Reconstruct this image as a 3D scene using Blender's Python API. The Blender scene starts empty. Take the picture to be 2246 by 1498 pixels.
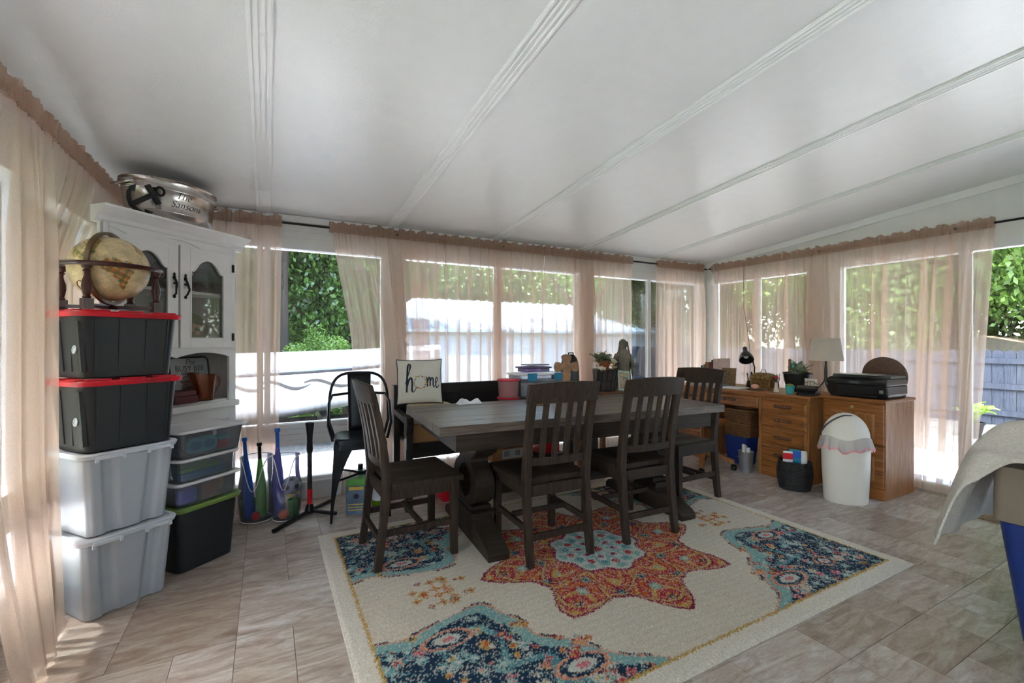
import bpy, bmesh, math, random
import numpy as np
from mathutils import Vector, Matrix
PI = math.pi
R = math.radians
rnd = random.Random(7)
scene = bpy.context.scene
COL = scene.collection

# ------------------------------------------------------------------ camera, world, sun, exposure
cam_d = bpy.data.cameras.new('camera'); cam = bpy.data.objects.new('camera', cam_d); COL.objects.link(cam)
cam_d.sensor_width = 36.0; cam_d.lens = 36.0 * 998 / 2246; cam_d.clip_start = 0.02; cam_d.clip_end = 300
cam.location = (0, 0, 1.23); cam.rotation_euler = (R(90), 0, R(-28.33))
scene.camera = cam
scene.view_settings.view_transform = 'Standard'; scene.view_settings.look = 'None'
scene.view_settings.gamma = 1.0; scene.view_settings.use_curve_mapping = False
scene.view_settings.exposure = 3.42
scene.cycles.transparent_max_bounces = 12
scene.cycles.max_bounces = 5; scene.cycles.diffuse_bounces = 4; scene.cycles.glossy_bounces = 3; scene.cycles.transmission_bounces = 4
scene.cycles.use_adaptive_sampling = True; scene.cycles.adaptive_threshold = 0.08
world = bpy.data.worlds.new('sky'); scene.world = world; world.use_nodes = True
wn = world.node_tree; sky = wn.nodes.new('ShaderNodeTexSky')
sky.sky_type = 'NISHITA'; sky.sun_disc = False; sky.sun_elevation = R(62); sky.sun_rotation = R(-90); sky.air_density = 1.0; sky.dust_density = 3.0
wn.links.new(sky.outputs[0], wn.nodes['Background'].inputs[0]); wn.nodes['Background'].inputs[1].default_value = 0.33
sun_d = bpy.data.lights.new('sun', 'SUN'); sun = bpy.data.objects.new('sun', sun_d); COL.objects.link(sun)
sun_d.energy = 3.2; sun_d.angle = R(0.6); sun_d.color = (1.0, 0.975, 0.94)
sun_dir = Vector((-math.cos(R(73)) * 0.96, math.cos(R(73)) * 0.28, math.sin(R(73))))
sun.rotation_euler = sun_dir.to_track_quat('Z', 'Y').to_euler()

# ------------------------------------------------------------------ materials
def C(r, g, b):
    def f(c):
        c = c / 255.0
        return c / 12.92 if c <= 0.04045 else ((c + 0.055) / 1.055) ** 2.4
    return (f(r), f(g), f(b), 1.0)
def new_mat(name):
    m = bpy.data.materials.new(name); m.use_nodes = True
    nt = m.node_tree
    return m, nt, nt.nodes['Principled BSDF'], nt.nodes['Material Output']
def nd(nt, typ, **kw):
    n = nt.nodes.new(typ)
    for k, v in kw.items():
        if k in n.inputs: n.inputs[k].default_value = v
        else: setattr(n, k, v)
    return n
def plain(name, col, rough=0.5, metal=0.0, var=0.12, scale=12.0, bump=0.0, bscale=80.0, coat=0.0, stretch=(1, 1, 1)):
    """painted / moulded surface: base colour with a faint procedural mottling"""
    m, nt, b, out = new_mat(name)
    tc = nd(nt, 'ShaderNodeTexCoord'); mp = nd(nt, 'ShaderNodeMapping'); mp.inputs['Scale'].default_value = stretch
    nt.links.new(tc.outputs['Object'], mp.inputs[0])
    nz = nd(nt, 'ShaderNodeTexNoise', Scale=scale, Detail=4.0); nt.links.new(mp.outputs[0], nz.inputs['Vector'])
    cr = nd(nt, 'ShaderNodeValToRGB')
    cr.color_ramp.elements[0].position = 0.3; cr.color_ramp.elements[1].position = 0.7
    cr.color_ramp.elements[0].color = tuple(c * (1 - var) for c in col[:3]) + (1,)
    cr.color_ramp.elements[1].color = tuple(min(1, c * (1 + var)) for c in col[:3]) + (1,)
    nt.links.new(nz.outputs['Fac'], cr.inputs[0]); nt.links.new(cr.outputs[0], b.inputs['Base Color'])
    b.inputs['Roughness'].default_value = rough; b.inputs['Metallic'].default_value = metal
    if coat: b.inputs['Coat Weight'].default_value = coat
    if bump:
        n2 = nd(nt, 'ShaderNodeTexNoise', Scale=bscale, Detail=3.0); nt.links.new(mp.outputs[0], n2.inputs['Vector'])
        bp = nd(nt, 'ShaderNodeBump', Strength=bump, Distance=0.01); nt.links.new(n2.outputs['Fac'], bp.inputs['Height'])
        nt.links.new(bp.outputs[0], b.inputs['Normal'])
    return m
def wood(name, c1, c2, axis='x', rough=0.45, scale=6.0, bump=0.25, mid=None, spec=0.5):
    m, nt, b, out = new_mat(name)
    tc = nd(nt, 'ShaderNodeTexCoord'); mp = nd(nt, 'ShaderNodeMapping')
    s = {'x': (0.7, 9, 9), 'y': (9, 0.7, 9), 'z': (9, 9, 0.7)}[axis]; mp.inputs['Scale'].default_value = s
    oi = nd(nt, 'ShaderNodeObjectInfo'); ad = nd(nt, 'ShaderNodeVectorMath', operation='ADD')
    ml = nd(nt, 'ShaderNodeMath', operation='MULTIPLY'); ml.inputs[1].default_value = 37.0
    nt.links.new(oi.outputs['Random'], ml.inputs[0]); nt.links.new(tc.outputs['Object'], ad.inputs[0]); nt.links.new(ml.outputs[0], ad.inputs[1])
    nt.links.new(ad.outputs[0], mp.inputs[0])
    nz = nd(nt, 'ShaderNodeTexNoise', Scale=scale, Detail=8.0, Roughness=0.62, Distortion=0.8); nt.links.new(mp.outputs[0], nz.inputs['Vector'])
    cr = nd(nt, 'ShaderNodeValToRGB'); e = cr.color_ramp.elements
    e[0].position = 0.32; e[0].color = c1; e[1].position = 0.68; e[1].color = c2
    if mid: k = cr.color_ramp.elements.new(0.5); k.color = mid
    nt.links.new(nz.outputs['Fac'], cr.inputs[0]); nt.links.new(cr.outputs[0], b.inputs['Base Color'])
    b.inputs['Roughness'].default_value = rough; b.inputs['Specular IOR Level'].default_value = spec
    bp = nd(nt, 'ShaderNodeBump', Strength=bump, Distance=0.004); nt.links.new(nz.outputs['Fac'], bp.inputs['Height']); nt.links.new(bp.outputs[0], b.inputs['Normal'])
    return m
def clear(name, tint, amount, rough=0.05, body=0.0, body_col=(0.8, 0.8, 0.8, 1)):
    """thin clear sheet: mostly see-through with a surface sheen"""
    m, nt, b, out = new_mat(name); nt.nodes.remove(b)
    tr = nd(nt, 'ShaderNodeBsdfTransparent', Color=tint); gl = nd(nt, 'ShaderNodeBsdfGlossy', Roughness=rough)
    fr = nd(nt, 'ShaderNodeFresnel', IOR=1.45); nz = nd(nt, 'ShaderNodeTexNoise', Scale=3.0)
    mu = nd(nt, 'ShaderNodeMath', operation='MULTIPLY_ADD'); mu.inputs[1].default_value = 0.02; nt.links.new(nz.outputs['Fac'], mu.inputs[0]); nt.links.new(fr.outputs[0], mu.inputs[2])
    mu2 = nd(nt, 'ShaderNodeMath', operation='MULTIPLY'); mu2.inputs[1].default_value = amount; nt.links.new(mu.outputs[0], mu2.inputs[0])
    mx = nd(nt, 'ShaderNodeMixShader'); nt.links.new(mu2.outputs[0], mx.inputs[0]); nt.links.new(tr.outputs[0], mx.inputs[1]); nt.links.new(gl.outputs[0], mx.inputs[2])
    last = mx
    if body:
        df = nd(nt, 'ShaderNodeBsdfDiffuse', Color=body_col); tl = nd(nt, 'ShaderNodeBsdfTranslucent', Color=body_col)
        m1 = nd(nt, 'ShaderNodeMixShader', Fac=0.5); nt.links.new(df.outputs[0], m1.inputs[1]); nt.links.new(tl.outputs[0], m1.inputs[2])
        m2 = nd(nt, 'ShaderNodeMixShader', Fac=body); nt.links.new(mx.outputs[0], m2.inputs[1]); nt.links.new(m1.outputs[0], m2.inputs[2]); last = m2
    nt.links.new(last.outputs[0], out.inputs['Surface'])
    return m
def sheer(name, col, opacity, trans=0.6):
    """woven voile: open weave plus thread that scatters light both ways"""
    m, nt, b, out = new_mat(name); nt.nodes.remove(b)
    tc = nd(nt, 'ShaderNodeTexCoord'); nz = nd(nt, 'ShaderNodeTexNoise', Scale=220.0, Detail=2.0); nt.links.new(tc.outputs['Object'], nz.inputs['Vector'])
    mu = nd(nt, 'ShaderNodeMath', operation='MULTIPLY_ADD'); mu.inputs[1].default_value = 0.18; mu.inputs[2].default_value = opacity - 0.09
    nt.links.new(nz.outputs['Fac'], mu.inputs[0])
    tr = nd(nt, 'ShaderNodeBsdfTransparent', Color=(1, 1, 1, 1)); df = nd(nt, 'ShaderNodeBsdfDiffuse', Color=col); tl = nd(nt, 'ShaderNodeBsdfTranslucent', Color=col)
    m1 = nd(nt, 'ShaderNodeMixShader', Fac=trans); nt.links.new(df.outputs[0], m1.inputs[1]); nt.links.new(tl.outputs[0], m1.inputs[2])
    m2 = nd(nt, 'ShaderNodeMixShader'); nt.links.new(mu.outputs[0], m2.inputs[0]); nt.links.new(tr.outputs[0], m2.inputs[1]); nt.links.new(m1.outputs[0], m2.inputs[2])
    nt.links.new(m2.outputs[0], out.inputs['Surface'])
    return m
def leafmat(name, c1, c2):
    m, nt, b, out = new_mat(name); nt.nodes.remove(b)
    ge = nd(nt, 'ShaderNodeNewGeometry'); cr = nd(nt, 'ShaderNodeValToRGB'); cr.color_ramp.elements[0].color = c1; cr.color_ramp.elements[1].color = c2
    nt.links.new(ge.outputs['Random Per Island'], cr.inputs[0])
    df = nd(nt, 'ShaderNodeBsdfDiffuse'); tl = nd(nt, 'ShaderNodeBsdfTranslucent'); gl = nd(nt, 'ShaderNodeBsdfGlossy', Roughness=0.4)
    nt.links.new(cr.outputs[0], df.inputs[0]); nt.links.new(cr.outputs[0], tl.inputs[0])
    m1 = nd(nt, 'ShaderNodeMixShader', Fac=0.4); nt.links.new(df.outputs[0], m1.inputs[1]); nt.links.new(tl.outputs[0], m1.inputs[2])
    m2 = nd(nt, 'ShaderNodeMixShader', Fac=0.06); nt.links.new(m1.outputs[0], m2.inputs[1]); nt.links.new(gl.outputs[0], m2.inputs[2])
    nt.links.new(m2.outputs[0], out.inputs['Surface'])
    return m
def tilemat():
    m, nt, b, out = new_mat('stone_vinyl')
    tc = nd(nt, 'ShaderNodeTexCoord'); oi = nd(nt, 'ShaderNodeObjectInfo')
    geo = nd(nt, 'ShaderNodeNewGeometry'); mp = nd(nt, 'ShaderNodeMapping'); mp.inputs['Rotation'].default_value = (0, 0, R(35)); mp.inputs['Scale'].default_value = (2.4, 10.5, 1)
    ad = nd(nt, 'ShaderNodeVectorMath', operation='ADD'); sc = nd(nt, 'ShaderNodeMath', operation='MULTIPLY'); sc.inputs[1].default_value = 53.0
    nt.links.new(oi.outputs['Random'], sc.inputs[0]); nt.links.new(geo.outputs['Position'], ad.inputs[0]); nt.links.new(sc.outputs[0], ad.inputs[1]); nt.links.new(ad.outputs[0], mp.inputs[0])
    n1 = nd(nt, 'ShaderNodeTexNoise', Scale=1.6, Detail=9.0, Roughness=0.65, Distortion=1.2); nt.links.new(mp.outputs[0], n1.inputs['Vector'])
    cr = nd(nt, 'ShaderNodeValToRGB'); e = cr.color_ramp.elements
    e[0].position = 0.25; e[0].color = C(136, 116, 101); e[1].position = 0.8; e[1].color = C(222, 220, 220)
    k = e.new(0.45); k.color = C(177, 161, 148); k = e.new(0.6); k.color = C(200, 191, 182)
    nt.links.new(n1.outputs['Fac'], cr.inputs[0])
    tone = nd(nt, 'ShaderNodeValToRGB'); t = tone.color_ramp.elements; t[0].color = (0.78, 0.72, 0.67, 1); t[1].color = (1.08, 1.08, 1.1, 1)
    k = t.new(0.5); k.color = (1.0, 0.98, 0.96, 1)
    nt.links.new(oi.outputs['Random'], tone.inputs[0])
    mx = nd(nt, 'ShaderNodeMix', data_type='RGBA', blend_type='MULTIPLY'); mx.inputs[0].default_value = 1.0
    nt.links.new(cr.outputs[0], mx.inputs[6]); nt.links.new(tone.outputs[0], mx.inputs[7]); nt.links.new(mx.outputs[2], b.inputs['Base Color'])
    n3 = nd(nt, 'ShaderNodeTexNoise', Scale=14.0, Detail=6.0, Roughness=0.7); nt.links.new(mp.outputs[0], n3.inputs['Vector'])
    c3 = nd(nt, 'ShaderNodeValToRGB'); c3.color_ramp.elements[0].position = 0.3; c3.color_ramp.elements[0].color = (0.78, 0.77, 0.76, 1); c3.color_ramp.elements[1].position = 0.7; c3.color_ramp.elements[1].color = (1.12, 1.12, 1.12, 1); nt.links.new(n3.outputs['Fac'], c3.inputs[0])
    m3 = nd(nt, 'ShaderNodeMix', data_type='RGBA', blend_type='MULTIPLY'); m3.inputs[0].default_value = 1.0
    nt.links.new(mx.outputs[2], m3.inputs[6]); nt.links.new(c3.outputs[0], m3.inputs[7]); nt.links.new(m3.outputs[2], b.inputs['Base Color'])
    b.inputs['Roughness'].default_value = 0.36
    n2 = nd(nt, 'ShaderNodeTexNoise', Scale=40.0, Detail=4.0); nt.links.new(geo.outputs['Position'], n2.inputs['Vector'])
    bp = nd(nt, 'ShaderNodeBump', Strength=0.12, Distance=0.004); nt.links.new(n2.outputs['Fac'], bp.inputs['Height']); nt.links.new(bp.outputs[0], b.inputs['Normal'])
    return m
def vcol(name, rough=0.9, bump=0.5, bscale=260.0, spec=0.2):
    m, nt, b, out = new_mat(name)
    at = nd(nt, 'ShaderNodeVertexColor', layer_name='Col'); tc = nd(nt, 'ShaderNodeTexCoord')
    nz = nd(nt, 'ShaderNodeTexNoise', Scale=bscale, Detail=2.0); nt.links.new(tc.outputs['Object'], nz.inputs['Vector'])
    cr = nd(nt, 'ShaderNodeValToRGB'); cr.color_ramp.elements[0].position = 0.3; cr.color_ramp.elements[0].color = (0.72, 0.72, 0.72, 1); cr.color_ramp.elements[1].position = 0.65; cr.color_ramp.elements[1].color = (1.06, 1.06, 1.06, 1)
    nt.links.new(nz.outputs['Fac'], cr.inputs[0])
    mx = nd(nt, 'ShaderNodeMix', data_type='RGBA', blend_type='MULTIPLY'); mx.inputs[0].default_value = 1.0
    nt.links.new(at.outputs[0], mx.inputs[6]); nt.links.new(cr.outputs[0], mx.inputs[7]); nt.links.new(mx.outputs[2], b.inputs['Base Color'])
    b.inputs['Roughness'].default_value = rough; b.inputs['Specular IOR Level'].default_value = spec
    bp = nd(nt, 'ShaderNodeBump', Strength=bump, Distance=0.004); nt.links.new(nz.outputs['Fac'], bp.inputs['Height']); nt.links.new(bp.outputs[0], b.inputs['Normal'])
    return m

M = {}
M['white'] = plain('white_vinyl', C(226, 226, 226), 0.4, var=0.02)
M['wallwhite'] = plain('white_wall_panel', C(228, 227, 224), 0.5, var=0.02, bump=0.05)
M['ceil'] = plain('embossed_white_ceiling', C(232, 231, 230), 0.27, var=0.015, bump=0.10, bscale=130)
M['trim'] = plain('white_trim', C(236, 235, 234), 0.3, var=0.01)
M['tile'] = tilemat()
M['grout'] = plain('tile_joint', C(118, 106, 96), 0.8)
M['glass'] = clear('window_glass', (0.96, 0.98, 0.97, 1), 0.8, 0.0)
M['cabglass'] = clear('cabinet_glass', (0.93, 0.96, 0.95, 1), 1.2, 0.02)
M['plastic'] = clear('clear_plastic', (0.93, 0.94, 0.97, 1), 1.3, 0.12, 0.16, C(215, 218, 226))
M['vinylbag'] = clear('clear_vinyl', (0.93, 0.93, 0.98, 1), 1.5, 0.1, 0.12, C(215, 215, 232))
M['pinkplastic'] = clear('pink_plastic', (0.96, 0.86, 0.86, 1), 1.0, 0.15, 0.4, C(236, 190, 188))
M['purpleplastic'] = clear('purple_plastic', (0.8, 0.72, 0.9, 1), 1.0, 0.1, 0.35, C(150, 120, 175))
M['amber'] = clear('amber_glass', (0.86, 0.62, 0.48, 1), 1.3, 0.02, 0.2, C(190, 110, 70))
M['clearglass'] = clear('clear_glass', (0.95, 0.96, 0.96, 1), 1.5, 0.0)
M['greenglass'] = clear('green_liquid', (0.55, 0.85, 0.15, 1), 1.0, 0.05, 0.4, C(150, 205, 40))
M['sheer'] = sheer('beige_sheer_voile', C(243, 217, 200), 0.47, 0.78)
M['header'] = sheer('beige_sheer_header', C(206, 172, 150), 0.58, 0.5)
M['sheer2'] = sheer('tan_sheer_voile', C(214, 192, 178), 0.56, 0.40)
M['black'] = plain('black_paint', C(24, 24, 26), 0.35)
M['iron'] = plain('black_iron', C(22, 22, 24), 0.5, 0.3)
M['toteblack'] = plain('black_tote_plastic', C(34, 35, 39), 0.42, bump=0.12, bscale=300)
M['red'] = plain('red_plastic', C(205, 24, 42), 0.35, var=0.05)
M['redtext'] = plain('red_emboss', C(160, 16, 34), 0.4)
M['greytote'] = plain('grey_tote_plastic', C(176, 181, 188), 0.35, var=0.03)
M['greylid'] = plain('grey_lid_plastic', C(202, 206, 212), 0.35, var=0.03)
M['greenlid'] = plain('olive_green_plastic', C(112, 140, 66), 0.4, var=0.05)
M['whitelid'] = plain('white_lid_plastic', C(228, 226, 226), 0.35, var=0.02)
M['teal'] = plain('teal_plastic', C(70, 175, 180), 0.4)
M['tealb'] = plain('teal_latch', C(20, 120, 160), 0.4)
M['blue'] = plain('bright_blue_plastic', C(32, 90, 190), 0.4)
M['navy'] = plain('navy_plastic', C(24, 50, 120), 0.4, var=0.06)
M['darknavy'] = plain('dark_navy_plastic', C(20, 26, 56), 0.45)
M['green'] = plain('green_plastic', C(95, 165, 70), 0.4)
M['purple'] = plain('violet_plastic', C(98, 100, 190), 0.4)
M['orange'] = plain('orange_plastic', C(225, 110, 70), 0.4)
M['yellow'] = plain('yellow_plastic', C(215, 180, 70), 0.4)
M['pink'] = plain('pink_plastic_solid', C(225, 130, 140), 0.5)
M['hutch'] = plain('white_hutch_paint', C(238, 236, 235), 0.42, var=0.03, bump=0.04)
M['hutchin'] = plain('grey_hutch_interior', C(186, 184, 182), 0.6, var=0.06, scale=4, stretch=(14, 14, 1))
M['galv'] = plain('polished_steel', C(205, 198, 190), 0.22, 1.0, var=0.10, scale=5, stretch=(6, 6, 0.6))
M['galv2'] = plain('galvanised_steel', C(180, 184, 190), 0.4, 0.9, var=0.12)
M['chrome'] = plain('brass', C(190, 170, 120), 0.3, 0.9)
M['bronze'] = plain('bronze_meridian', C(110, 88, 66), 0.35, 0.6)
M['globewood'] = wood('red_mahogany', C(48, 22, 20), C(78, 36, 30), 'z', 0.28, bump=0.08)
M['chair'] = wood('espresso_wood', C(34, 26, 22), C(66, 52, 43), 'z', 0.5, scale=7, spec=0.22)
M['table'] = wood('espresso_table_wood', C(32, 25, 22), C(60, 48, 40), 'x', 0.48, scale=7, spec=0.25)
M['tabletop'] = wood('weathered_table_top', C(58, 47, 41), C(112, 98, 88), 'x', 0.34, scale=6, bump=0.4)
M['bench'] = wood('dark_bench_wood', C(24, 20, 19), C(44, 37, 34), 'x', 0.45)
M['oak'] = wood('honey_oak', C(104, 58, 24), C(168, 106, 54), 'y', 0.42, scale=5, bump=0.12, mid=C(142, 86, 40))
M['oakv'] = wood('honey_oak_vertical', C(112, 66, 30), C(176, 118, 66), 'z', 0.5, scale=6, bump=0.12, mid=C(152, 98, 50))
M['oakpull'] = wood('carved_oak_pull', C(62, 32, 16), C(112, 64, 34), 'y', 0.4)
M['brownwood'] = wood('brown_side_table_wood', C(92, 50, 26), C(140, 84, 46), 'x', 0.35)
M['traywood'] = wood('dark_tray_wood', C(78, 54, 44), C(112, 82, 68), 'y', 0.5)
M['crosswood'] = plain('carved_cross_wood', C(150, 112, 84), 0.7, var=0.3, scale=30, bump=0.9, bscale=42)
M['metalchair'] = plain('gunmetal_chair', C(36, 38, 42), 0.32, 0.75, var=0.12)
M['stone'] = plain('grey_stone_statue', C(120, 112, 98), 0.85, var=0.25, scale=18, bump=0.6, bscale=60)
M['wicker'] = plain('brown_wicker', C(120, 82, 46), 0.7, var=0.45, scale=45, bump=0.9, bscale=60, stretch=(1, 1, 2.5))
M['blackwicker'] = plain('black_wicker', C(34, 33, 34), 0.6, var=0.4, scale=60, bump=0.9, bscale=70, stretch=(1, 1, 2))
M['trash'] = plain('off_white_bin_plastic', C(226, 219, 210), 0.42, var=0.02)
M['bag'] = clear('white_bin_bag', (0.95, 0.93, 0.93, 1), 1.0, 0.2, 0.65, C(235, 228, 228))
M['pinktrim'] = plain('pink_bag_drawstring', C(226, 150, 158), 0.6)
M['card'] = plain('brown_cardboard', C(170, 124, 82), 0.8, var=0.05)
M['label'] = plain('white_label_paper', C(228, 228, 232), 0.7, var=0.03)
M['knit'] = plain('cream_knit', C(216, 196, 160), 0.95, var=0.12, scale=90, bump=1.0, bscale=120)
M['pillow'] = plain('cream_linen', C(222, 216, 202), 0.95, var=0.05, scale=120, bump=0.3, bscale=300)
M['ink'] = plain('navy_print', C(28, 38, 56), 0.8)
M['gold'] = plain('mustard_print', C(205, 160, 60), 0.8)
M['rose'] = plain('rose_print', C(190, 96, 86), 0.8)
M['fleece'] = plain('grey_cream_fleece', C(210, 202, 194), 0.95, var=0.06, scale=60, bump=0.7, bscale=160)
M['taupe'] = plain('taupe_plastic', C(128, 114, 102), 0.5, var=0.05)
M['printer'] = plain('black_printer_plastic', C(28, 29, 32), 0.3, bump=0.05, bscale=400)
M['printer2'] = plain('grey_printer_plastic', C(70, 72, 76), 0.4)
M['screen'] = plain('grey_lcd', C(95, 100, 108), 0.15)
M['shade'] = sheer('linen_lampshade', C(226, 216, 206), 0.94, 0.4)
M['steel'] = plain('brushed_silver', C(176, 178, 184), 0.3, 0.8)
M['paper'] = plain('white_paper', C(224, 220, 214), 0.8, var=0.04)
M['ceramic'] = plain('white_ceramic', C(228, 224, 218), 0.2, var=0.02)
M['goldbox'] = plain('antique_gold_relief', C(128, 98, 52), 0.5, 0.35, var=0.6, scale=40, bump=1.0, bscale=55)
M['terra'] = plain('terracotta', C(150, 78, 40), 0.7)
M['succ'] = leafmat('succulent_leaf', C(92, 112, 84), C(150, 160, 130))
M['petal'] = plain('cream_petal', C(226, 214, 192), 0.6)
M['rosepetal'] = plain('pale_rose_petal', C(222, 168, 150), 0.6)
M['maroon'] = plain('maroon_book_cloth', C(84, 32, 36), 0.5)
M['mat'] = plain('tan_coir_mat', C(150, 128, 100), 0.95, var=0.35, scale=120, bump=0.9, bscale=150)
M['sign'] = plain('grey_tin_sign', C(150, 148, 150), 0.45, 0.2, var=0.06)
M['signedge'] = plain('dark_sign_edge', C(52, 42, 40), 0.5)
M['rug'] = vcol('woven_rug_pile')
M['map'] = vcol('antique_globe_map', 0.3, 0.0, 20.0, 0.5)
M['leafA'] = leafmat('oak_leaf', C(38, 62, 26), C(110, 146, 62))
M['leafB'] = leafmat('dark_pine_leaf', C(28, 48, 28), C(70, 98, 54))
M['leafC'] = leafmat('light_maple_leaf', C(66, 100, 36), C(150, 184, 84))
M['hosta'] = leafmat('hosta_leaf', C(90, 140, 40), C(180, 205, 110))
M['bark'] = plain('tree_bark', C(62, 52, 44), 0.95, var=0.4, scale=9, bump=1.0, bscale=18, stretch=(3, 3, 0.6))
M['fence'] = wood('slate_blue_fence_paint', C(42, 48, 62), C(68, 76, 92), 'z', 0.6)
M['patio'] = plain('pale_concrete', C(202, 205, 212), 0.9, var=0.08, scale=3, bump=0.4, bscale=60)  # pale, slightly blue, chosen for the light it bounces indoors
M['gravel'] = plain('grey_gravel', C(120, 120, 118), 0.95, var=0.3, scale=30, bump=1.0, bscale=40)
M['lawn'] = plain('lawn_ground', C(78, 96, 46), 0.95, var=0.5, scale=3, bump=1.0, bscale=30)
M['boat'] = plain('white_gelcoat', C(186, 191, 198), 0.15, var=0.02, scale=2)
M['boatgrey'] = plain('grey_hull_bottom', C(150, 152, 152), 0.3)
M['siding'] = plain('blue_white_metal_siding', C(168, 182, 198), 0.4, var=0.05, scale=2)
M['barnroof'] = plain('pale_blue_metal_roof', C(178, 196, 216), 0.35, 0.2, var=0.05, scale=2)
M['tan'] = plain('tan_roofing', C(196, 180, 160), 0.8)
M['rubber'] = plain('black_rubber', C(20, 20, 21), 0.7)
M['greyball'] = plain('grey_ball', C(176, 176, 192), 0.45, var=0.05)
M['greyfoam'] = plain('charcoal_foam', C(52, 52, 56), 0.7)
BOOKC = [C(46, 60, 66), C(120, 150, 150), C(40, 44, 46), C(120, 76, 40), C(92, 26, 34), C(60, 40, 34), C(180, 160, 150)]
M['book'] = [plain('book_cloth_%d' % i, c, 0.6, var=0.15, scale=25) for i, c in enumerate(BOOKC)]

# ------------------------------------------------------------------ mesh builder
class MB:
    def __init__(s): s.v = []; s.f = []
    def add(s, vs, fs):
        o = len(s.v); s.v += [tuple(p) for p in vs]; s.f += [[i + o for i in f] for f in fs]; return s
    def box(s, x0, x1, y0, y1, z0, z1, M=None):
        vs = [(x, y, z) for z in (z0, z1) for y in (y0, y1) for x in (x0, x1)]
        if M is not None: vs = [tuple(M @ Vector(p)) for p in vs]
        return s.add(vs, [(0, 2, 3, 1), (4, 5, 7, 6), (0, 1, 5, 4), (2, 6, 7, 3), (0, 4, 6, 2), (1, 3, 7, 5)])
    def bar(s, a, b, w, h, up=(0, 0, 1)):
        a = Vector(a); b = Vector(b); d = (b - a).normalized(); u = Vector(up)
        if abs(d.dot(u)) > 0.98: u = Vector((0, 1, 0))
        x = d.cross(u).normalized(); y = x.cross(d).normalized()
        vs = [tuple(p + x * w * i / 2 + y * h * j / 2) for p in (a, b) for j in (-1, 1) for i in (-1, 1)]
        return s.add(vs, [(0, 2, 3, 1), (4, 5, 7, 6), (0, 1, 5, 4), (2, 6, 7, 3), (0, 4, 6, 2), (1, 3, 7, 5)])
    def lathe(s, prof, c=(0, 0, 0), n=24, sx=1, sy=1, closed=False, cap=True):
        vs = []; k = len(prof)
        for r, z in prof:
            for i in range(n):
                a = 2 * PI * i / n; vs.append((c[0] + r * sx * math.cos(a), c[1] + r * sy * math.sin(a), c[2] + z))
        fs = [(j * n + i, j * n + (i + 1) % n, (j + 1) * n + (i + 1) % n, (j + 1) * n + i) for j in range(k - 1) for i in range(n)]
        if cap: fs += [tuple(range(n - 1, -1, -1)), tuple((k - 1) * n + i for i in range(n))]
        return s.add(vs, fs)
    def cyl(s, c, r, h, n=20, r2=None):
        return s.lathe([(r, 0), (r if r2 is None else r2, h)], c, n)
    def tube(s, pts, r, n=8, cap=True, closed=False, flat=1.0):
        pts = [Vector(p) for p in pts]; k = len(pts); rs = r if isinstance(r, (list, tuple)) else [r] * k
        vs = []; prev = None
        for i, p in enumerate(pts):
            if closed: d = pts[(i + 1) % k] - pts[i - 1]
            else: d = pts[min(i + 1, k - 1)] - pts[max(i - 1, 0)]
            d.normalize()
            if prev is None:
                u = Vector((0, 0, 1)) if abs(d.z) < 0.9 else Vector((1, 0, 0)); x = d.cross(u).normalized()
            else: x = (prev - d * prev.dot(d)).normalized()
            prev = x; y = d.cross(x)
            for j in range(n):
                a = 2 * PI * j / n; vs.append(tuple(p + x * rs[i] * math.cos(a) + y * rs[i] * flat * math.sin(a)))
        fs = [(i * n + j, i * n + (j + 1) % n, ((i + 1) % k) * n + (j + 1) % n, ((i + 1) % k) * n + j) for i in range(k if closed else k - 1) for j in range(n)]
        if cap and not closed: fs += [tuple(range(n - 1, -1, -1)), tuple((k - 1) * n + j for j in range(n))]
        return s.add(vs, fs)
    def sphere(s, c, r, nu=20, nv=12, sc=(1, 1, 1)):
        prof = [(math.sin(PI * j / nv) * r, -math.cos(PI * j / nv) * r) for j in range(nv + 1)]
        prof[0] = (r * 0.01, -r); prof[-1] = (r * 0.01, r)
        o = len(s.v); s.lathe(prof, (0, 0, 0), nu)
        s.v[o:] = [(c[0] + p[0] * sc[0], c[1] + p[1] * sc[1], c[2] + p[2] * sc[2]) for p in s.v[o:]]
        return s
    def prism(s, poly, a0, a1, plane='xy'):
        n = len(poly)
        def P(p, a): return {'xy': (p[0], p[1], a), 'xz': (p[0], a, p[1]), 'yz': (a, p[0], p[1])}[plane]
        vs = [P(p, a0) for p in poly] + [P(p, a1) for p in poly]
        return s.add(vs, [tuple(range(n - 1, -1, -1)), tuple(range(n, 2 * n))] + [(i, (i + 1) % n, n + (i + 1) % n, n + i) for i in range(n)])
    def loft(s, rings, cap0=True, cap1=True):
        n = len(rings[0]); vs = [p for r in rings for p in r]
        fs = [(j * n + i, j * n + (i + 1) % n, (j + 1) * n + (i + 1) % n, (j + 1) * n + i) for j in range(len(rings) - 1) for i in range(n)]
        if cap0: fs.append(tuple(range(n - 1, -1, -1)))
        if cap1: fs.append(tuple((len(rings) - 1) * n + i for i in range(n)))
        return s.add(vs, fs)
    def grid(s, fn, nu, nv):
        vs = [fn(i / nu, j / nv) for j in range(nv + 1) for i in range(nu + 1)]; w = nu + 1
        return s.add(vs, [(j * w + i, j * w + i + 1, (j + 1) * w + i + 1, (j + 1) * w + i) for j in range(nv) for i in range(nu)])
    def slab(s, levels, y0, y1):
        """symmetric openwork slab: levels (z, inner half width, outer half width) along x, thickness y0..y1"""
        for side in (-1, 1):
            run = []
            for z, wi, wo in levels: run.append((z, wi, wo))
            ring = [[(side * wi, y0, z), (side * wo, y0, z), (side * wo, y1, z), (side * wi, y1, z)] for z, wi, wo in run]
            s.loft(ring)
        return s
    def xf(s, M):
        s.v = [tuple(M @ Vector(p)) for p in s.v]; return s
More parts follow.
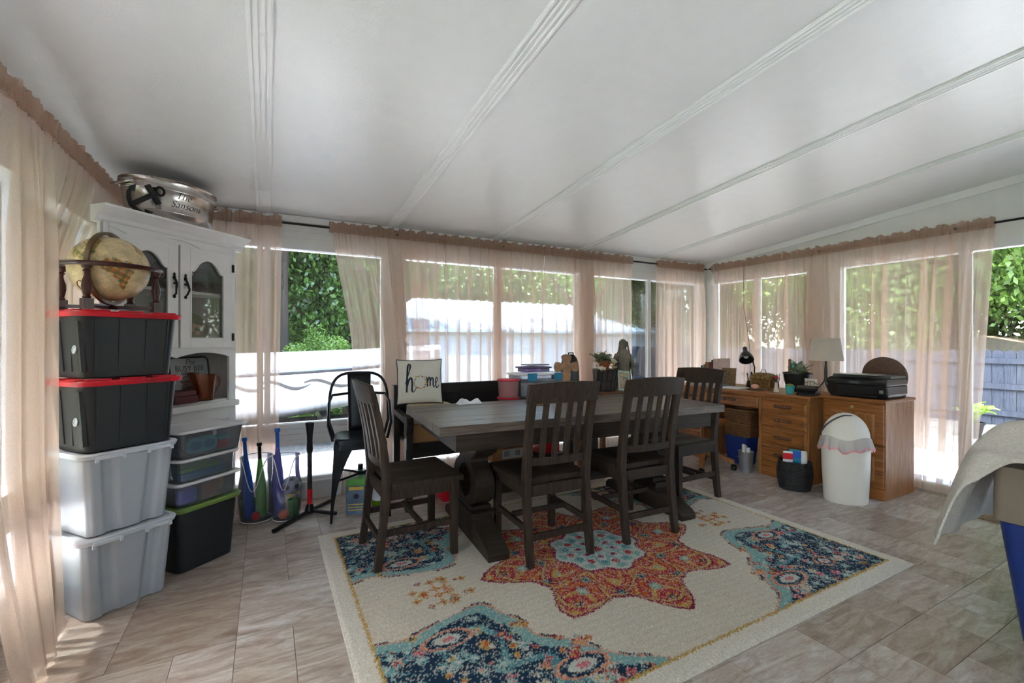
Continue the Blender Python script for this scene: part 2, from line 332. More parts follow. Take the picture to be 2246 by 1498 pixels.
    def mesh(s, name, smooth=40, recalc=True):
        me = bpy.data.meshes.new(name); me.from_pydata(s.v, [], s.f)
        if recalc:
            bm = bmesh.new(); bm.from_mesh(me); bmesh.ops.recalc_face_normals(bm, faces=bm.faces); bm.to_mesh(me); bm.free()
        if smooth:
            for p in me.polygons: p.use_smooth = True
            if smooth < 180: me.set_sharp_from_angle(angle=R(smooth))
        me.update(); return me
    def obj(s, name, mat, parent=None, smooth=40, bev=0.0, seg=2, loc=None, rz=0.0, rot=None, recalc=True):
        o = bpy.data.objects.new(name, s.mesh(name, smooth, recalc)); COL.objects.link(o)
        if mat: o.data.materials.append(mat if not isinstance(mat, str) else M[mat])
        if parent is not None: o.parent = parent
        if loc: o.location = loc
        if rot: o.rotation_euler = rot
        elif rz: o.rotation_euler = (0, 0, rz)
        if bev:
            b = o.modifiers.new('bevel', 'BEVEL'); b.width = bev; b.segments = seg; b.limit_method = 'ANGLE'; b.angle_limit = R(40)
        return o
def tag(o, label=None, cat=None, group=None, kind=None):
    if label: o['label'] = label
    if cat: o['category'] = cat
    if group: o['group'] = group
    if kind: o['kind'] = kind
    return o
def thing(name, label, cat, loc=(0, 0, 0), rz=0.0, group=None):
    o = bpy.data.objects.new(name, None); COL.objects.link(o); o.location = loc; o.rotation_euler = (0, 0, rz); o.empty_display_size = 0.1
    return tag(o, label, cat, group)
def struct(name, loc=(0, 0, 0)):
    o = bpy.data.objects.new(name, None); COL.objects.link(o); o.location = loc; o['kind'] = 'structure'; return o
def share(src, name, parent, loc=(0, 0, 0), rot=None, scale=None):
    o = bpy.data.objects.new(name, src.data); COL.objects.link(o); o.parent = parent; o.location = loc
    if rot: o.rotation_euler = rot
    if scale: o.scale = scale
    for m in src.modifiers:
        b = o.modifiers.new(m.name, m.type)
        if m.type == 'BEVEL': b.width = m.width; b.segments = m.segments; b.limit_method = m.limit_method; b.angle_limit = m.angle_limit
    return o
def copy_tree(o, parent=None):
    c = o.copy(); COL.objects.link(c); c.parent = parent
    for ch in o.children: copy_tree(ch, c)
    return c
def rrect(w, d, r, n=5, z=0.0, cx=0.0, cy=0.0):
    pts = []
    for k, (sx, sy) in enumerate(((1, 1), (-1, 1), (-1, -1), (1, -1))):
        for i in range(n + 1):
            a = PI / 2 * k + PI / 2 * i / n
            pts.append((cx + sx * (w / 2 - r) + r * math.cos(a), cy + sy * (d / 2 - r) + r * math.sin(a), z))
    return pts
def text_mesh(txt, size, shear=0.0, extrude=0.0, thin=0.0):
    cu = bpy.data.curves.new('txt', 'FONT'); cu.body = txt; cu.size = size; cu.shear = shear; cu.align_x = 'CENTER'; cu.align_y = 'CENTER'; cu.resolution_u = 3; cu.extrude = extrude; cu.offset = -thin
    ob = bpy.data.objects.new('txt', cu); COL.objects.link(ob)
    dg = bpy.context.evaluated_depsgraph_get(); me = bpy.data.meshes.new_from_object(ob.evaluated_get(dg))
    vs = [tuple(v.co) for v in me.vertices]; fs = [list(p.vertices) for p in me.polygons]
    bpy.data.objects.remove(ob); bpy.data.curves.remove(cu); bpy.data.meshes.remove(me)
    return vs, fs
T_SANS1 = text_mesh('The', 0.055, 0.35, thin=.0011); T_SANS2 = text_mesh('Sansons', 0.055, 0.35, thin=.0011)
T_GAL = text_mesh('17 GALLON', 0.03)
T_BEE0 = text_mesh('The', 0.045, 0.4); T_BEE = text_mesh('BUSY BEE', 0.05); T_GARD = text_mesh('Garden', 0.045, 0.35)
# ------------------------------------------------------------------ the room
XL, XR, YB, YF = -0.95, 4.87, 3.88, -1.8
def zc(y): return 2.197 + 0.094 * (YB - y)
# floor: vinyl tiles on a dark bed
floor = MB().box(XL - 0.1, XR + 0.1, YF - 0.1, YB + 0.1, -0.12, -0.0035).obj('floor', 'grout', smooth=0)
floor['kind'] = 'structure'
def lay_tiles():
    U = 0.21; nx = int((XR - XL) / U) + 1; ny = int((YB - YF) / U) + 1
    used = np.zeros((nx, ny), bool); rr = random.Random(3); g = 0.0009; meshes = {}
    far = MB(); n = 0
    fwd = Vector((0.4745, 0.8803)); rgt = Vector((0.8803, -0.4745))
    for j in range(ny):
        for i in range(nx):
            if used[i, j]: continue
            opts = [(1, 1), (1, 1), (2, 1), (2, 1), (1, 2), (2, 2), (2, 2)]; rr.shuffle(opts)
            for a, b in opts:
                if i + a <= nx and j + b <= ny and not used[i:i + a, j:j + b].any(): break
            used[i:i + a, j:j + b] = True
            x0 = XL + i * U; y0 = YF + j * U; x1 = min(x0 + a * U, XR); y1 = min(y0 + b * U, YB)
            cx, cy = (x0 + x1) / 2, (y0 + y1) / 2
            dep = cx * fwd.x + cy * fwd.y; lat = cx * rgt.x + cy * rgt.y
            seen = dep > 1.35 and abs(lat) < dep * 1.13 + 0.25
            w, d = x1 - x0, y1 - y0; key = (round(w, 3), round(d, 3))
            if not seen or n >= 298:
                far.box(x0 + g, x1 - g, y0 + g, y1 - g, -0.0035, 0.0); continue
            if key not in meshes:
                b_ = MB(); hw, hd = w / 2 - g, d / 2 - g; e = 0.0012
                b_.loft([[(-hw, -hd, -0.0035), (hw, -hd, -0.0035), (hw, hd, -0.0035), (-hw, hd, -0.0035)], [(-hw, -hd, -0.0008), (hw, -hd, -0.0008), (hw, hd, -0.0008), (-hw, hd, -0.0008)],
                         [(-hw + e, -hd + e, 0), (hw - e, -hd + e, 0), (hw - e, hd - e, 0), (-hw + e, hd - e, 0)]], cap0=False)
                me = b_.mesh('tile', 0); me.materials.append(M['tile']); meshes[key] = me
            o = bpy.data.objects.new('tile', meshes[key]); COL.objects.link(o); o.parent = floor; o.location = (cx, cy, 0); n += 1
    fo = far.obj('tile_rest', 'tile', floor, 0); fo['kind'] = 'stuff'
lay_tiles()

# ceiling panels between ribbed seams, roof slab above
seams = [-0.02, 0.93, 1.91, 2.92, 3.97]
ceiling = struct('ceiling')
xs = [XL - 0.02] + seams + [XR + 0.02]
for a, b in zip(xs[:-1], xs[1:]):
    p = MB().add([(x, y, zc(y) + dz) for dz in (0, 0.05) for y in (YF, YB + 0.06) for x in (a + 0.002, b - 0.002)],
                 [(0, 2, 3, 1), (4, 5, 7, 6), (0, 1, 5, 4), (2, 6, 7, 3), (0, 4, 6, 2), (1, 3, 7, 5)])
    p.obj('panel', 'ceil', ceiling, 0)
for k, x in enumerate(seams):
    mb = MB()
    for dx, w, h in ((0, 0.092, 0.005), (-0.036, 0.010, 0.011), (-0.012, 0.008, 0.010), (0.012, 0.008, 0.010), (0.036, 0.010, 0.011)):
        mb.add([(x + dx + sx * w / 2, y, zc(y) - dz) for dz in (0, h) for y in (YF, YB) for sx in (-1, 1)],
               [(0, 2, 3, 1), (4, 5, 7, 6), (0, 1, 5, 4), (2, 6, 7, 3), (0, 4, 6, 2), (1, 3, 7, 5)])
    t = mb.obj('trim_%d' % (k + 1), 'trim', None, 0); t['kind'] = 'structure'
ov = 0.36
roof = MB().add([(x, y, zc(y) + dz) for dz in (0.055, 0.17) for y in (YF, YB + ov) for x in (XL - ov, XR + ov)],
                [(0, 2, 3, 1), (4, 5, 7, 6), (0, 1, 5, 4), (2, 6, 7, 3), (0, 4, 6, 2), (1, 3, 7, 5)]).obj('roof', 'trim', None, 0)
roof['kind'] = 'structure'
def moulding(name, x, w=0.03, h=0.05):
    mb = MB(); mb.add([(x + sx, y, zc(y) - dz) for dz in (0, h) for y in (YF, YB) for sx in (0, w)],
                      [(0, 2, 3, 1), (4, 5, 7, 6), (0, 1, 5, 4), (2, 6, 7, 3), (0, 4, 6, 2), (1, 3, 7, 5)])
    mb.add([(x + sx, y, zc(y) - dz) for dz in (h, h + 0.012) for y in (YF, YB) for sx in (0.0, w * 0.45)],
           [(0, 2, 3, 1), (4, 5, 7, 6), (0, 1, 5, 4), (2, 6, 7, 3), (0, 4, 6, 2), (1, 3, 7, 5)])
    o = mb.obj(name, 'trim', None, 0); o['kind'] = 'structure'
moulding('trim_6', XR - 0.03); moulding('trim_7', XL)
o = MB().box(XL, XR, YB - 0.02, YB, zc(YB) - 0.05, zc(YB) - 0.002).obj('trim_8', 'trim', None, 0); o['kind'] = 'structure'

# walls: header, posts and sill around big window bays
ZH, ZM0, ZM1, ZS = 1.985, 0.43, 0.60, 0.13
def wall_back():
    w = struct('wall_back')
    MB().box(XL - 0.1, XR + 0.1, YB, YB + 0.10, ZH, zc(YB) + 0.05).obj('header', 'wallwhite', w, 0)
    for k in range(3):
        MB().box(XL, XR, YB - 0.006, YB + 0.002, ZH + 0.045 + 0.05 * k, ZH + 0.05 + 0.05 * k).obj('header_line', 'white', w, 0)
    MB().box(XL - 0.1, XR + 0.1, YB, YB + 0.10, -0.12, ZS).obj('sill', 'wallwhite', w, 0)
    for x in (XL - 0.1, 0.955, 2.98, XR - 0.06):
        MB().box(x - 0.055 if x > 0 and x < 4 else x, x + 0.055 if x > 0 and x < 4 else x + 0.16, YB - 0.01, YB + 0.10, ZS, ZH).obj('post', 'wallwhite', w, 0)
wall_back()
def window(n, axis, wall, a0, a1, z0=ZS, z1=ZH, mid=True, stile=None, door=False):
    """vinyl window bay in a wall; axis x: along X at y = wall; axis y: along Y at x = wall"""
    w = struct(('door_%d' if door else 'window_%d') % n)
    sgn = 1 if (axis == 'x' or wall > 0) else -1
    def B(u0, u1, d0, d1, zz0, zz1):
        d0, d1 = sorted((d0 * sgn, d1 * sgn))
        if axis == 'x': return MB().box(u0, u1, wall + d0, wall + d1, zz0, zz1)
        return MB().box(wall + d0, wall + d1, u0, u1, zz0, zz1)
    f = 0.045
    B(a0, a1, -0.012, 0.09, z1 - f, z1).obj('frame_head', 'white', w, 0); B(a0, a1, -0.012, 0.09, z0, z0 + f).obj('frame_sill', 'white', w, 0)
    B(a0, a1, -0.03, -0.012, z0, z0 + 0.015).obj('track', 'white', w, 0)
    B(a0, a0 + f, -0.012, 0.09, z0 + f, z1 - f).obj('frame_jamb', 'white', w, 0); B(a1 - f, a1, -0.012, 0.09, z0 + f, z1 - f).obj('frame_jamb', 'white', w, 0)
    st = stile if stile is not None else (a0 + a1) / 2
    zb = ZM1 if mid else z0 + f
    B(st - 0.045, st - 0.003, 0.0, 0.035, zb, z1 - f).obj('meeting_stile', 'white', w, 0); B(st + 0.003, st + 0.045, 0.04, 0.075, zb, z1 - f).obj('meeting_stile', 'white', w, 0)
    if mid:
        for k in range(4): B(a0 + f, a1 - f, -0.004 - 0.004 * (k % 2), 0.08, ZM0 + 0.0425 * k + 0.001, ZM0 + 0.0425 * (k + 1) - 0.001).obj('mid_rail', 'white', w, 0)
        B(a0 + f, a1 - f, 0.03, 0.036, z0 + f, ZM0).obj('pane', 'glass', w, 0)
    B(a0 + f, st - 0.045, 0.014, 0.02, zb, z1 - f).obj('pane', 'glass', w, 0); B(st + 0.045, a1 - f, 0.054, 0.06, zb, z1 - f).obj('pane', 'glass', w, 0)
window(1, 'x', YB, XL + 0.06, 0.90, stile=-0.02); window(2, 'x', YB, 1.01, 2.925, stile=1.95); window(3, 'x', YB, 3.035, XR - 0.06, stile=3.92)
def wall_side(name, x, posts, sgn, sill_gaps=()):
    w = struct(name); x0, x1 = (x, x + 0.1) if sgn > 0 else (x - 0.1, x)
    MB().add([(xx, y, z) for xx in (x0, x1) for (y, z) in ((YF, ZH), (YB, ZH), (YB, zc(YB) + 0.05), (YF, zc(YF) + 0.05))],
             [(0, 1, 2, 3), (4, 7, 6, 5), (0, 4, 5, 1), (1, 5, 6, 2), (2, 6, 7, 3), (3, 7, 4, 0)]).obj('header', 'wallwhite', w, 0)
    segs = [(YF, YB)]
    if sill_gaps: segs = [(YF, sill_gaps[0]), (sill_gaps[1], YB)]
    for a, b in segs: MB().box(x0, x1, a, b, -0.12, ZS).obj('sill', 'wallwhite', w, 0)
    if sill_gaps: MB().box(x0, x1, sill_gaps[0], sill_gaps[1], -0.12, 0.0).obj('sill', 'wallwhite', w, 0)
    for a, b in posts: MB().box(min(x - 0.008 * sgn, x + 0.1 * sgn), max(x - 0.008 * sgn, x + 0.1 * sgn), a, b, 0.0, ZH).obj('post', 'wallwhite', w, 0)
wall_side('wall_right', XR, ((2.40, 2.62), (0.35, 0.55), (-1.8, -1.55), (3.80, 3.98)), 1, (0.55, 2.40))
window(4, 'y', XR, 2.62, 3.80, stile=3.22); window(1, 'y', XR, 0.55, 2.40, z0=0.0, mid=False, stile=1.478, door=True); window(5, 'y', XR, -1.55, 0.35)
wall_side('wall_left', XL, ((3.80, 3.98), (1.72, 1.84), (-0.3, -0.18), (-1.8, -1.66)), -1)
window(6, 'y', XL, 1.84, 3.80); window(7, 'y', XL, -0.18, 1.72); window(8, 'y', XL, -1.66, -0.3)
o = MB().box(XL - 0.1, XR + 0.1, YF - 0.12, YF, -0.12, zc(YF) + 0.1).obj('wall_front', 'wallwhite', None, 0); o['kind'] = 'structure'
def plate(name, label, loc, sx, sy):
    t = thing(name, label, 'switch', loc)
    MB().box(-sx, sx, -sy, sy, -0.058, 0.058).obj('plate', 'white', t, 0, bev=0.004)
    MB().box(-sx * 1.3 if sx < sy else -0.012, sx * 1.3 if sx < sy else 0.012, -0.012 if sx < sy else -sy * 1.3, 0.012 if sx < sy else sy * 1.3, -0.02, 0.02).obj('toggle', 'white', t, 0)
plate('light_switch', 'small switch box on the post behind the back curtains, above the flower basket', (2.985, YB - 0.023, 1.27), 0.036, 0.0125)
plate('light_switch', 'small switch box on the post behind the right curtains, left of the white lamp', (XR - 0.021, 2.585, 1.27), 0.0125, 0.036)

# ------------------------------------------------------------------ curtains and rods
def rod(name, label, a, b, brackets):
    t = thing(name, label, 'curtain rod', (0, 0, 0))
    MB().tube([a, b], 0.0085, 10).obj('pole', 'iron', t)
    for p, q in brackets: MB().tube([p, q], 0.006, 8).sphere(p, 0.016, 10, 8).obj('bracket', 'iron', t)
ZR = 2.118
rod('curtain_rod', 'thin black curtain rod running the length of the back window wall', (-0.80, 3.80, ZR), (4.78, 3.80, ZR), [((x, 3.795, ZR), (x, 3.88, ZR)) for x in (0.955, 1.95, 2.98, 4.6)])
rod('curtain_rod', 'thin black curtain rod on the right wall above the sliding door', (4.79, 3.78, ZR), (4.79, -0.9, ZR), [((4.785, y, ZR), (4.87, y, ZR)) for y in (2.5, 1.50, 0.45)])
rod('curtain_rod', 'black curtain rod on the left wall at the left edge', (-0.80, 3.78, ZR), (-0.80, 0.3, ZR), [((-0.805, y, ZR), (-0.95, y, ZR)) for y in (3.3, 1.78)])
def curtain(label, a, b, nrm, n, seed, ov=(0.6, 1.5), amp=0.032, zb=0.015, Ls=None, Rs=None, push=None, mat='sheer', clusters=None):
    """gathered sheer panel from a to b (x,y) along a rod; nrm points into the room"""
    rr = random.Random(seed); a = Vector(a); b = Vector(b); L = (b - a).length; d = (b - a) / L; nv_ = Vector(nrm)
    ph = [rr.uniform(0, 6.28) for _ in range(8)]
    t = thing('curtain', label, 'curtain', (0, 0, 0))
    def noise(u): return 0.5 + 0.25 * math.sin(2 * PI * u * 1.7 + ph[0]) + 0.25 * math.sin(2 * PI * u * 3.1 + ph[1])
    def cl(u):
        if clusters is None: return noise(u)
        return min(1.0, sum(math.exp(-((u - c) / w) ** 2) for c, w in clusters))
    NU = n * 16; NV = 40
    def pt(u, v):
        z = zb + (ZR - 0.035 - zb) * v
        h = 1 - v
        g = min(1.0, h / 0.22)
        phi = 2 * PI * (n * u + 0.35 * math.sin(2 * PI * u * 1.3 + ph[2]) + 0.16 * math.sin(2 * PI * u * 2.7 + ph[3]) * (0.4 + h))
        o_ = (ov[0] + (ov[1] - ov[0]) * cl(u)) * (0.55 + 0.45 * g)
        s = u * L + o_ * L / (2 * PI * n) * math.sin(phi)
        lo = Ls(z) if Ls else 0.0; hi = L + (Rs(z) if Rs else 0.0)
        s = lo + (hi - lo) * s / L
        s = max(min(s, max(lo, hi) + 0.0), lo - 0.0)
        am = amp * (0.35 + 0.65 * cl(u)) * (0.30 + 0.70 * g)
        dep = am * math.cos(phi) + 0.010 * math.sin(2.3 * phi + ph[4]) * g + 0.006 * (1 - g) * math.sin(3 * phi + ph[5])
        if push: dep += push(z, u)
        p = a + d * s + nv_ * dep
        return (p.x, p.y, z)
    MB().grid(pt, NU, NV).obj('drape', mat, t, 180, recalc=False)
    # gathered rod pocket with a frill standing above the rod
    def hd(side):
        def f(u, v):
            z = ZR - 0.036 + 0.080 * v
            q = 2 * PI * (n * 3.2 * u + 0.5 * math.sin(2 * PI * u * 2.2 + ph[6]))
            c_ = cl(u)
            dep = side * (0.012 + 0.006 * math.sin(PI * v)) + (0.003 + 0.009 * c_) * math.sin(q + side) * abs(v - 0.42) * 2.4
            z += ((0.012 + 0.012 * c_) * math.sin(q * 0.31 + ph[7]) + 0.010 * math.sin(q * 0.83 + ph[5])) * max(0, v - 0.45)
            s = u * L + 1.6 * L / (2 * PI * n * 3.2) * math.sin(q)
            p = a + d * max(0, min(L, s)) + nv_ * dep
            return (p.x, p.y, z)
        return f
    MB().grid(hd(1), n * 26, 8).grid(hd(-1), n * 26, 8).obj('rod_pocket', 'header', t, 180, recalc=False)
    return t
W = (0, -1); E = (-1, 0); Wl = (1, 0)
curtain('pale sheer curtain panel between the white hutch and the window showing the boat', (-0.72, 3.80), (0.10, 3.80), W, 8, 1, ov=(0.4, 2.8), clusters=[(0.15, 0.1), (0.62, 0.06), (0.9, 0.05)], Rs=lambda z: -0.03 * (1 - z / 2.1))
def sw(z): k = (z - 1.05) / 0.75; return 0.17 * math.exp(-k * k) if z > 1.05 else 0.17 - 0.09 * (1.05 - z) / 1.05
curtain('sheer curtain panel pulled aside behind the black metal chair', (0.43, 3.80), (1.37, 3.80), W, 10, 2, ov=(0.1, 3.4), clusters=[(0.40, 0.04), (0.72, 0.2), (0.95, 0.08)], Ls=sw)
curtain('sheer curtain panel directly behind the home pillow and bench', (1.35, 3.80), (2.42, 3.80), W, 11, 3, ov=(1.6, 3.6))
curtain('sheer curtain panel behind the clear storage boxes, ending at the statue', (2.40, 3.80), (3.56, 3.80), W, 12, 4, ov=(1.2, 3.4), clusters=[(0.05, 0.1), (0.42, 0.15), (0.52, 0.1), (0.85, 0.05)])
curtain('narrow sheer curtain panel in the far right corner of the back wall', (3.93, 3.80), (4.71, 3.80), W, 8, 5, ov=(0.4, 3.4), clusters=[(0.28, 0.13), (0.95, 0.1)])
curtain('sheer curtain panel behind the gooseneck desk lamp', (4.79, 3.74), (4.79, 2.90), E, 8, 6, ov=(0.4, 3.0), clusters=[(0.08, 0.1), (0.62, 0.12)])
curtain('sheer curtain panel behind the white drum-shade lamp', (4.79, 2.92), (4.79, 2.07), E, 8, 7, ov=(0.4, 3.0), clusters=[(0.1, 0.06), (0.42, 0.10)])
curtain('long sheer curtain panel falling to the floor beside the printer cabinet', (4.79, 2.09), (4.79, 1.28), E, 8, 8, ov=(0.5, 3.6), clusters=[(0.12, 0.08), (0.45, 0.08), (0.66, 0.08)], Rs=lambda z: -0.11 * (1 - z / 2.1), push=lambda z, u: 0.10 * max(0, u - 0.5) * max(0, 1 - z / 0.9) ** 1.5 if u > 0.5 else 0.0)
curtain('thick tan sheer curtain panel at the left edge, sun on its hem', (-0.80, 2.08), (-0.80, 2.61), Wl, 6, 9, ov=(1.4, 3.2), mat='sheer2', amp=0.035, push=lambda z, u: 0.10 * max(0, 1 - z / 0.8) ** 1.4 * (1 - 0.8 * u))
curtain('tan sheer curtain panel on the left wall behind the globe', (-0.80, 2.625), (-0.80, 3.70), Wl, 11, 10, ov=(1.2, 2.8), mat='sheer2', amp=0.020, push=lambda z, u: -0.118 * (lambda k: k * k * (3 - 2 * k))(min(1, max(0, (2.09 - z) / 0.6))))

# ------------------------------------------------------------------ outdoors
g = MB().box(-14, 30, YB + 2.3, 8.2, -0.4, -0.16).obj('ground', 'gravel', None, 0); g['kind'] = 'structure'
g = MB().box(-3.2, XR + 2.6, YB + 0.1, YB + 2.3, -0.4, -0.16).obj('patio', 'patio', None, 0); g['kind'] = 'structure'  # pale strips around the room, added to bounce sunlight onto the ceiling
g = MB().box(XR + 0.1, XR + 2.6, -4, YB + 0.1, -0.4, -0.16).obj('patio', 'patio', None, 0); g['kind'] = 'structure'
g = MB().box(-3.2, XL - 0.1, -4, YB + 0.1, -0.4, -0.16).obj('patio', 'patio', None, 0); g['kind'] = 'structure'
g = MB().box(XR + 2.6, 30, YB + 0.1, YB + 2.3, -0.4, -0.16).obj('ground', 'gravel', None, 0); g['kind'] = 'structure'
g = MB().add([(-40, 8.2, -0.17), (45, 8.2, -0.17), (45, 14, -1.5), (-40, 14, -1.5), (45, 60, -2.0), (-40, 60, -2.0)], [(0, 1, 2, 3), (3, 2, 4, 5)]).obj('ground', 'lawn', None, 0); g['kind'] = 'structure'
g = MB().box(XR + 2.6, 30, -14, YB + 0.1, -0.4, -0.16).obj('ground', 'gravel', None, 0); g['kind'] = 'structure'
g = MB().box(-40, -3.2, -14, 8.2, -0.4, -0.17).obj('ground', 'lawn', None, 0); g['kind'] = 'structure'
# trees: shared crowns of real leaves on forked trunks
def crown_mesh(seed, n, leaf, mat, shape=(1, 1, 1.15), clumps=26):
    r_ = np.random.RandomState(seed)
    cc = r_.normal(size=(clumps, 3)); cc /= np.linalg.norm(cc, axis=1)[:, None]; cc *= (r_.uniform(0.25, 0.85, clumps)[:, None]); cs = r_.uniform(0.22, 0.42, clumps)
    k = r_.randint(0, clumps, n); d = r_.normal(size=(n, 3)); d /= np.linalg.norm(d, axis=1)[:, None]
    p = (cc[k] + d * (cs[k] * r_.uniform(0.45, 1.0, n))[:, None]) * np.array(shape)
    a = r_.normal(size=(n, 3)) + np.array([0, 0, -0.5]); a /= np.linalg.norm(a, axis=1)[:, None]
    b = np.cross(a, r_.normal(size=(n, 3))); b /= np.linalg.norm(b, axis=1)[:, None]
    l = leaf * r_.uniform(0.6, 1.4, n)[:, None]
    v = np.stack([p - a * l * 0.6, p + b * l * 0.32, p + a * l * 0.6, p - b * l * 0.32], 1).reshape(-1, 3)
    me = bpy.data.meshes.new('crown'); me.vertices.add(4 * n); me.vertices.foreach_set('co', v.ravel())
    me.loops.add(4 * n); me.loops.foreach_set('vertex_index', np.arange(4 * n)); me.polygons.add(n)
    me.polygons.foreach_set('loop_start', np.arange(0, 4 * n, 4)); me.update(calc_edges=True); me.materials.append(M[mat]); return me
crowns = [crown_mesh(1, 46000, 0.036, 'leafA', clumps=40), crown_mesh(2, 46000, 0.034, 'leafB', (0.8, 0.8, 1.5), clumps=40), crown_mesh(3, 46000, 0.038, 'leafC', clumps=40), crown_mesh(4, 46000, 0.036, 'leafA', (1.15, 1.0, 1.0), clumps=40)]
def trunk(h, r, seed):
    rr = random.Random(seed); pts = [(rr.uniform(-.05, .05) * i, rr.uniform(-.05, .05) * i, h * i / 6) for i in range(7)]
    mb = MB().tube(pts, [r * (1 - 0.11 * i) for i in range(7)], 9)
    for k in range(5):
        i = rr.randint(2, 5); a = rr.uniform(0, 6.28); p = Vector(pts[i]); q = p + Vector((math.cos(a) * h * .22, math.sin(a) * h * .22, h * .16))
        mb.tube([p, (p + q) / 2 + Vector((0, 0, -.1)), q], [r * .45, r * .3, r * .15], 6)
    return mb
trunks = [trunk(5.0, 0.15, k).mesh('trunk') for k in range(3)]
for t_ in trunks: t_.materials.append(M['bark'])
def tree(x, y, zg, h, w, kind, label, group=None, tr=0, name='tree', low=0.18, ts=1.0):
    t = thing(name, label, 'tree', (x, y, zg), rnd.uniform(0, 6.28), group)
    c = bpy.data.objects.new('crown', crowns[kind]); COL.objects.link(c); c.parent = t
    zl = h * low; c.location = (0, 0, (zl + h) / 2); c.scale = (w, w, (h - zl) / 2 / (1.5 if kind == 1 else 1.1)); c['kind'] = 'stuff'
    k = bpy.data.objects.new('trunk', trunks[tr]); COL.objects.link(k); k.parent = t; k.scale = (ts * (1 + w * .1), ts * (1 + w * .1), h * 0.8 / 5.0)
tree(0.30, 10.6, -0.9, 12, 2.0, 1, 'tall dark pine with a bare straight trunk behind the boat', tr=0, low=0.5, name='pine_tree', ts=.62)
tree(1.9, 12.5, -1.2, 8.5, 2.6, 0, 'broad oak crown behind the boat, right of the pine trunk')
tree(1.05, 9.8, -0.5, 2.05, .85, 2, 'light green young maple bush just behind the boat', low=0.05, name='bush')
tree(1.4, 14.5, -1.5, 5.0, 2.2, 2, 'yellow-green sunlit maple far behind the boat', low=0.02)
tree(-1.6, 11.5, -0.9, 10, 2.6, 0, 'leafy oak left of the pine behind the sheer curtain by the hutch')
WG = 'woods behind the sheer back curtains'
for (x, y, h, w, k) in [(-5, 12, 10, 3, 0), (0.2, 14.5, 10, 2.6, 0), (4.2, 20, 11, 3.2, 3), (8, 21, 12, 3.5, 0), (12, 22, 11, 3.4, 3), (16, 20, 12, 3.6, 2), (20, 18, 11, 3.4, 0), (-2, 18, 13, 3.5, 3), (2, 20, 13, 3.5, 1), (-9, 15, 12, 3.5, 3), (6, 27, 15, 4, 0), (14, 28, 15, 4.4, 1), (-5, 24, 15, 4.2, 0), (0, 27, 16, 4.4, 3), (10, 28, 14, 4, 3), (22, 25, 14, 4.4, 3)]:
    tree(x, y, -1.6, h, w, k, 'leafy green tree in the woods behind the back curtains', WG, tr=k % 3, low=0.08)
RG = 'trees beyond the right-hand fence'
for (x, y, h, w, k) in [(14.5, 8.0, 9, 3.0, 2), (14.2, 11.6, 9, 3.0, 0), (15, 0.8, 10, 3.0, 0), (15.5, -2.6, 10, 3.2, 3), (19, 3, 13, 4, 0), (19, 9, 13, 4, 3), (20, -3, 12, 4, 2), (13.8, 14.5, 9, 3.0, 3)]:
    tree(x, y, -0.17, h, w, k, 'leafy green tree beyond the right-hand fence behind sheer curtains', RG, tr=k % 3, low=0.06)
tree(13.6, 4.2, -0.17, 8.0, 2.7, 2, 'bright green maple above the blue fence at the right edge', low=0.08)
LG = 'trees outside the left windows'
for (x, y, h, w, k) in [(-8, 8, 9, 3, 0), (-9, 3.5, 9, 3, 3), (-8.5, -1, 9, 3, 2), (-12, 6, 12, 4, 0), (-12, 0, 12, 4, 3)]:
    tree(x, y, -0.17, h, w, k, 'leafy green tree outside the left windows', LG, tr=k % 3, low=0.06)
# trees added to shade boat, barn and fence, crowns out of view
SG = 'tall shade trees over the yard'
for (x, y, h, w, k) in [(-1.5, 8.9, 11.5, 2.9, 0), (2.71, 11.0, 11, 2.8, 0), (8.76, 11.4, 11.5, 3.3, 3), (9.4, 7.4, 10.5, 2.6, 3), (9.2, 1.2, 10.5, 2.7, 0), (8.5, 4.43, 10.5, 2.6, 0), (9.4, -2.4, 11, 2.7, 3)]:
    tree(x, y, -0.9 if y > 8.3 else -0.17, h, w, k, 'tall shade tree with its crown high above the yard', SG, tr=k % 3, low=0.45)
for (x, y, h, w, k) in [(17, 6, 12, 3.4, 0), (16.8, -0.5, 12, 3.2, 2), (22, 6, 16, 4.4, 3), (22, 0, 16, 4.4, 0), (17, 13, 13, 3.4, 0), (17.5, 10.2, 13, 3.2, 3)]:
    tree(x, y, -0.17, h, w, k, 'leafy green tree beyond the right-hand fence behind sheer curtains', RG, tr=k % 3, low=0.03)
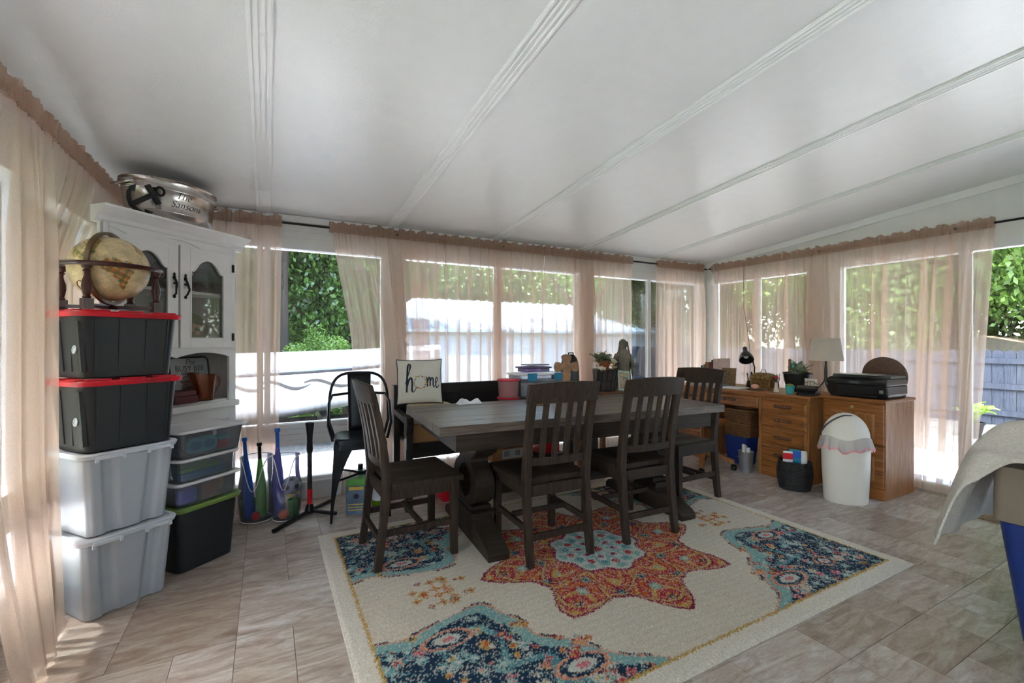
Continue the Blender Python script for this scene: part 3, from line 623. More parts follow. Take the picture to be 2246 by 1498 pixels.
# boat on its trailer
def boat():
    t = thing('motor_boat', 'white speedboat with black swoosh stripe parked outside the back window', 'boat', (-0.5, 7.0, 0))
    xs_ = [-2.9, -2.0, -1.0, 0.0, 0.8, 1.5, 2.1, 2.6, 2.95]
    hw = [0.92, 0.97, 1.0, 1.0, 0.95, 0.82, 0.6, 0.34, 0.05]; kz = [0.16, 0.15, 0.14, 0.15, 0.19, 0.28, 0.42, 0.62, 0.92]; gz = [0.98, 0.98, 0.99, 1.0, 1.02, 1.04, 1.07, 1.09, 1.11]
    def ring(i):
        x, w, k, g_ = xs_[i], hw[i], kz[i], gz[i]; c = k + (g_ - k) * 0.38
        return [(x, -w, g_), (x, -w * .97, g_ - (g_ - c) * .5), (x, -w * .86, c), (x, -w * .4, k + (c - k) * .4), (x, 0, k), (x, w * .4, k + (c - k) * .4), (x, w * .86, c), (x, w * .97, g_ - (g_ - c) * .5), (x, w, g_), (x, w * .5, g_ + .05), (x, 0, g_ + .07), (x, -w * .5, g_ + .05)]
    MB().loft([ring(i) for i in range(9)]).obj('hull', 'boat', t, 60)
    MB().tube([(xs_[i], -hw[i] - .015, gz[i] - .17) for i in range(9)], 0.018, 6).obj('rub_rail', 'iron', t)
    # swoosh graphics lying on the hull side
    def side(x, z):
        i = max(j for j in range(9) if xs_[j] <= x); i = min(i, 7); f = (x - xs_[i]) / (xs_[i + 1] - xs_[i])
        g_ = gz[i] + (gz[i + 1] - gz[i]) * f; k = kz[i] + (kz[i + 1] - kz[i]) * f; w = hw[i] + (hw[i + 1] - hw[i]) * f; c = k + (g_ - k) * .38
        q = (g_ - z) / (g_ - c); return -(w * (1 - .14 * q * q)) - 0.012
    for j, (x0, ln) in enumerate([(-0.05, .62), (0.42, .6), (0.9, .7), (1.45, .6), (-1.5, .9), (-.75, .7)]):
        def sf(u, v, x0=x0, ln=ln):
            x = x0 + ln * u; z = 0.70 + 0.05 * math.sin(u * 2 * PI + 0.5) + (v - .5) * 0.06 * (1 - u) * (0.3 + u * 2)
            return (x, side(x, z), z)
        MB().grid(sf, 14, 2).obj('swoosh_stripe', 'black', t, 0)
    fr = MB()
    for s in (-.5, .5): fr.bar((-2.6, s, .05), (2.2, s * .5, .08), .08, .1)
    fr.bar((2.0, 0, .08), (3.6, 0, .05), .08, .1).bar((-1.2, -.9, .05), (-1.2, .9, .05), .1, .1).bar((1.2, -.5, .08), (1.2, .5, .08), .1, .3)
    fr.obj('trailer_frame', 'iron', t)
    for s in (-1, 1): MB().lathe([(.1, -.08), (.3, -.09), (.3, .09), (.1, .08)], (0, 0, 0), 20).xf(Matrix.Translation((-1.2, s * .95, .13)) @ Matrix.Rotation(PI / 2, 4, 'X')).obj('wheel', 'rubber', t)
boat()
# metal barn
def barn():
    t = thing('metal_barn', 'pale blue metal barn with garage doors behind the back curtains', 'building', (0, 0, 0))
    y0, z0, ze, zr = 12.6, -1.6, 1.55, 2.75
    MB().box(3.2, 15, y0, 20, z0, ze).obj('wall', 'siding', t, 0)
    rb = MB()
    for k in range(40): rb.box(3.2 + .3 * k, 3.24 + .3 * k, y0 - .03, y0, z0, ze)
    rb.obj('siding_rib', 'siding', t, 0)['kind'] = 'stuff'
    rf = MB().add([(2.9, y0 - .4, ze - .05), (15.3, y0 - .4, ze - .05), (15.3, 16.5, zr), (2.9, 16.5, zr), (2.9, y0 - .4, ze + .03), (15.3, y0 - .4, ze + .03), (15.3, 16.5, zr + .08), (2.9, 16.5, zr + .08)],
                  [(0, 1, 2, 3), (4, 7, 6, 5), (0, 4, 5, 1), (1, 5, 6, 2), (2, 6, 7, 3), (3, 7, 4, 0)]).obj('roof', 'barnroof', t, 0)
    rr_ = MB()
    for k in range(31): x = 2.9 + .4 * k; rr_.add([(x, y0 - .4, ze + .03), (x + .05, y0 - .4, ze + .03), (x + .05, 16.5, zr + .08), (x, 16.5, zr + .08), (x, y0 - .4, ze + .07), (x + .05, y0 - .4, ze + .07), (x + .05, 16.5, zr + .12), (x, 16.5, zr + .12)], [(0, 1, 2, 3), (4, 7, 6, 5), (0, 4, 5, 1), (1, 5, 6, 2), (2, 6, 7, 3), (3, 7, 4, 0)])
    rr_.obj('roof_rib', 'barnroof', rf, 0)['kind'] = 'stuff'
    MB().box(10.6, 13.1, y0 - .05, y0 + .02, z0, .85).obj('door_opening', 'black', t, 0)  # black slab paints the dark inside of an open doorway
    for k in range(3): MB().box(10.6, 13.1, y0 - .08, y0 - .05, .45 + .13 * k, .57 + .13 * k).obj('door_slat', 'white', t, 0)
    MB().box(10.5, 13.2, y0 - .1, y0 - .03, .85, .98).obj('door_header', 'siding', t, 0)
    d = MB().box(4.6, 7.6, y0 - .06, y0, z0, .8).obj('garage_door', 'white', t, 0)
    for k in range(5): MB().box(4.62, 7.58, y0 - .075, y0 - .06, z0 + .05 + .48 * k, z0 + .49 + .48 * k).obj('door_panel', 'white', d, 0)
barn()
# painted board fence along the right side
def fence():
    t = thing('board_fence', 'slate blue wooden board fence outside the sliding door', 'fence', (10.7, 0, -0.17))
    rr = random.Random(5)
    base = MB().add([(-.012, -.068, 0), (.012, -.068, 0), (.012, .068, 0), (-.012, .068, 0), (-.012, -.068, 1.2), (.012, -.068, 1.2), (.012, .068, 1.2), (-.012, .068, 1.2), (-.012, -.04, 1.24), (.012, -.04, 1.24), (.012, .04, 1.24), (-.012, .04, 1.24)],
                    [(3, 2, 1, 0), (0, 1, 5, 4), (1, 2, 6, 5), (2, 3, 7, 6), (3, 0, 4, 7), (4, 5, 9, 8), (5, 6, 10, 9), (6, 7, 11, 10), (7, 4, 8, 11), (8, 9, 10, 11)]).obj('picket', 'fence', t, 0, loc=(0, -3.0, 0))
    for k in range(1, 102): share(base, 'picket', t, (rr.uniform(-.006, .006), -3.0 + .142 * k, rr.uniform(-.02, .02)))
    for z in (.22, .66, 1.08): MB().box(-.06, -.013, -3.1, 11.45, z - .045, z + .045).obj('rail', 'fence', t, 0)
    for k in range(6): MB().box(.0145, .105, -3 + 2.5 * k, -2.91 + 2.5 * k, 0, 1.2).obj('post', 'fence', t, 0)
fence()
def hosta():
    t = thing('potted_hosta', 'bright green hosta in a dark pot by the blue fence', 'plant', (8.95, 2.62, -0.16))
    t.scale = (.62, .62, .62)
    MB().lathe([(.13, 0), (.2, .34), (.22, .34), (.22, .38), (.18, .38), (.17, .3), (.01, .3)], n=20).obj('pot', 'black', t)
    rr = random.Random(2); base = None
    def lf(u, v): w = .11 * math.sin(PI * min(1, u * .93 + .07)) ** .8; return (.45 * u, (v - .5) * 2 * w, .22 * math.sin(u * 2.2) - abs(v - .5) * -.05)
    base = MB().grid(lf, 7, 4).obj('leaf', 'hosta', t, 180, loc=(0, 0, .34), rot=(0, -.3, 0))
    for k in range(1, 26): share(base, 'leaf', t, (0, 0, .33 + .1 * rr.random()), (rr.uniform(-.3, .3), rr.uniform(-1.0, .15), k * 2.4), (rr.uniform(.7, 1.1),) * 3)
hosta()
def house():
    t = thing('neighbour_house', 'tan-roofed outbuilding seen over the blue fence at the right edge', 'building', (17.0, 5.2, -0.17))
    MB().box(-1, 2.5, -2.2, 1.0, 0, 1.2).obj('wall', 'tan', t, 0)
    MB().prism([(-2.6, 1.05), (1.4, 1.05), (1.4, 1.12), (-.6, 1.55), (-2.6, 1.12)], -1.2, 2.7, 'yz').obj('roof', 'tan', t, 0)
house()
# ------------------------------------------------------------------ corner hutch (local x along front, local -y out into the room)
HZ = 1.93
def arch_panel(w, h, fw, n=14):
    """door frame with an arched opening; returns MB in xz plane, y 0..-.022"""
    mb = MB(); x0, x1 = fw, w - fw; z0 = fw; zs = h - fw - 0.085; zt = h - fw - 0.005
    top = []
    for i in range(n + 1):
        u = i / n; x = x0 + (x1 - x0) * u
        if u < .14: z = zs
        elif u > .86: z = zs
        else: q = (u - .14) / .72; z = zs + .012 + (zt - zs - .012) * math.sin(PI * q) ** .7
        top.append((x, z))
    y0, y1 = 0, -.022
    mb.box(0, x0, y1, y0, 0, h).box(x1, w, y1, y0, 0, h).box(x0, x1, y1, y0, 0, z0)
    for (a, za), (b, zb_) in zip(top[:-1], top[1:]):
        mb.add([(a, y0, za), (b, y0, zb_), (b, y0, h), (a, y0, h), (a, y1, za), (b, y1, zb_), (b, y1, h), (a, y1, h)], [(0, 1, 2, 3), (4, 7, 6, 5), (0, 4, 5, 1), (2, 6, 7, 3)])
    edge = [(x0, -.024, z0)] + [(x, -.024, z) for x, z in top] + [(x1, -.024, z0)]
    return mb, edge
def hutch():
    t = thing('corner_hutch', 'white corner hutch with arched glass doors behind the storage totes', 'cabinet', (-0.474, 3.338, 0), R(45))
    W2 = .40
    # footprint: front line, two short returns, sides running back along the walls (in local axes)
    def L(wx, wy): dx, dy = wx + .474, wy - 3.338; return ((dx + dy) * .7071, (dy - dx) * .7071)
    Lf, Rf, Rb, Cn, Lb = L(-.757, 3.055), L(-.191, 3.621), L(-.191, 3.71), L(-.757, 3.71), L(-.757, 3.2)
    def panel(p, q, z0, z1, th, name, mat):
        p = Vector((p[0], p[1], 0)); q = Vector((q[0], q[1], 0)); d = (q - p).normalized(); nrm = Vector((-d.y, d.x, 0)) * th
        MB().add([tuple(v + Vector((0, 0, z))) for z in (z0, z1) for v in (p, q, q + nrm, p + nrm)], [(0, 3, 2, 1), (4, 5, 6, 7), (0, 1, 5, 4), (1, 2, 6, 5), (2, 3, 7, 6), (3, 0, 4, 7)]).obj(name, mat, t, 0)
    foot = [Lf, Rf, Rb, Cn]
    ins = [(p[0] * .95, .02 + p[1] * .93) for p in foot]
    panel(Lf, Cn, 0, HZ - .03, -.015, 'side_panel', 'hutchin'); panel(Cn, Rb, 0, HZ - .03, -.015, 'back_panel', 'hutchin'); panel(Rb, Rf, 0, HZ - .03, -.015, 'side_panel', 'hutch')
    for z, th, m in ((0.08, .03, 'hutch'), (.80, .05, 'hutch'), (1.165, .03, 'hutch'), (1.525, .018, 'hutch'), (HZ - .035, .03, 'hutch')):
        MB().prism(ins, z, z + th, 'xy').obj('shelf', m, t, 0)
    # face frame
    for x0, x1 in ((-W2, -W2 + .045), (W2 - .045, W2)): MB().box(x0, x1, -.004, .018, 0, HZ - .03).obj('stile', 'hutch', t, 0, bev=.003)
    MB().box(-W2 + .045, W2 - .045, -.0035, .018, HZ - .15, HZ - .03).obj('top_rail', 'hutch', t, 0)
    # scalloped niche valance
    vz = [(u, 1.13 + .03 * abs(math.sin(2 * PI * (u + .355) / .71)) ** .8) for u in [(-.355 + .71 * i / 28) for i in range(29)]]
    mb = MB()
    for (a, za), (b, zb_) in zip(vz[:-1], vz[1:]): mb.add([(xq, y, z) for y in (-.004, .016) for xq, z in ((a, za), (b, zb_), (b, 1.19), (a, 1.19))], [(0, 1, 2, 3), (4, 7, 6, 5), (0, 4, 5, 1), (2, 6, 7, 3)])
    mb.obj('niche_valance', 'hutch', t, 0)
    MB().box(-W2 - .012, W2 + .012, -.03, .03, .80, .838).obj('counter_edge', 'hutch', t, 0, bev=.006)
    MB().box(-.355, .355, -.004, .016, .72, .80).obj('lower_rail', 'hutch', t, 0)
    MB().box(-.02, .02, -.004, .016, .08, .72).obj('centre_stile', 'hutch', t, 0)
    for s in (-1, 1):
        x0 = -.35 if s < 0 else .025
        d = MB().box(x0, x0 + .325, -.022, -.004, .12, .69).obj('lower_door', 'hutch', t, 0, bev=.006)
        MB().box(x0 + .06, x0 + .265, -.026, -.022, .19, .62).obj('door_panel', 'hutch', d, 0, bev=.004)
    # crown: stepped cove with scalloped lower edge
    cr = MB()
    prof = [(0, HZ - .085), (-.014, HZ - .07), (-.02, HZ - .05), (-.065, HZ - .02), (-.082, HZ - .012), (-.082, HZ), (.03, HZ), (.03, HZ - .085)]
    xa = W2 + .0
    rings = []
    for x, e in ((-W2 - .02, 1), (W2 + .055, 1)): rings.append([(x, y, z) for y, z in prof])
    cr.loft(rings); cr.obj('crown_moulding', 'hutch', t, 0)
    sc = MB(); pts = [(-.36 + .72 * i / 40) for i in range(41)]
    for a, b in zip(pts[:-1], pts[1:]):
        f = lambda u: HZ - .112 + .018 * math.sin(abs(u) * 17 + 1.2)
        sc.add([(x, y, z) for y in (-.012, .0) for x, z in ((a, f(a)), (b, f(b)), (b, HZ - .08), (a, HZ - .08))], [(0, 1, 2, 3), (4, 7, 6, 5), (0, 4, 5, 1), (2, 6, 7, 3)])
    sc.obj('scalloped_frieze', 'hutch', t, 0)
    MB().prism([(p[0], p[1]) for p in foot], HZ - .03, HZ - .002, 'xy').obj('top_board', 'hutch', t, 0)
    # glass doors
    dh = HZ - .12 - 1.193
    for s in (-1, 1):
        x0 = -.355 if s < 0 else .006; w = .349
        mb, edge = arch_panel(w, dh, .062)
        d = mb.obj('glass_door', 'hutch', t, 0, loc=(x0, -.004, 1.19), bev=.003)
        MB().tube(edge, .005, 6, closed=True).obj('bead', 'hutch', d)
        MB().box(.06, w - .06, -.012, -.009, .05, dh - .055).obj('pane', 'cabglass', d, 0)
        hx = w - .028 if s < 0 else .028; hz = .36
        h = MB().tube([(hx, -.024, hz + .05), (hx, -.034, hz + .045), (hx, -.045, hz + .02), (hx + .006 * s, -.05, hz - .01), (hx, -.04, hz - .04), (hx, -.026, hz - .048)], [.004, .006, .007, .006, .005, .004], 8)
        h.sphere((hx, -.026, hz + .055), .011, 8, 6, (1, .5, 1.2)).sphere((hx, -.026, hz + .075), .008, 8, 6, (1, .5, 1.4)).sphere((hx, -.026, hz - .055), .010, 8, 6, (1, .5, 1))
        h.sphere((hx, -.034, hz + .022), .012, 8, 6, (1.2, .8, .6))
        h.obj('handle', 'iron', d)
        for z in (.07, dh - .09):
            ex = -.006 if s < 0 else w + .006
            MB().box(ex - .006, ex + .006, -.03, -.002, z - .025, z + .025).obj('hinge', 'iron', d, 0)
    return t
HT = hutch()
HM = Matrix.Translation((-0.474, 3.338, 0)) @ Matrix.Rotation(R(45), 4, 'Z')
def hl(x, y, z): return tuple(HM @ Vector((x, y, z + .0015)))
def bowl(name, label, loc, r, h, mat, cat='bowl', group=None):
    o = MB().lathe([(r * .45, 0), (r * .8, h * .4), (r, h), (r * .95, h), (r * .74, h * .45), (r * .4, .008)], n=22).obj(name, mat, None, loc=loc); return tag(o, label, cat, group)
# things inside the hutch
def bloom(mb, c, r, rr, n=9):
    for k in range(n):
        a = rr.uniform(0, 6.28); e = rr.uniform(-.3, 1.2); d = Vector((math.cos(a) * math.cos(e), math.sin(a) * math.cos(e), math.sin(e)))
        mb.sphere(tuple(Vector(c) + d * r * .6), r * .55, 7, 5, (1, 1, .7))
    return mb
rr = random.Random(21)
def flower_bowl(loc, label, potmat, petal):
    t = thing('flower_bowl', label, 'bowl', loc)
    MB().lathe([(.03, 0), (.055, .03), (.065, .075), (.06, .075), (.045, .03), (.01, .01)], n=18).obj('bowl', potmat, t)
    mb = MB()
    for k in range(6): bloom(mb, (rr.uniform(-.05, .05), rr.uniform(-.04, .04), .09 + rr.uniform(0, .035)), .03, rr)
    mb.obj('blooms', petal, t)
flower_bowl(hl(.075, .08, 1.5435), 'dark bowl of pale pink blooms on the upper shelf of the right glass door', 'darknavy', 'rosepetal')
flower_bowl(hl(-.20, .06, 1.5435), 'dark bowl of dried red blooms on the upper shelf of the left glass door', 'darknavy', 'rose')
o = MB().lathe([(.05, 0), (.07, .03), (.07, .09), (.035, .2), (.02, .25), (.015, .25), (.03, .19), (.06, .09), (.06, .03), (.01, .015)], n=20).obj('glass_cloche', M['teal'] and clear('teal_glass', (.55, .8, .8, 1), 1.3, .02, .15, C(110, 165, 165)), None, loc=hl(.255, .12, 1.5435)); tag(o, 'tall teal glass cloche on the upper shelf of the right glass door', 'cloche')
bowl('dark_bowl', 'dark purple bowl beside the teal cloche', hl(.18, .05, 1.5435), .035, .055, 'darknavy')
bowl('grey_dome_bowl', 'white bowl under the dried red blooms shelf, left glass door', hl(-.19, .09, 1.1955), .07, .06, 'ceramic')
def plate_up(label, loc, r, mat, mat2):
    t = thing('display_plate', label, 'plate', loc, R(45))
    Mx = Matrix.Translation((0, 0, r)) @ Matrix.Rotation(R(78), 4, 'X')
    MB().lathe([(r * .6, 0), (r, .012), (r, .017), (r * .58, .006), (.002, .006)], n=28).xf(Mx).obj('plate', mat, t)
    mb = MB(); r2 = random.Random(int(r * 1000))
    for k in range(9):
        a = k * 2.4; q = r * .5 * (k / 9) ** .5; mb.lathe([(.001, 0), (r * .14, .001), (r * .14, .003), (.001, .004)], (q * math.cos(a), q * math.sin(a), .009), 10)
    mb.xf(Mx).obj('painted_flower', mat2, t)
plate_up('floral plate standing on the lower shelf behind the right glass door', hl(.22, .165, 1.1955), .11, 'succ', 'rosepetal')
plate_up('grey plate standing upright on the top shelf behind the right glass door', hl(.1, .22, 1.5435), .1, 'sign', 'paper')
plate_up('dark plate standing upright behind the left glass door', hl(-.14, .15, 1.5435), .09, 'darknavy', 'rose')
o = MB().box(-.03, .03, -.008, .008, 0, .085).obj('greeting_card', 'teal', None, 0, loc=hl(.075, .05, 1.287), rz=R(45)); tag(o, 'small teal card behind the right glass door, left side', 'card')
o = MB().box(-.05, .05, -.05, .05, 0, .09).obj('keepsake_box', 'goldbox', None, 0, loc=hl(.075, .06, 1.1955), rz=R(45), bev=.004); tag(o, 'small brown patterned box under the teal card in the hutch', 'box')
# niche: tin sign, amber jug, maroon books, plates
def sign():
    t = thing('tin_sign', 'grey tin sign reading The BUSY BEE Garden in the hutch niche', 'sign', hl(.19, .115, .8575), R(45))
    Mx = Matrix.Rotation(R(-8), 4, 'X')
    w, h = .26, .27
    def sh(p): return [(x, 0, z + h / 2) for x, z, _ in p]
    ring = lambda q, y: [(p[0], y, p[1] + h / 2) for p in rrect(w + q, h + q, .03, 4)]
    MB().loft([ring(0, 0), ring(0, -.004)]).xf(Mx).obj('plate', 'sign', t, 0)
    MB().tube([(p[0], -.004, p[1] + h / 2) for p in rrect(w, h, .03, 4)], .006, 6, closed=True).xf(Mx).obj('dark_border', 'signedge', t)
    def put(T, z, sx=1.0, nm='lettering'):
        vs, fs = T; MB().add([(x * sx, -.0055, z + y) for x, y, _ in vs], fs).xf(Mx).obj(nm, 'black', t, 0, recalc=False)
    put(T_BEE0, .240); put(T_BEE, .197, .93); put(T_GARD, .080, 1.05)
    bee = MB().sphere((0, -.006, .146), .012, 10, 6, (.8, .15, 1.5))
    for s in (-1, 1):
        for a, l in ((.5, .06), (.15, .07), (-.25, .05)): bee.tube([(0, -.006, .151), (s * l * .6, -.006, .151 + l * (a + .2) * .6), (s * l, -.006, .151 + l * a * .6)], .002, 5)
    bee.xf(Mx).obj('bee_drawing', 'black', t)
    sq = MB()
    for z, n in ((.114, 9), (.034, 6)): sq.tube([(-.07 + .14 * i / (n * 4), -.0055, z + .006 * math.sin(i * 1.57)) for i in range(n * 4 + 1)], .0016, 5)
    sq.xf(Mx).obj('small_lettering', 'black', t)
sign()
def jug():
    t = thing('glass_pitcher', 'amber pink glass pitcher in front of the tin sign', 'pitcher', hl(.21, .035, .851), R(45))
    n = 28; prof = [(.045, 0), (.05, .01), (.062, .10), (.068, .165), (.064, .165), (.058, .1), (.046, .014), (.002, .014)]
    mb = MB().lathe(prof, n=n)
    mb.v = [(x - (.035 * max(0, z - .12) / .045 if (x < -.045 and abs(y) < .03) else 0), y, z + (.02 if (x < -.05 and z > .16 and abs(y) < .03) else 0)) for x, y, z in mb.v]
    mb.obj('body', 'amber', t)
    MB().tube([(.06, 0, .14), (.09, 0, .145), (.105, 0, .12), (.1, 0, .08), (.075, 0, .055), (.054, 0, .05)], .007, 8).obj('handle', 'amber', t)
jug()
o = MB().box(-.075, .075, -.06, .06, 0, .045).obj('maroon_box', 'maroon', None, 0, loc=hl(.055, .045, .851), rz=R(45), bev=.003); tag(o, 'maroon box lying in the hutch niche beside the pitcher', 'box')
o = MB().box(-.07, .07, -.055, .055, 0, .03).obj('maroon_box', 'maroon', None, 0, loc=hl(.05, .045, .8965), rz=R(45), bev=.003); tag(o, 'upper maroon box of two stacked in the hutch niche', 'box')
for k in range(5):
    o = MB().lathe([(.05, 0), (.085, .012), (.085, .016), (.05, .005), (.002, .005)], n=26).obj('dinner_plate', 'ceramic', None, loc=hl(-.12, .12, .851 + .0165 * k)); tag(o, ['lowest', 'second lowest', 'middle', 'second highest', 'topmost'][k] + ' white dinner plate of the stack in the hutch niche', 'plate', 'plates in the hutch niche')

# ------------------------------------------------------------------ steel tub and anchor on the hutch
def tub():
    a, b, h = .265, .185, .235
    t = thing('steel_tub', 'oval polished steel tub with engraved lettering on top of the hutch', 'tub', (-0.520, 3.468, HZ + .001), R(45))
    prof = [(.86, 0), (.88, .004), (.90, .05), (.915, .053), (.915, .06), (.905, .063), (.96, .175), (.975, .178), (.975, .186), (.965, .189), (.985, h - .008), (1.0, h - .004), (1.005, h), (.985, h), (.94, .18), (.87, .02), (.01, .015)]
    mb = MB(); rings = [[(a * r * math.cos(2 * PI * i / 48), b * r * math.sin(2 * PI * i / 48), z) for i in range(48)] for r, z in prof]
    mb.loft(rings).obj('body', 'galv', t, 50)
    MB().tube([(a * 1.0 * math.cos(2 * PI * i / 48), b * 1.0 * math.sin(2 * PI * i / 48), h) for i in range(48)], .006, 6, closed=True).obj('rolled_rim', 'galv', t)
    for s in (-1, 1):
        hd = MB().tube([(s * a * .97, -.06, h - .03), (s * (a * .97 + .035), -.055, h - .05), (s * (a * .97 + .035), .055, h - .05), (s * a * .97, .06, h - .03)], .0055, 8)
        hd.box(s * a * .96 - .01, s * a * .96 + .012, -.05, .05, h - .045, h - .015).obj('handle', 'galv', t)
    def wrap(T, cx, zc_, nm):
        vs, fs = T; out = []
        for x, y, _ in vs:
            th = -PI / 2 + (x + cx) / (a * .93); z = zc_ + y; r = .905 + (z - .063) / .112 * .055 + .012
            out.append((a * r * math.cos(th), b * r * math.sin(th), z))
        MB().add(out, fs).obj(nm, 'signedge', t, 0, recalc=False)
    wrap(T_SANS1, -.05, .155, 'engraved_lettering'); wrap(T_SANS2, -.03, .105, 'engraved_lettering')
tub()
def anchor():
    t = thing('anchor_ornament', 'black anchor ornament leaning against the steel tub', 'ornament', hl(-.285, -.045, HZ + .002), R(45))
    Mx = Matrix.Translation((0, -.02, .03)) @ Matrix.Rotation(R(5), 4, 'X') @ Matrix.Rotation(R(52), 4, 'Y')
    MB().box(-.012, .012, -.01, .01, 0, .155).xf(Mx).obj('shank', 'iron', t, 0, bev=.003)
    MB().box(-.055, .055, -.011, .011, .115, .14).xf(Mx).obj('stock', 'iron', t, 0, bev=.003)
    MB().tube([(.022 * math.cos(q * PI / 8), 0, .175 + .022 * math.sin(q * PI / 8)) for q in range(16)], .007, 8, closed=True).xf(Mx).obj('ring', 'iron', t)
    MB().tube([(-.075, 0, .05), (-.06, 0, .02), (-.03, 0, .0), (0, 0, -.008), (.03, 0, .0), (.06, 0, .02), (.075, 0, .05)], [.004, .011, .012, .012, .012, .011, .004], 8).xf(Mx).obj('arms', 'iron', t)
    for s in (-1, 1): MB().prism([(s * .085, .03), (s * .078, .07), (s * .05, .045)], -.008, .008, 'xz').xf(Mx).obj('fluke', 'iron', t, 0)
anchor()

# ------------------------------------------------------------------ storage totes
def tote(label, loc, rz, w, d, h, bmat, lmat, style, lid=True, open_h=None, name='storage_tote', r=.035, taper=.035, cat='storage box', lidh=.03):
    t = thing(name, label, cat, loc, rz)
    if style == 'grey':
        def ring(q, z):
            # front face with a stepped recess beside each corner
            hw, hd = w / 2 - q, d / 2 - q
            P = [(-hw, -hd + .02), (-hw + .02, -hd), (-hw + .055, -hd), (-hw + .07, -hd + .014), (-hw + .105, -hd + .014), (-hw + .12, -hd), (hw - .12, -hd), (hw - .105, -hd + .014), (hw - .07, -hd + .014), (hw - .055, -hd), (hw - .02, -hd), (hw, -hd + .02)]
            P += [(hw, hd - .02), (hw - .02, hd), (-hw + .02, hd), (-hw, hd - .02)]
            return [(x, y, z) for x, y in P]
        MB().loft([ring(taper, 0), ring(.012, h - .035)]).obj('body', bmat, t, 0, bev=.006)
    else:
        rings = [[(x, y, 0) for x, y, _ in rrect(w - 2 * taper, d - 2 * taper, r)], [(x, y, h - .02) for x, y, _ in rrect(w - .03, d - .03, r)]]
        if style == 'clear':
            i1 = [(x, y, h - .02) for x, y, _ in rrect(w - .036, d - .036, r)]; i0 = [(x, y, .004) for x, y, _ in rrect(w - 2 * taper - .006, d - 2 * taper - .006, r)]
            MB().loft(rings + [i1, i0]).obj('body', bmat, t, 60)
        else: MB().loft(rings).obj('body', bmat, t, 60, bev=.004)
    if style == 'black':
        for fx in (-.32, -.12, .12, .32):
            x0 = fx * w; MB().add([(x0 - .004, -d / 2 + taper - .003, .03), (x0 + .004, -d / 2 + taper - .003, .03), (x0 * 1.06 + .004, -d / 2 + .012, h - .04), (x0 * 1.06 - .004, -d / 2 + .012, h - .04), (x0 - .004, -d / 2 + taper + .01, .03), (x0 + .004, -d / 2 + taper + .01, .03), (x0 * 1.06 + .004, -d / 2 + .03, h - .04), (x0 * 1.06 - .004, -d / 2 + .03, h - .04)],
                                 [(0, 1, 2, 3), (4, 7, 6, 5), (0, 4, 5, 1), (1, 5, 6, 2), (2, 6, 7, 3), (3, 7, 4, 0)]).obj('rib', bmat, t, 0)
        for fy, hh in ((-.36, .96), (-.1, .55), (.12, .96)):
            y0 = fy * d; zt = h * hh - .04; q = (zt / h)
            MB().add([(-w / 2 + taper - .006, y0 - .008, .03), (-w / 2 + taper - .006, y0 + .008, .03), (-w / 2 + taper * (1 - q) + .008 * q + .002, y0 + .008, zt), (-w / 2 + taper * (1 - q) + .008 * q + .002, y0 - .008, zt),
                      (-w / 2 + taper + .01, y0 - .008, .03), (-w / 2 + taper + .01, y0 + .008, .03), (-w / 2 + .03, y0 + .008, zt), (-w / 2 + .03, y0 - .008, zt)],
                     [(0, 1, 2, 3), (4, 7, 6, 5), (0, 4, 5, 1), (1, 5, 6, 2), (2, 6, 7, 3), (3, 7, 4, 0)]).obj('rib', bmat, t, 0)
        MB().lathe([(.019, 0), (.019, .004), (.013, .004), (.013, .002), (.001, .002)], n=18).xf(Matrix.Translation((-w / 2 + .026, -.10 * d - .045, h * .42)) @ Matrix.Rotation(R(-84), 4, 'Y')).obj('moulded_roundel', 'greytote', t)
    if lid:
        z0 = h - .038
        L0 = [[(x, y, z0 + .006) for x, y, _ in rrect(w + .004, d + .004, r + .01)], [(x, y, z0 + lidh - .006) for x, y, _ in rrect(w + .016, d + .016, r + .014)], [(x, y, z0 + lidh) for x, y, _ in rrect(w + .006, d + .006, r + .01)], [(x, y, z0 + lidh) for x, y, _ in rrect(w - .03, d - .03, r)], [(x, y, z0 + lidh - .006) for x, y, _ in rrect(w - .04, d - .04, r)]]
        lo = MB().loft(L0).obj('lid', lmat, t, 35)
        if style == 'black':
            for fx in (-.33, -.02, .30):
                MB().box(fx * w - .045, fx * w + .045, -d / 2 + .002, -d / 2 + .035, z0 + lidh, z0 + lidh + .007).obj('lid_rib', lmat, lo, 0, bev=.003)
            for fy in (-.25, .2): MB().box(-w / 2 + .002, -w / 2 + .035, fy * d - .04, fy * d + .04, z0 + lidh, z0 + lidh + .007).obj('lid_rib', lmat, lo, 0, bev=.003)
            vs, fs = T_GAL; MB().add([(x + .06, -d / 2 - .0085, z0 + .018 + y * .8) for x, y, _ in vs], fs).obj('embossed_lettering', 'redtext', lo, 0, recalc=False)
        if style == 'grey':
            for s in (-1, 1):
                MB().box(s * .10 - .05, s * .10 + .05, -d / 2 - .016, -d / 2 - .004, z0 + .002, z0 + .02).obj('lid_latch', lmat, lo, 0, bev=.003)
                for q in (-.05, .05): MB().box(s * .10 + q - .006, s * .10 + q + .006, -d / 2 - .02, -d / 2 - .012, z0 - .006, z0 + .012).obj('latch_tab', lmat, lo, 0)
    return t
def st(corner, ang, w, d, fx=.5, fy=.5):
    u = Vector((math.cos(ang), math.sin(ang))); v = Vector((-u.y, u.x)); c = Vector(corner) + u * w * fx + v * d * fy; return c
A1 = R(36.9); c1 = st((-.70, 2.575), A1, .385, .32)
tote('grey storage tote at the bottom of the left stack, standing on the floor', (c1.x, c1.y, 0), A1, .385, .32, .375, 'greytote', 'greylid', 'grey')
tote('grey storage tote second from the bottom of the left stack', (c1.x + .004, c1.y, .368), A1 + R(1.5), .385, .32, .38, 'greytote', 'greylid', 'grey')
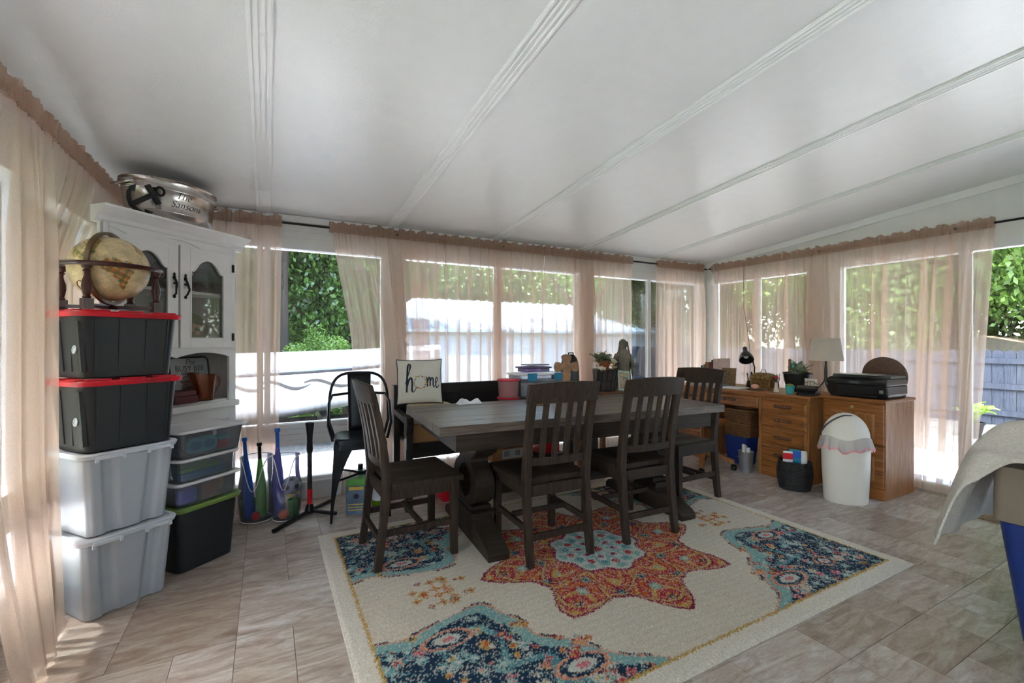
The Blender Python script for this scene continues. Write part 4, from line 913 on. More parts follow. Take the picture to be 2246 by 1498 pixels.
tote('black tote with red lid embossed 17 GALLON, third up the left stack', (c1.x + .01, c1.y + .006, .741), A1 + R(1), .425, .33, .325, 'toteblack', 'red', 'black', r=.05)
tote('black tote with red lid at the top of the left stack, under the globe', (c1.x + .008, c1.y + .008, 1.067), A1, .425, .33, .305, 'toteblack', 'red', 'black', r=.05)
ZG = 1.067 + .305 - .001
A2 = R(39.7); c2 = st((-.410, 2.885), A2, .375, .30)
tote('black tote with an olive green lid on the floor beside the grey totes', (c2.x, c2.y, 0), A2, .375, .30, .36, 'toteblack', 'greenlid', 'plain', r=.04)
def contents(t, specs):
    pass
k1 = tote('clear flat box with white lid resting on the green-lidded tote', (c2.x, c2.y, .353), A2, .37, .29, .145, 'plastic', 'whitelid', 'clear', r=.03, taper=.025, name='clear_storage_box', lidh=.02)
k2 = tote('clear flat box holding blue folders, middle of the clear boxes', (c2.x + .002, c2.y, .482), A2 + R(1), .35, .28, .14, 'plastic', 'whitelid', 'clear', r=.03, taper=.02, name='clear_storage_box', lidh=.02)
k3 = tote('clear box with white lid holding a teal tray, topmost of the clear boxes', (c2.x + .02, c2.y + .014, .608), A2, .40, .30, .165, 'plastic', 'whitelid', 'clear', r=.03, taper=.03, name='clear_storage_box', lidh=.02)
def inn(base, x, y, z): q = Matrix.Translation(base.location) @ Matrix.Rotation(base.rotation_euler.z, 4, 'Z') @ Vector((x, y, z)); return tuple(q)
def item(mb, name, mat, base, x, y, z, label, cat, rz=0, bev=.004, group=None):
    o = mb.obj(name, mat, None, loc=inn(base, x, y, z), rz=base.rotation_euler.z + rz, bev=bev); return tag(o, label, cat, group)
item(MB().box(-.05, .05, -.08, .08, 0, .08), 'violet_pouch', 'purple', k1, -.102, -.03, .006, 'violet pouch at the left of the lowest clear box', 'pouch', bev=.015)
item(MB().box(-.07, .03, -.07, .07, 0, .085), 'craft_carton', 'card', k1, .035, -.045, .006, 'tan craft carton in the lowest clear box', 'box')
item(MB().sphere((0, 0, .042), .042, 16, 10, (1, 1, 1)), 'yellow_ball', 'yellow', k1, .112, -.02, .006, 'yellow ball at the right of the lowest clear box', 'ball', bev=0)
item(MB().box(-.14, .14, -.1, .1, 0, .035), 'blue_folder', 'tealb', k2, 0, -.01, .006, 'bright blue folder lying in the middle clear box', 'folder')
item(MB().box(-.12, .11, -.09, .09, 0, .02), 'green_folder', 'green', k2, -.02, -.005, .042, 'green folder on top of the blue folder in the middle clear box', 'folder')
tr = thing('craft_tray', 'teal muffin-shaped tray standing in the topmost clear box', 'tray', inn(k3, -.04, -.075, .008), A2)
MB().loft([[(x, -.0, z + .045) for x, z, _ in rrect(.17, .085, .035)], [(x, -.02, z + .045) for x, z, _ in rrect(.165, .08, .033)]]).obj('tray', 'teal', tr, 40)
for q in (-.038, .038): MB().loft([[(x + q, -.0215, z + .045) for x, z, _ in rrect(.06, .05, .02)], [(x + q, -.0205, z + .045) for x, z, _ in rrect(.052, .042, .018)]]).obj('cup', 'tealb', tr, 40)
rt = item(MB().cyl((0, 0, 0), .035, .05), 'snack_tub', 'red', k3, .085, -.07, .008, 'small red tub with teal lid in the topmost clear box', 'tub', bev=.003)
MB().cyl((0, 0, .051), .036, .022).obj('lid', 'teal', rt, bev=.003)
item(MB().sphere((0, 0, .035), .035, 14, 8), 'green_ball', 'green', k3, .135, -.01, .008, 'green ball in the topmost clear box', 'ball', bev=0)
item(MB().box(-.08, .1, -.05, .05, 0, .09), 'dark_pouch', 'darknavy', k3, .0, .06, .008, 'dark blue pouch at the back of the topmost clear box', 'pouch', bev=.015)

# ------------------------------------------------------------------ globe
def globe():
    t = thing('table_globe', 'antique cream globe in a mahogany ring stand on the top red-lidded tote', 'globe', (c1.x - .016, c1.y + .004, ZG), A1)
    r = .152; zc0 = .205
    NU, NV = 180, 100
    land = {  # rough lon/lat outlines (degrees)
        'na': ([(-168, 66), (-140, 70), (-110, 73), (-82, 72), (-64, 60), (-56, 50), (-66, 44), (-76, 36), (-81, 26), (-90, 30), (-97, 26), (-97, 18), (-88, 16), (-83, 9), (-92, 14), (-106, 20), (-113, 30), (-124, 40), (-130, 54), (-150, 60)], (196, 160, 96)),
        'sa': ([(-80, 8), (-72, 12), (-60, 8), (-50, 0), (-35, -7), (-40, -20), (-48, -27), (-58, -37), (-66, -46), (-70, -54), (-74, -48), (-71, -30), (-71, -18), (-81, -5)], (202, 120, 52)),
        'gl': ([(-55, 60), (-25, 68), (-20, 80), (-60, 82), (-70, 76)], (214, 190, 140)),
        'af': ([(-16, 14), (-6, 35), (10, 37), (32, 31), (43, 11), (51, 11), (40, -5), (36, -22), (20, -35), (12, -16), (8, 4), (-8, 5)], (206, 140, 70)),
        'eu': ([(-10, 37), (0, 44), (-4, 48), (10, 55), (20, 70), (40, 68), (60, 70), (100, 76), (140, 73), (170, 66), (140, 50), (122, 38), (120, 25), (106, 10), (98, 18), (88, 22), (78, 8), (70, 22), (56, 26), (44, 14), (36, 30), (26, 38)], (150, 160, 100)),
        'au': ([(114, -22), (130, -12), (142, -11), (153, -27), (146, -39), (130, -32), (116, -35)], (214, 150, 90))}
    def inside(poly, x, y):
        c = False; j = len(poly) - 1
        for i in range(len(poly)):
            if (poly[i][1] > y) != (poly[j][1] > y) and x < (poly[j][0] - poly[i][0]) * (y - poly[i][1]) / (poly[j][1] - poly[i][1]) + poly[i][0]: c = not c
            j = i
        return c
    rr = random.Random(4)
    vs = []; cols = []
    tilt = Matrix.Translation((0, 0, zc0)) @ Matrix.Rotation(R(24), 4, Vector((-0.407, -0.914, 0))) @ Matrix.Rotation(R(-44), 4, 'Z')
    for j in range(NV + 1):
        la = -90 + 180 * j / NV
        for i in range(NU):
            lo = -180 + 360 * i / NU; ca = math.cos(R(la)); vs.append(tuple(tilt @ Vector((r * ca * math.cos(R(lo)), r * ca * math.sin(R(lo)), r * math.sin(R(la))))))
            wob = 3.0 * math.sin(lo * .6 + la * .3) + 2.0 * math.sin(lo * 1.7 - la * 1.1); col = (226, 203, 156)
            for nm, (pl, cc) in land.items():
                if inside(pl, lo + wob * .7, la + wob * .5):
                    col = cc; n_ = math.sin(lo * .37 + 1) * math.cos(la * .42) + .5 * math.sin(lo * .9 + la * .8)
                    if n_ > .3: col = (112, 128, 78)
                    elif n_ < -.55: col = (214, 178, 118)
            if i % 10 == 0 or j % 10 == 0: col = tuple(int(c * .95) for c in col)
            k = 1 + rr.uniform(-.05, .05); cols.append(tuple(C(min(255, col[0] * k), min(255, col[1] * k), min(255, col[2] * k))))
    fs = [(j * NU + i, j * NU + (i + 1) % NU, (j + 1) * NU + (i + 1) % NU, (j + 1) * NU + i) for j in range(NV) for i in range(NU)]
    o = MB().add(vs, fs).obj('sphere', 'map', t, 180, recalc=False)
    ca_ = o.data.color_attributes.new('Col', 'FLOAT_COLOR', 'POINT'); ca_.data.foreach_set('color', np.array(cols, 'f').ravel())
    # oval ornament printed in the south Pacific
    MB().tube([tuple(tilt @ Vector((.1535 * math.cos(R(-128 + 11 * math.cos(a))) * math.cos(R(-22 + 13 * math.sin(a))), .1535 * math.sin(R(-128 + 11 * math.cos(a))) * math.cos(R(-22 + 13 * math.sin(a))), .1535 * math.sin(R(-22 + 13 * math.sin(a)))))) for a in [2 * PI * k / 28 for k in range(28)]], .0022, 5, closed=True).obj('printed_cartouche', 'bronze', o)
    mr = MB(); Mt = Matrix.Translation((0, 0, zc0)) @ Matrix.Rotation(R(38), 4, 'Z')
    ringp = [(.166 * math.cos(2 * PI * k / 48), 0, .166 * math.sin(2 * PI * k / 48)) for k in range(48)]
    mr.loft([[(q * math.cos(2 * PI * k / 48), y, q * math.sin(2 * PI * k / 48)) for k in range(48)] for q, y in ((.160, -.009), (.172, -.009), (.172, .009), (.160, .009), (.160, -.009))], False, False)
    mr.xf(Mt).obj('meridian_ring', 'bronze', t)
    MB().loft([[(q * math.cos(2 * PI * k / 64), q * math.sin(2 * PI * k / 64), z) for k in range(64)] for q, z in ((.176, .2), (.172, .207), (.176, .214), (.203, .214), (.208, .208), (.206, .2), (.2, .195), (.178, .196), (.176, .2))], False, False).obj('horizon_ring', 'globewood', t)
    pts = [(-.135, -.115), (.135, -.115), (.135, .115), (-.135, .115)]
    for x, y in pts:
        lg = MB().box(x - .018, x + .018, y - .018, y + .018, .002, .05)
        lg.lathe([(.012, .05), (.017, .055), (.012, .062), (.014, .07), (.019, .1), (.017, .125), (.010, .15), (.009, .165), (.016, .17), (.011, .177), (.017, .184), (.02, .196)], (x, y, 0), 14)
        lg.obj('leg', 'globewood', t, 40)
    for a, b in ((0, 2), (1, 3)): MB().bar((*pts[a], .022), (*pts[b], .022), .018, .016).obj('stretcher', 'globewood', t)
    MB().lathe([(.03, .014), (.034, .02), (.02, .032), (.008, .036), (.008, .05)], n=14).obj('centre_boss', 'globewood', t)
globe()

# ------------------------------------------------------------------ clear toy bag with sports toys, batting tee
def toybag():
    t = thing('clear_toy_bag', 'clear two-lobed vinyl toy bag on the floor holding plastic bats', 'toy bag', (0, 0, 0))
    for nm, cx, cy, r, h in (('left_lobe', -.06, 3.60, .115, .44), ('right_lobe', .12, 3.53, .10, .44)):
        def f(u, v, cx=cx, cy=cy, r=r, h=h):
            a = 2 * PI * u; front = max(0, math.cos(a + PI / 2 + .25)) ** 6   # scooped opening towards the room
            top = h * (1 - .5 * front); rr_ = r * (.86 + .14 * math.sin(PI * min(1, v * 1.3)))
            return (cx + rr_ * math.cos(a), cy + rr_ * math.sin(a), .012 + (top - .012) * v)
        mb = MB().grid(f, 40, 12); mb.lathe([(.002, .008), (r * .86, .008), (r * .86, .012), (.002, .013)], (cx, cy, 0), 30)
        mb.obj('pocket', 'vinylbag', t, 180)
        MB().tube([f(k / 40, 1) for k in range(40)], .0035, 6, closed=True).obj('piping', 'whitelid', t)
        MB().tube([f(k / 40, 0) for k in range(40)], .0035, 6, closed=True).obj('piping', 'whitelid', t)
toybag()
def bat(label, base, top, rs, mat, gripmat):
    t = thing('toy_bat', label, 'toy bat', base); d = Vector(top) - Vector(base)
    f = [(0, .75), (.03, .98), (.25, 1), (.5, .92), (.7, .5), (.78, .36)]
    MB().tube([tuple(d * k) for k, _ in f], [rs * q for _, q in f], 14).obj('barrel', mat, t)
    MB().tube([tuple(d * k) for k in (.78, .95, .96, 1.0)], [rs * .36, rs * .34, rs * .5, rs * .5], 12).obj('grip', gripmat, t)
bat('blue plastic toy bat leaning at the left of the clear toy bag', (-.10, 3.575, .025), (-.135, 3.62, .57), .034, 'blue', 'blue')
bat('green plastic toy bat with black grip in the clear toy bag', (-.03, 3.575, .025), (-.045, 3.60, .53), .034, 'green', 'black')
bat('violet plastic toy bat with bright blue ridged grip in the clear toy bag', (.075, 3.55, .02), (.065, 3.60, .62), .036, 'purple', 'blue')
def soccer():
    t = thing('soccer_ball', 'grey soccer ball in the right pocket of the toy bag', 'ball', (.152, 3.505, .235))
    MB().sphere((0, 0, 0), .06, 28, 18).obj('shell', 'greyball', t)
    g_ = (1 + 5 ** .5) / 2; dirs = [Vector(p).normalized() for p in [(0, 1, g_), (0, -1, g_), (0, 1, -g_), (0, -1, -g_), (1, g_, 0), (-1, g_, 0), (1, -g_, 0), (-1, -g_, 0), (g_, 0, 1), (-g_, 0, 1), (g_, 0, -1), (-g_, 0, -1)]]
    for d in dirs:
        q = d.to_track_quat('Z', 'Y').to_matrix(); mb = MB(); mb.add([tuple((q @ Vector((0.020 * math.cos(2 * PI * k / 5), .020 * math.sin(2 * PI * k / 5), .0575)))) for k in range(5)] + [tuple(d * .0613)], [(k, (k + 1) % 5, 5) for k in range(5)])
        mb.obj('pentagon_patch', 'printer2', t, 0)
soccer()
o = MB().lathe([(.028, 0), (.042, .12), (.039, .12), (.026, .004), (.002, .004)], n=22).obj('toy_cup', 'green', None, loc=(.165, 3.495, .02)); tag(o, 'green plastic cup in the right pocket of the toy bag', 'cup')
o = MB().sphere((0, 0, 0), .032, 18, 12).obj('toy_ball', 'orange', None, loc=(.10, 3.475, .05)); tag(o, 'orange ball low in the right pocket of the toy bag', 'ball')
o = MB().sphere((0, 0, 0), .03, 18, 12, (1, 1, .5)).obj('toy_disc', 'yellow', None, loc=(.15, 3.575, .14)); tag(o, 'yellow disc under the soccer ball in the toy bag', 'toy')
o = MB().lathe([(.03, 0), (.045, .1), (.042, .1), (.028, .004), (.002, .004)], n=22).obj('toy_cup', 'green', None, loc=(-.075, 3.655, .025)); tag(o, 'green plastic cup in the left pocket of the toy bag', 'cup')
o = MB().sphere((0, 0, 0), .03, 18, 12).obj('toy_ball', 'red', None, loc=(-.065, 3.545, .045)); tag(o, 'red ball at the bottom of the left toy bag pocket', 'ball')
def tee():
    t = thing('batting_tee', 'black batting tee with a red lower tube standing beside the toy bag', 'batting tee', (.27, 3.54, 0))
    MB().lathe([(.018, .07), (.018, .18)], n=14).obj('red_tube', 'red', t)
    MB().lathe([(.016, .18), (.016, .46)], n=14).obj('post', 'greyfoam', t)
    MB().lathe([(.018, .44), (.022, .46), (.019, .52), (.02, .56), (.03, .65), (.026, .65), (.015, .58)], n=14, cap=False).obj('rubber_top', 'rubber', t)
    MB().lathe([(.03, .012), (.034, .03), (.022, .07), (.018, .075)], n=12).obj('hub', 'black', t)
    for a, l in ((-2.33, .34), (-.62, .20), (.85, .24)): MB().tube([(.02 * math.cos(a), .02 * math.sin(a), .025), (l * math.cos(a), l * math.sin(a), .014)], .013, 10).obj('foot', 'black', t)
tee()
# ------------------------------------------------------------------ rug
def area_rug():
    x0, x1, y0, y1 = .28, 3.14, 1.15, 3.10; cx, cy = (x0 + x1) / 2, (y0 + y1) / 2; hx, hy = (x1 - x0) / 2, (y1 - y0) / 2
    nx, ny = 520, 356
    X, Y = np.meshgrid(np.linspace(-hx, hx, nx + 1), np.linspace(-hy, hy, ny + 1)); X = X.ravel(); Y = Y.ravel()
    rs = np.random.RandomState(11); N = len(X)
    def lin(c): return np.array(C(*c)[:3])
    P = {'cream': (226, 216, 201), 'field': (220, 207, 189), 'navy': (26, 52, 78), 'teal': (128, 170, 168), 'dteal': (86, 140, 148), 'gold': (196, 156, 82), 'orange': (198, 98, 44), 'red': (176, 54, 58), 'mag': (140, 30, 70), 'pink': (204, 116, 124), 'pale': (196, 200, 190), 'salmon': (214, 140, 110)}
    P = {k: lin(v) for k, v in P.items()}
    # woven irregularity: jitter the pattern lookup by a few millimetres
    jx = X + rs.uniform(-.006, .006, N); jy = Y + rs.uniform(-.006, .006, N)
    wob = .012 * np.sin(17 * jx + 3 * np.sin(9 * jy)) + .010 * np.sin(23 * jy + 2 * np.sin(11 * jx))
    col = np.tile(P['field'], (N, 1))
    ax, ay = np.abs(jx), np.abs(jy)
    streak = .5 + .5 * np.sin(jy * 160 + 5 * np.sin(jx * 3)); col = col * (1 - .08 * streak[:, None])
    def put(mask, c): col[mask] = P[c]
    ex, ey = hx - ax, hy - ay          # distance to the edges
    # corner spandrels with scalloped teal edge
    ang = np.arctan2(ey * 1.35, ex); rho = np.hypot(ex, ey * 1.35)
    edge = 1.02 + .10 * np.cos(6 * ang) + .05 * np.cos(12 * ang) + wob
    q = rho - edge
    sp = q < 0
    put((q < .035) & (q >= 0.012) & (np.sin(31 * ang) > -.2), 'navy'); put((q < .02) & (q > -.0), 'salmon'); put((q < .008) & (q > -.075), 'teal'); put((q <= -.075), 'navy')
    put((np.abs(q + .19 + .03 * np.sin(18 * ang)) < .022), 'dteal')
    # scattered blossoms over a surface
    def blossoms(mask, n, r0, r1, pal, seed, half=True):
        r_ = np.random.RandomState(seed); k = 0
        while k < n:
            bx, by = r_.uniform(0, hx - .10), r_.uniform(0, hy - .10); r = r_.uniform(r0, r1); c1_, c2_ = pal[r_.randint(len(pal))]; w = r_.randint(4, 7)
            d = np.hypot(ax - bx, ay - by); near = d < r * 1.3; k += 1
            th = np.arctan2(ay[near] - by, ax[near] - bx); rad = r * (.75 + .25 * np.cos(w * th)); idx = np.where(near)[0]; dd = d[near]; mm = mask[idx]
            col[idx[(dd < rad) & mm]] = P[c1_]; col[idx[(dd < rad * .5) & mm]] = P[c2_]
    pal = [('pink', 'red'), ('pale', 'salmon'), ('gold', 'orange'), ('pale', 'dteal'), ('salmon', 'mag'), ('teal', 'pale'), ('pale', 'gold')]
    blossoms(q < -.06, 330, .010, .034, pal + [('teal', 'pale'), ('navy', 'dteal')], 5)
    blossoms((q > -.09) & (q < .03), 20, .014, .030, [('navy', 'pink'), ('navy', 'red'), ('gold', 'navy')], 6)
    put((q < -.10) & (np.abs(np.sin(26 * ax + 4 * np.sin(11 * ay)) * .5 + np.sin(23 * ay + 3 * ax) * .5) < .035) & (rs.rand(N) < .8), 'teal')
    for bx, by, rx, ry in ((1.06, .36, .11, .05), (.66, .74, .12, .055), (1.02, .72, .06, .045)):
        d = np.hypot((ax - bx) / rx, (ay - by) / ry) + .12 * np.abs(ax - bx) / rx; put((d < 1.15) & (d > .95), 'salmon'); put((d <= .95) & (d > .6), 'navy'); put(d <= .6, 'pale'); put(d <= .3, 'pink')
    # flower clusters in the field
    def cluster(bx, by, seed, n=18, s=.16):
        r_ = np.random.RandomState(seed)
        for k in range(n):
            a = r_.uniform(0, 6.28); rr_ = s * r_.rand() ** .6; fx, fy = bx + rr_ * math.cos(a), by + rr_ * .7 * math.sin(a); r = r_.uniform(.016, .032)
            d = np.hypot(ax - fx, ay - fy); c = ['orange', 'gold', 'red', 'mag', 'teal', 'gold', 'salmon', 'orange'][r_.randint(8)]
            th = np.arctan2(ay - fy, ax - fx); put(d < r * (.75 + .25 * np.cos(4 * th)), c); put(d < r * .35, 'gold' if c != 'gold' else 'red')
    cluster(.97, .02, 1); cluster(.62, .62, 2, 9, .11); cluster(.80, .44, 3, 7, .09)
    # eight-pointed central medallion
    mx, my = jx / 1.07, jy * 1.0; rm = np.hypot(mx, my) + wob * .4; tm = np.arctan2(my, mx); ph = np.abs(((tm + PI / 8) % (PI / 4)) - PI / 8) / (PI / 8)
    rout = .515 + .185 * (1 - ph) ** 1.7 + .018 * np.sin(PI * 2 * ph)
    put(rm < rout, 'mag'); put(rm < rout - .022, 'gold'); put(rm < rout - .032, 'orange')
    ins = rm < rout - .034
    put(ins & (np.sin(70 * rm + 9 * np.cos(8 * tm)) > .55), 'red'); put(ins & (np.sin(46 * rm - 6 * np.cos(16 * tm)) > .86), 'mag'); put(ins & (np.sin(33 * rm + 5 * np.cos(8 * tm)) > .82), 'gold')
    # petal outlines
    for rr0, k in ((.40, 8), (.54, 8)):
        d = np.abs(rm - (rr0 + .06 * np.cos(k * tm + (PI if rr0 < .5 else 0)))); put(ins & (d < .008), 'gold'); put(ins & (d > .008) & (d < .02), 'mag')
    for rr0, r, off, c1_, c2_ in ((.47, .040, 0, 'teal', 'pale'), (.47, .036, PI / 8, 'navy', 'dteal'), (.36, .03, 0, 'dteal', 'navy'), (.36, .028, PI / 8, 'gold', 'teal'), (.575, .026, 0, 'navy', 'gold'), (.30, .022, PI / 16, 'pink', 'gold'), (.54, .02, PI / 11, 'teal', 'pink'), (.54, .02, -PI / 11, 'teal', 'pink')):
        t2 = ((tm - off + PI / 8) % (PI / 4)) - PI / 8; dx, dy = rm * np.cos(t2) - rr0, rm * np.sin(t2); d = np.hypot(dx, dy * 1.1); w = r * (.75 + .25 * np.cos(5 * np.arctan2(dy, dx))); put(ins & (d < w), c1_); put(ins & (d < w * .5), c2_)
    rc = .245 + .018 * np.cos(8 * tm); put(rm < rc + .018, 'mag'); put(rm < rc, 'pale'); put((rm < rc - .02) & (np.sin(52 * rm + 3 * np.cos(8 * tm)) > .3), 'teal')
    for rr0, r, off, c1_ in ((.17, .022, 0, 'red'), (.17, .02, PI / 8, 'dteal'), (.10, .018, PI / 8, 'mag'), (.0, .03, 0, 'red')):
        t2 = ((tm - off + PI / 8) % (PI / 4)) - PI / 8; d = np.hypot(rm * np.cos(t2) - rr0, rm * np.sin(t2)); put(d < r, c1_)
    # border
    put((ex < .125) | (ey < .125), 'cream') if False else None
    b = np.minimum(ex, ey); put(b < .098, 'gold'); put(b < .085, 'cream')
    # faded wear: lighter yarn showing through
    f = rs.rand(N); wear = (f < .16) & (b > .1); col[wear] = col[wear] * .35 + P['cream'] * .65
    col *= rs.uniform(.88, 1.08, N)[:, None]
    Z = .011 + rs.uniform(-.0010, .0010, N) - np.where(b < .012, .005, 0) - np.where((b > .083) & (b < .088), .001, 0)
    me = bpy.data.meshes.new('area_rug'); v = np.stack([X + cx, Y + cy, Z], 1)
    w = nx + 1; I, J = np.meshgrid(np.arange(nx), np.arange(ny)); a = (J * w + I).ravel(); quads = np.stack([a, a + 1, a + w + 1, a + w], 1)
    # skirt down to the floor
    ringi = list(range(0, nx + 1)) + [j * w + nx for j in range(1, ny + 1)] + [ny * w + i for i in range(nx - 1, -1, -1)] + [j * w for j in range(ny - 1, 0, -1)]
    low = v[ringi].copy(); low[:, 2] = .001; o0 = len(v); v = np.vstack([v, low]); m_ = len(ringi)
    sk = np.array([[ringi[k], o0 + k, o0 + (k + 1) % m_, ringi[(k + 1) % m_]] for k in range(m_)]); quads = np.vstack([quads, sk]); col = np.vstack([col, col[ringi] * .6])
    me.vertices.add(len(v)); me.vertices.foreach_set('co', v.astype('f').ravel()); n = len(quads); me.loops.add(4 * n); me.loops.foreach_set('vertex_index', quads.ravel().astype('i')); me.polygons.add(n); me.polygons.foreach_set('loop_start', np.arange(0, 4 * n, 4)); me.update(calc_edges=True)
    ca_ = me.color_attributes.new('Col', 'FLOAT_COLOR', 'POINT'); ca_.data.foreach_set('color', np.hstack([np.clip(col, 0, 1), np.ones((len(col), 1))]).astype('f').ravel())
    me.materials.append(M['rug']); o = bpy.data.objects.new('area_rug', me); COL.objects.link(o)
    tag(o, 'cream area rug with an orange star medallion and navy corners under the dining table', 'rug')
area_rug()
RZ = .012

# ------------------------------------------------------------------ dining table
def table():
    a = R(-4); t = thing('dining_table', 'dark wood trestle dining table with plank top on the rug', 'table', (1.863, 2.634, RZ), a)
    L2, W2, zt = 1.04, .43, .768
    rr = random.Random(9); pw = 2 * W2 / 6; cut = [.29, .29, .29, .29, .29, .29]
    for i in range(6):
        y0 = -W2 + pw * i
        for x0, x1 in ((-L2, cut[i] - .0008), (cut[i] + .0008, L2)):
            MB().box(x0, x1, y0 + .0006, y0 + pw - .0006, zt - .05, zt - rr.uniform(0, .0008)).obj('plank', 'tabletop', t, 0, bev=.0015, seg=1)
    for y0, y1 in ((-W2 + .03, -W2 + .055), (W2 - .055, W2 - .03)): MB().box(-L2 + .10, L2 - .10, y0, y1, zt - .15, zt - .0505).obj('apron', 'table', t, 0, bev=.002)
    for x0, x1 in ((-L2 + .10, -L2 + .125), (L2 - .125, L2 - .10)): MB().box(x0, x1, -W2 + .056, W2 - .056, zt - .15, zt - .0505).obj('apron', 'table', t, 0, bev=.002)
    for xp in (-.70, .70):
        # lyre: scroll foot, open ring, scroll bracket
        lev = [(.0, 0, .43), (.035, 0, .43), (.06, 0, .40), (.085, 0, .33), (.11, 0, .25), (.135, 0, .19), (.15, 0, .17), (.165, 0, .17)]
        f = MB().slab(lev, -.064, .064).xf(Matrix.Rotation(PI / 2, 4, 'Z') @ Matrix.Identity(4)); f.v = [(x + xp, y, z) for x, y, z in f.v]
        f.obj('foot', 'table', t, 30, bev=.004)
        b = MB().box(xp - .075, xp + .075, -.19, .19, .165, .19).box(xp - .065, xp + .065, -.15, .15, .19, .215); b.obj('plinth', 'table', t, 0, bev=.004)
        lev = [(.215, 0, .10), (.235, .0, .15), (.26, .055, .185), (.30, .10, .215), (.345, .115, .225), (.39, .10, .215), (.43, .055, .18), (.455, .0, .14), (.475, 0, .105), (.495, 0, .105), (.51, 0, .14), (.53, 0, .19), (.56, 0, .235), (.585, 0, .25), (.60, 0, .24), (.617, 0, .22)]
        g = MB().slab(lev, -.06, .06).xf(Matrix.Rotation(PI / 2, 4, 'Z')); g.v = [(x + xp, y, z) for x, y, z in g.v]; g.obj('ring_pedestal', 'table', t, 30, bev=.003)
        for s in (-1, 1):
            MB().lathe([(.035, -.066), (.035, .066)], n=18).xf(Matrix.Translation((xp, s * .205, .58)) @ Matrix.Rotation(PI / 2, 4, 'Y')).obj('scroll', 'table', t)
        MB().box(xp - .07, xp + .07, -.34, .34, .6175, zt - .0505).obj('top_block', 'table', t, 0, bev=.004)
    MB().box(-.64, .64, -.05, .05, .235, .30).obj('stretcher', 'table', t, 0, bev=.004)
    # pull ring on the end
    return t
TB = table(); TM = Matrix.Translation((1.863, 2.634, RZ)) @ Matrix.Rotation(R(-4), 4, 'Z'); ZT = .768 + RZ

# ------------------------------------------------------------------ dining chairs (face local +y)
def make_chair():
    t = thing('dining_chair', 'x', 'chair', (0, 0, RZ), 0, 'dark slat-back dining chairs')
    def P(z):   # rear post line
        if z < .44: return -.245 + .05 * (z / .44) ** .8
        k = (z - .44) / .56; return -.195 - .03 * k - .065 * k * k
    for s in (-1, 1):
        zs = [0, .12, .25, .36, .44, .55, .68, .8, .9, .955]; x = s * .195
        rings = [[(x + dx * (.021 if z > .1 else .018), P(z) + dy * (.023 if .3 < z < .6 else .019), z) for dx, dy in ((-1, -1), (1, -1), (1, 1), (-1, 1))] for z in zs]
        MB().loft(rings).obj('rear_leg', 'chair', t, 0, bev=.003)
        MB().loft([[(s * .195 + dx * q, .19 + dy * q, z) for dx, dy in ((-1, -1), (1, -1), (1, 1), (-1, 1))] for q, z in ((.019, 0), (.022, .425))]).obj('front_leg', 'chair', t, 0, bev=.003)
        MB().bar((s * .195, -.215, .19), (s * .195, .175, .19), .02, .032).obj('side_stretcher', 'chair', t, 0)
        MB().bar((s * .197, -.18, .395), (s * .197, .17, .395), .022, .06).obj('side_apron', 'chair', t, 0)
    MB().bar((-.185, .0, .205), (.185, .0, .205), .02, .028).obj('cross_stretcher', 'chair', t, 0)
    MB().bar((-.175, P(.15), .15), (.175, P(.15), .15), .02, .035).obj('rear_stretcher', 'chair', t, 0)
    MB().bar((-.175, .19, .395), (.175, .19, .395), .02, .06).obj('front_apron', 'chair', t, 0); MB().bar((-.175, P(.395), .395), (.175, P(.395), .395), .02, .06).obj('rear_apron', 'chair', t, 0)
    # saddle seat
    def sf(u, v):
        w = .225 + .01 * v; x = (u * 2 - 1) * w; y = -.172 + .405 * v
        dip = .016 * math.exp(-((abs(x) - .09) / .075) ** 2) * math.sin(PI * min(1, max(0, v * 1.05))) if True else 0
        e = min(min(u, 1 - u) / .04, min(v, 1 - v) / .04, 1); return (x, y, .463 - dip - .008 * (1 - e) ** 2)
    mb = MB().grid(sf, 24, 22); n0 = len(mb.v); w_ = 25
    edge = list(range(25)) + [j * 25 + 24 for j in range(1, 23)] + [22 * 25 + i for i in range(23, -1, -1)] + [j * 25 for j in range(21, 0, -1)]
    low = [(mb.v[i][0], mb.v[i][1], .426) for i in edge]; mb.v += low; m_ = len(edge)
    mb.f += [[edge[k], n0 + k, n0 + (k + 1) % m_, edge[(k + 1) % m_]] for k in range(m_)] + [[n0 + k for k in range(m_)]]
    mb.obj('seat', 'chair', t, 50)
    def rail(z0, z1, th, bow, hw, nm):
        n = 14; rings = []
        for i in range(n + 1):
            u = i / n * 2 - 1; yb = P((z0 + z1) / 2) - bow * (1 - u * u); x = u * hw; yt = P(z1) - bow * (1 - u * u); y0_ = P(z0) - bow * (1 - u * u); zt = z1 + (.012 * (1 - u * u) if nm == 'crest_rail' else 0)
            rings.append([(x, y0_ + th / 2, z0), (x, y0_ - th / 2, z0), (x, yt - th / 2, zt), (x, yt + th / 2, zt)])
        MB().loft(rings).obj(nm, 'chair', t, 35, bev=.003)
    rail(.885, .99, .026, .028, .228, 'crest_rail'); rail(.535, .58, .022, .022, .176, 'lower_back_rail')
    for k in range(4):
        u = (-.6 + .4 * k); x = u * .185; b = .024 * (1 - u * u)
        MB().loft([[(x + dx * .017, P(z) - b + dy * .007, z) for dx, dy in ((-1, -1), (1, -1), (1, 1), (-1, 1))] for z in (.575, .65, .73, .81, .89)]).obj('slat', 'chair', t, 0, bev=.002)
    return t
ch = make_chair()
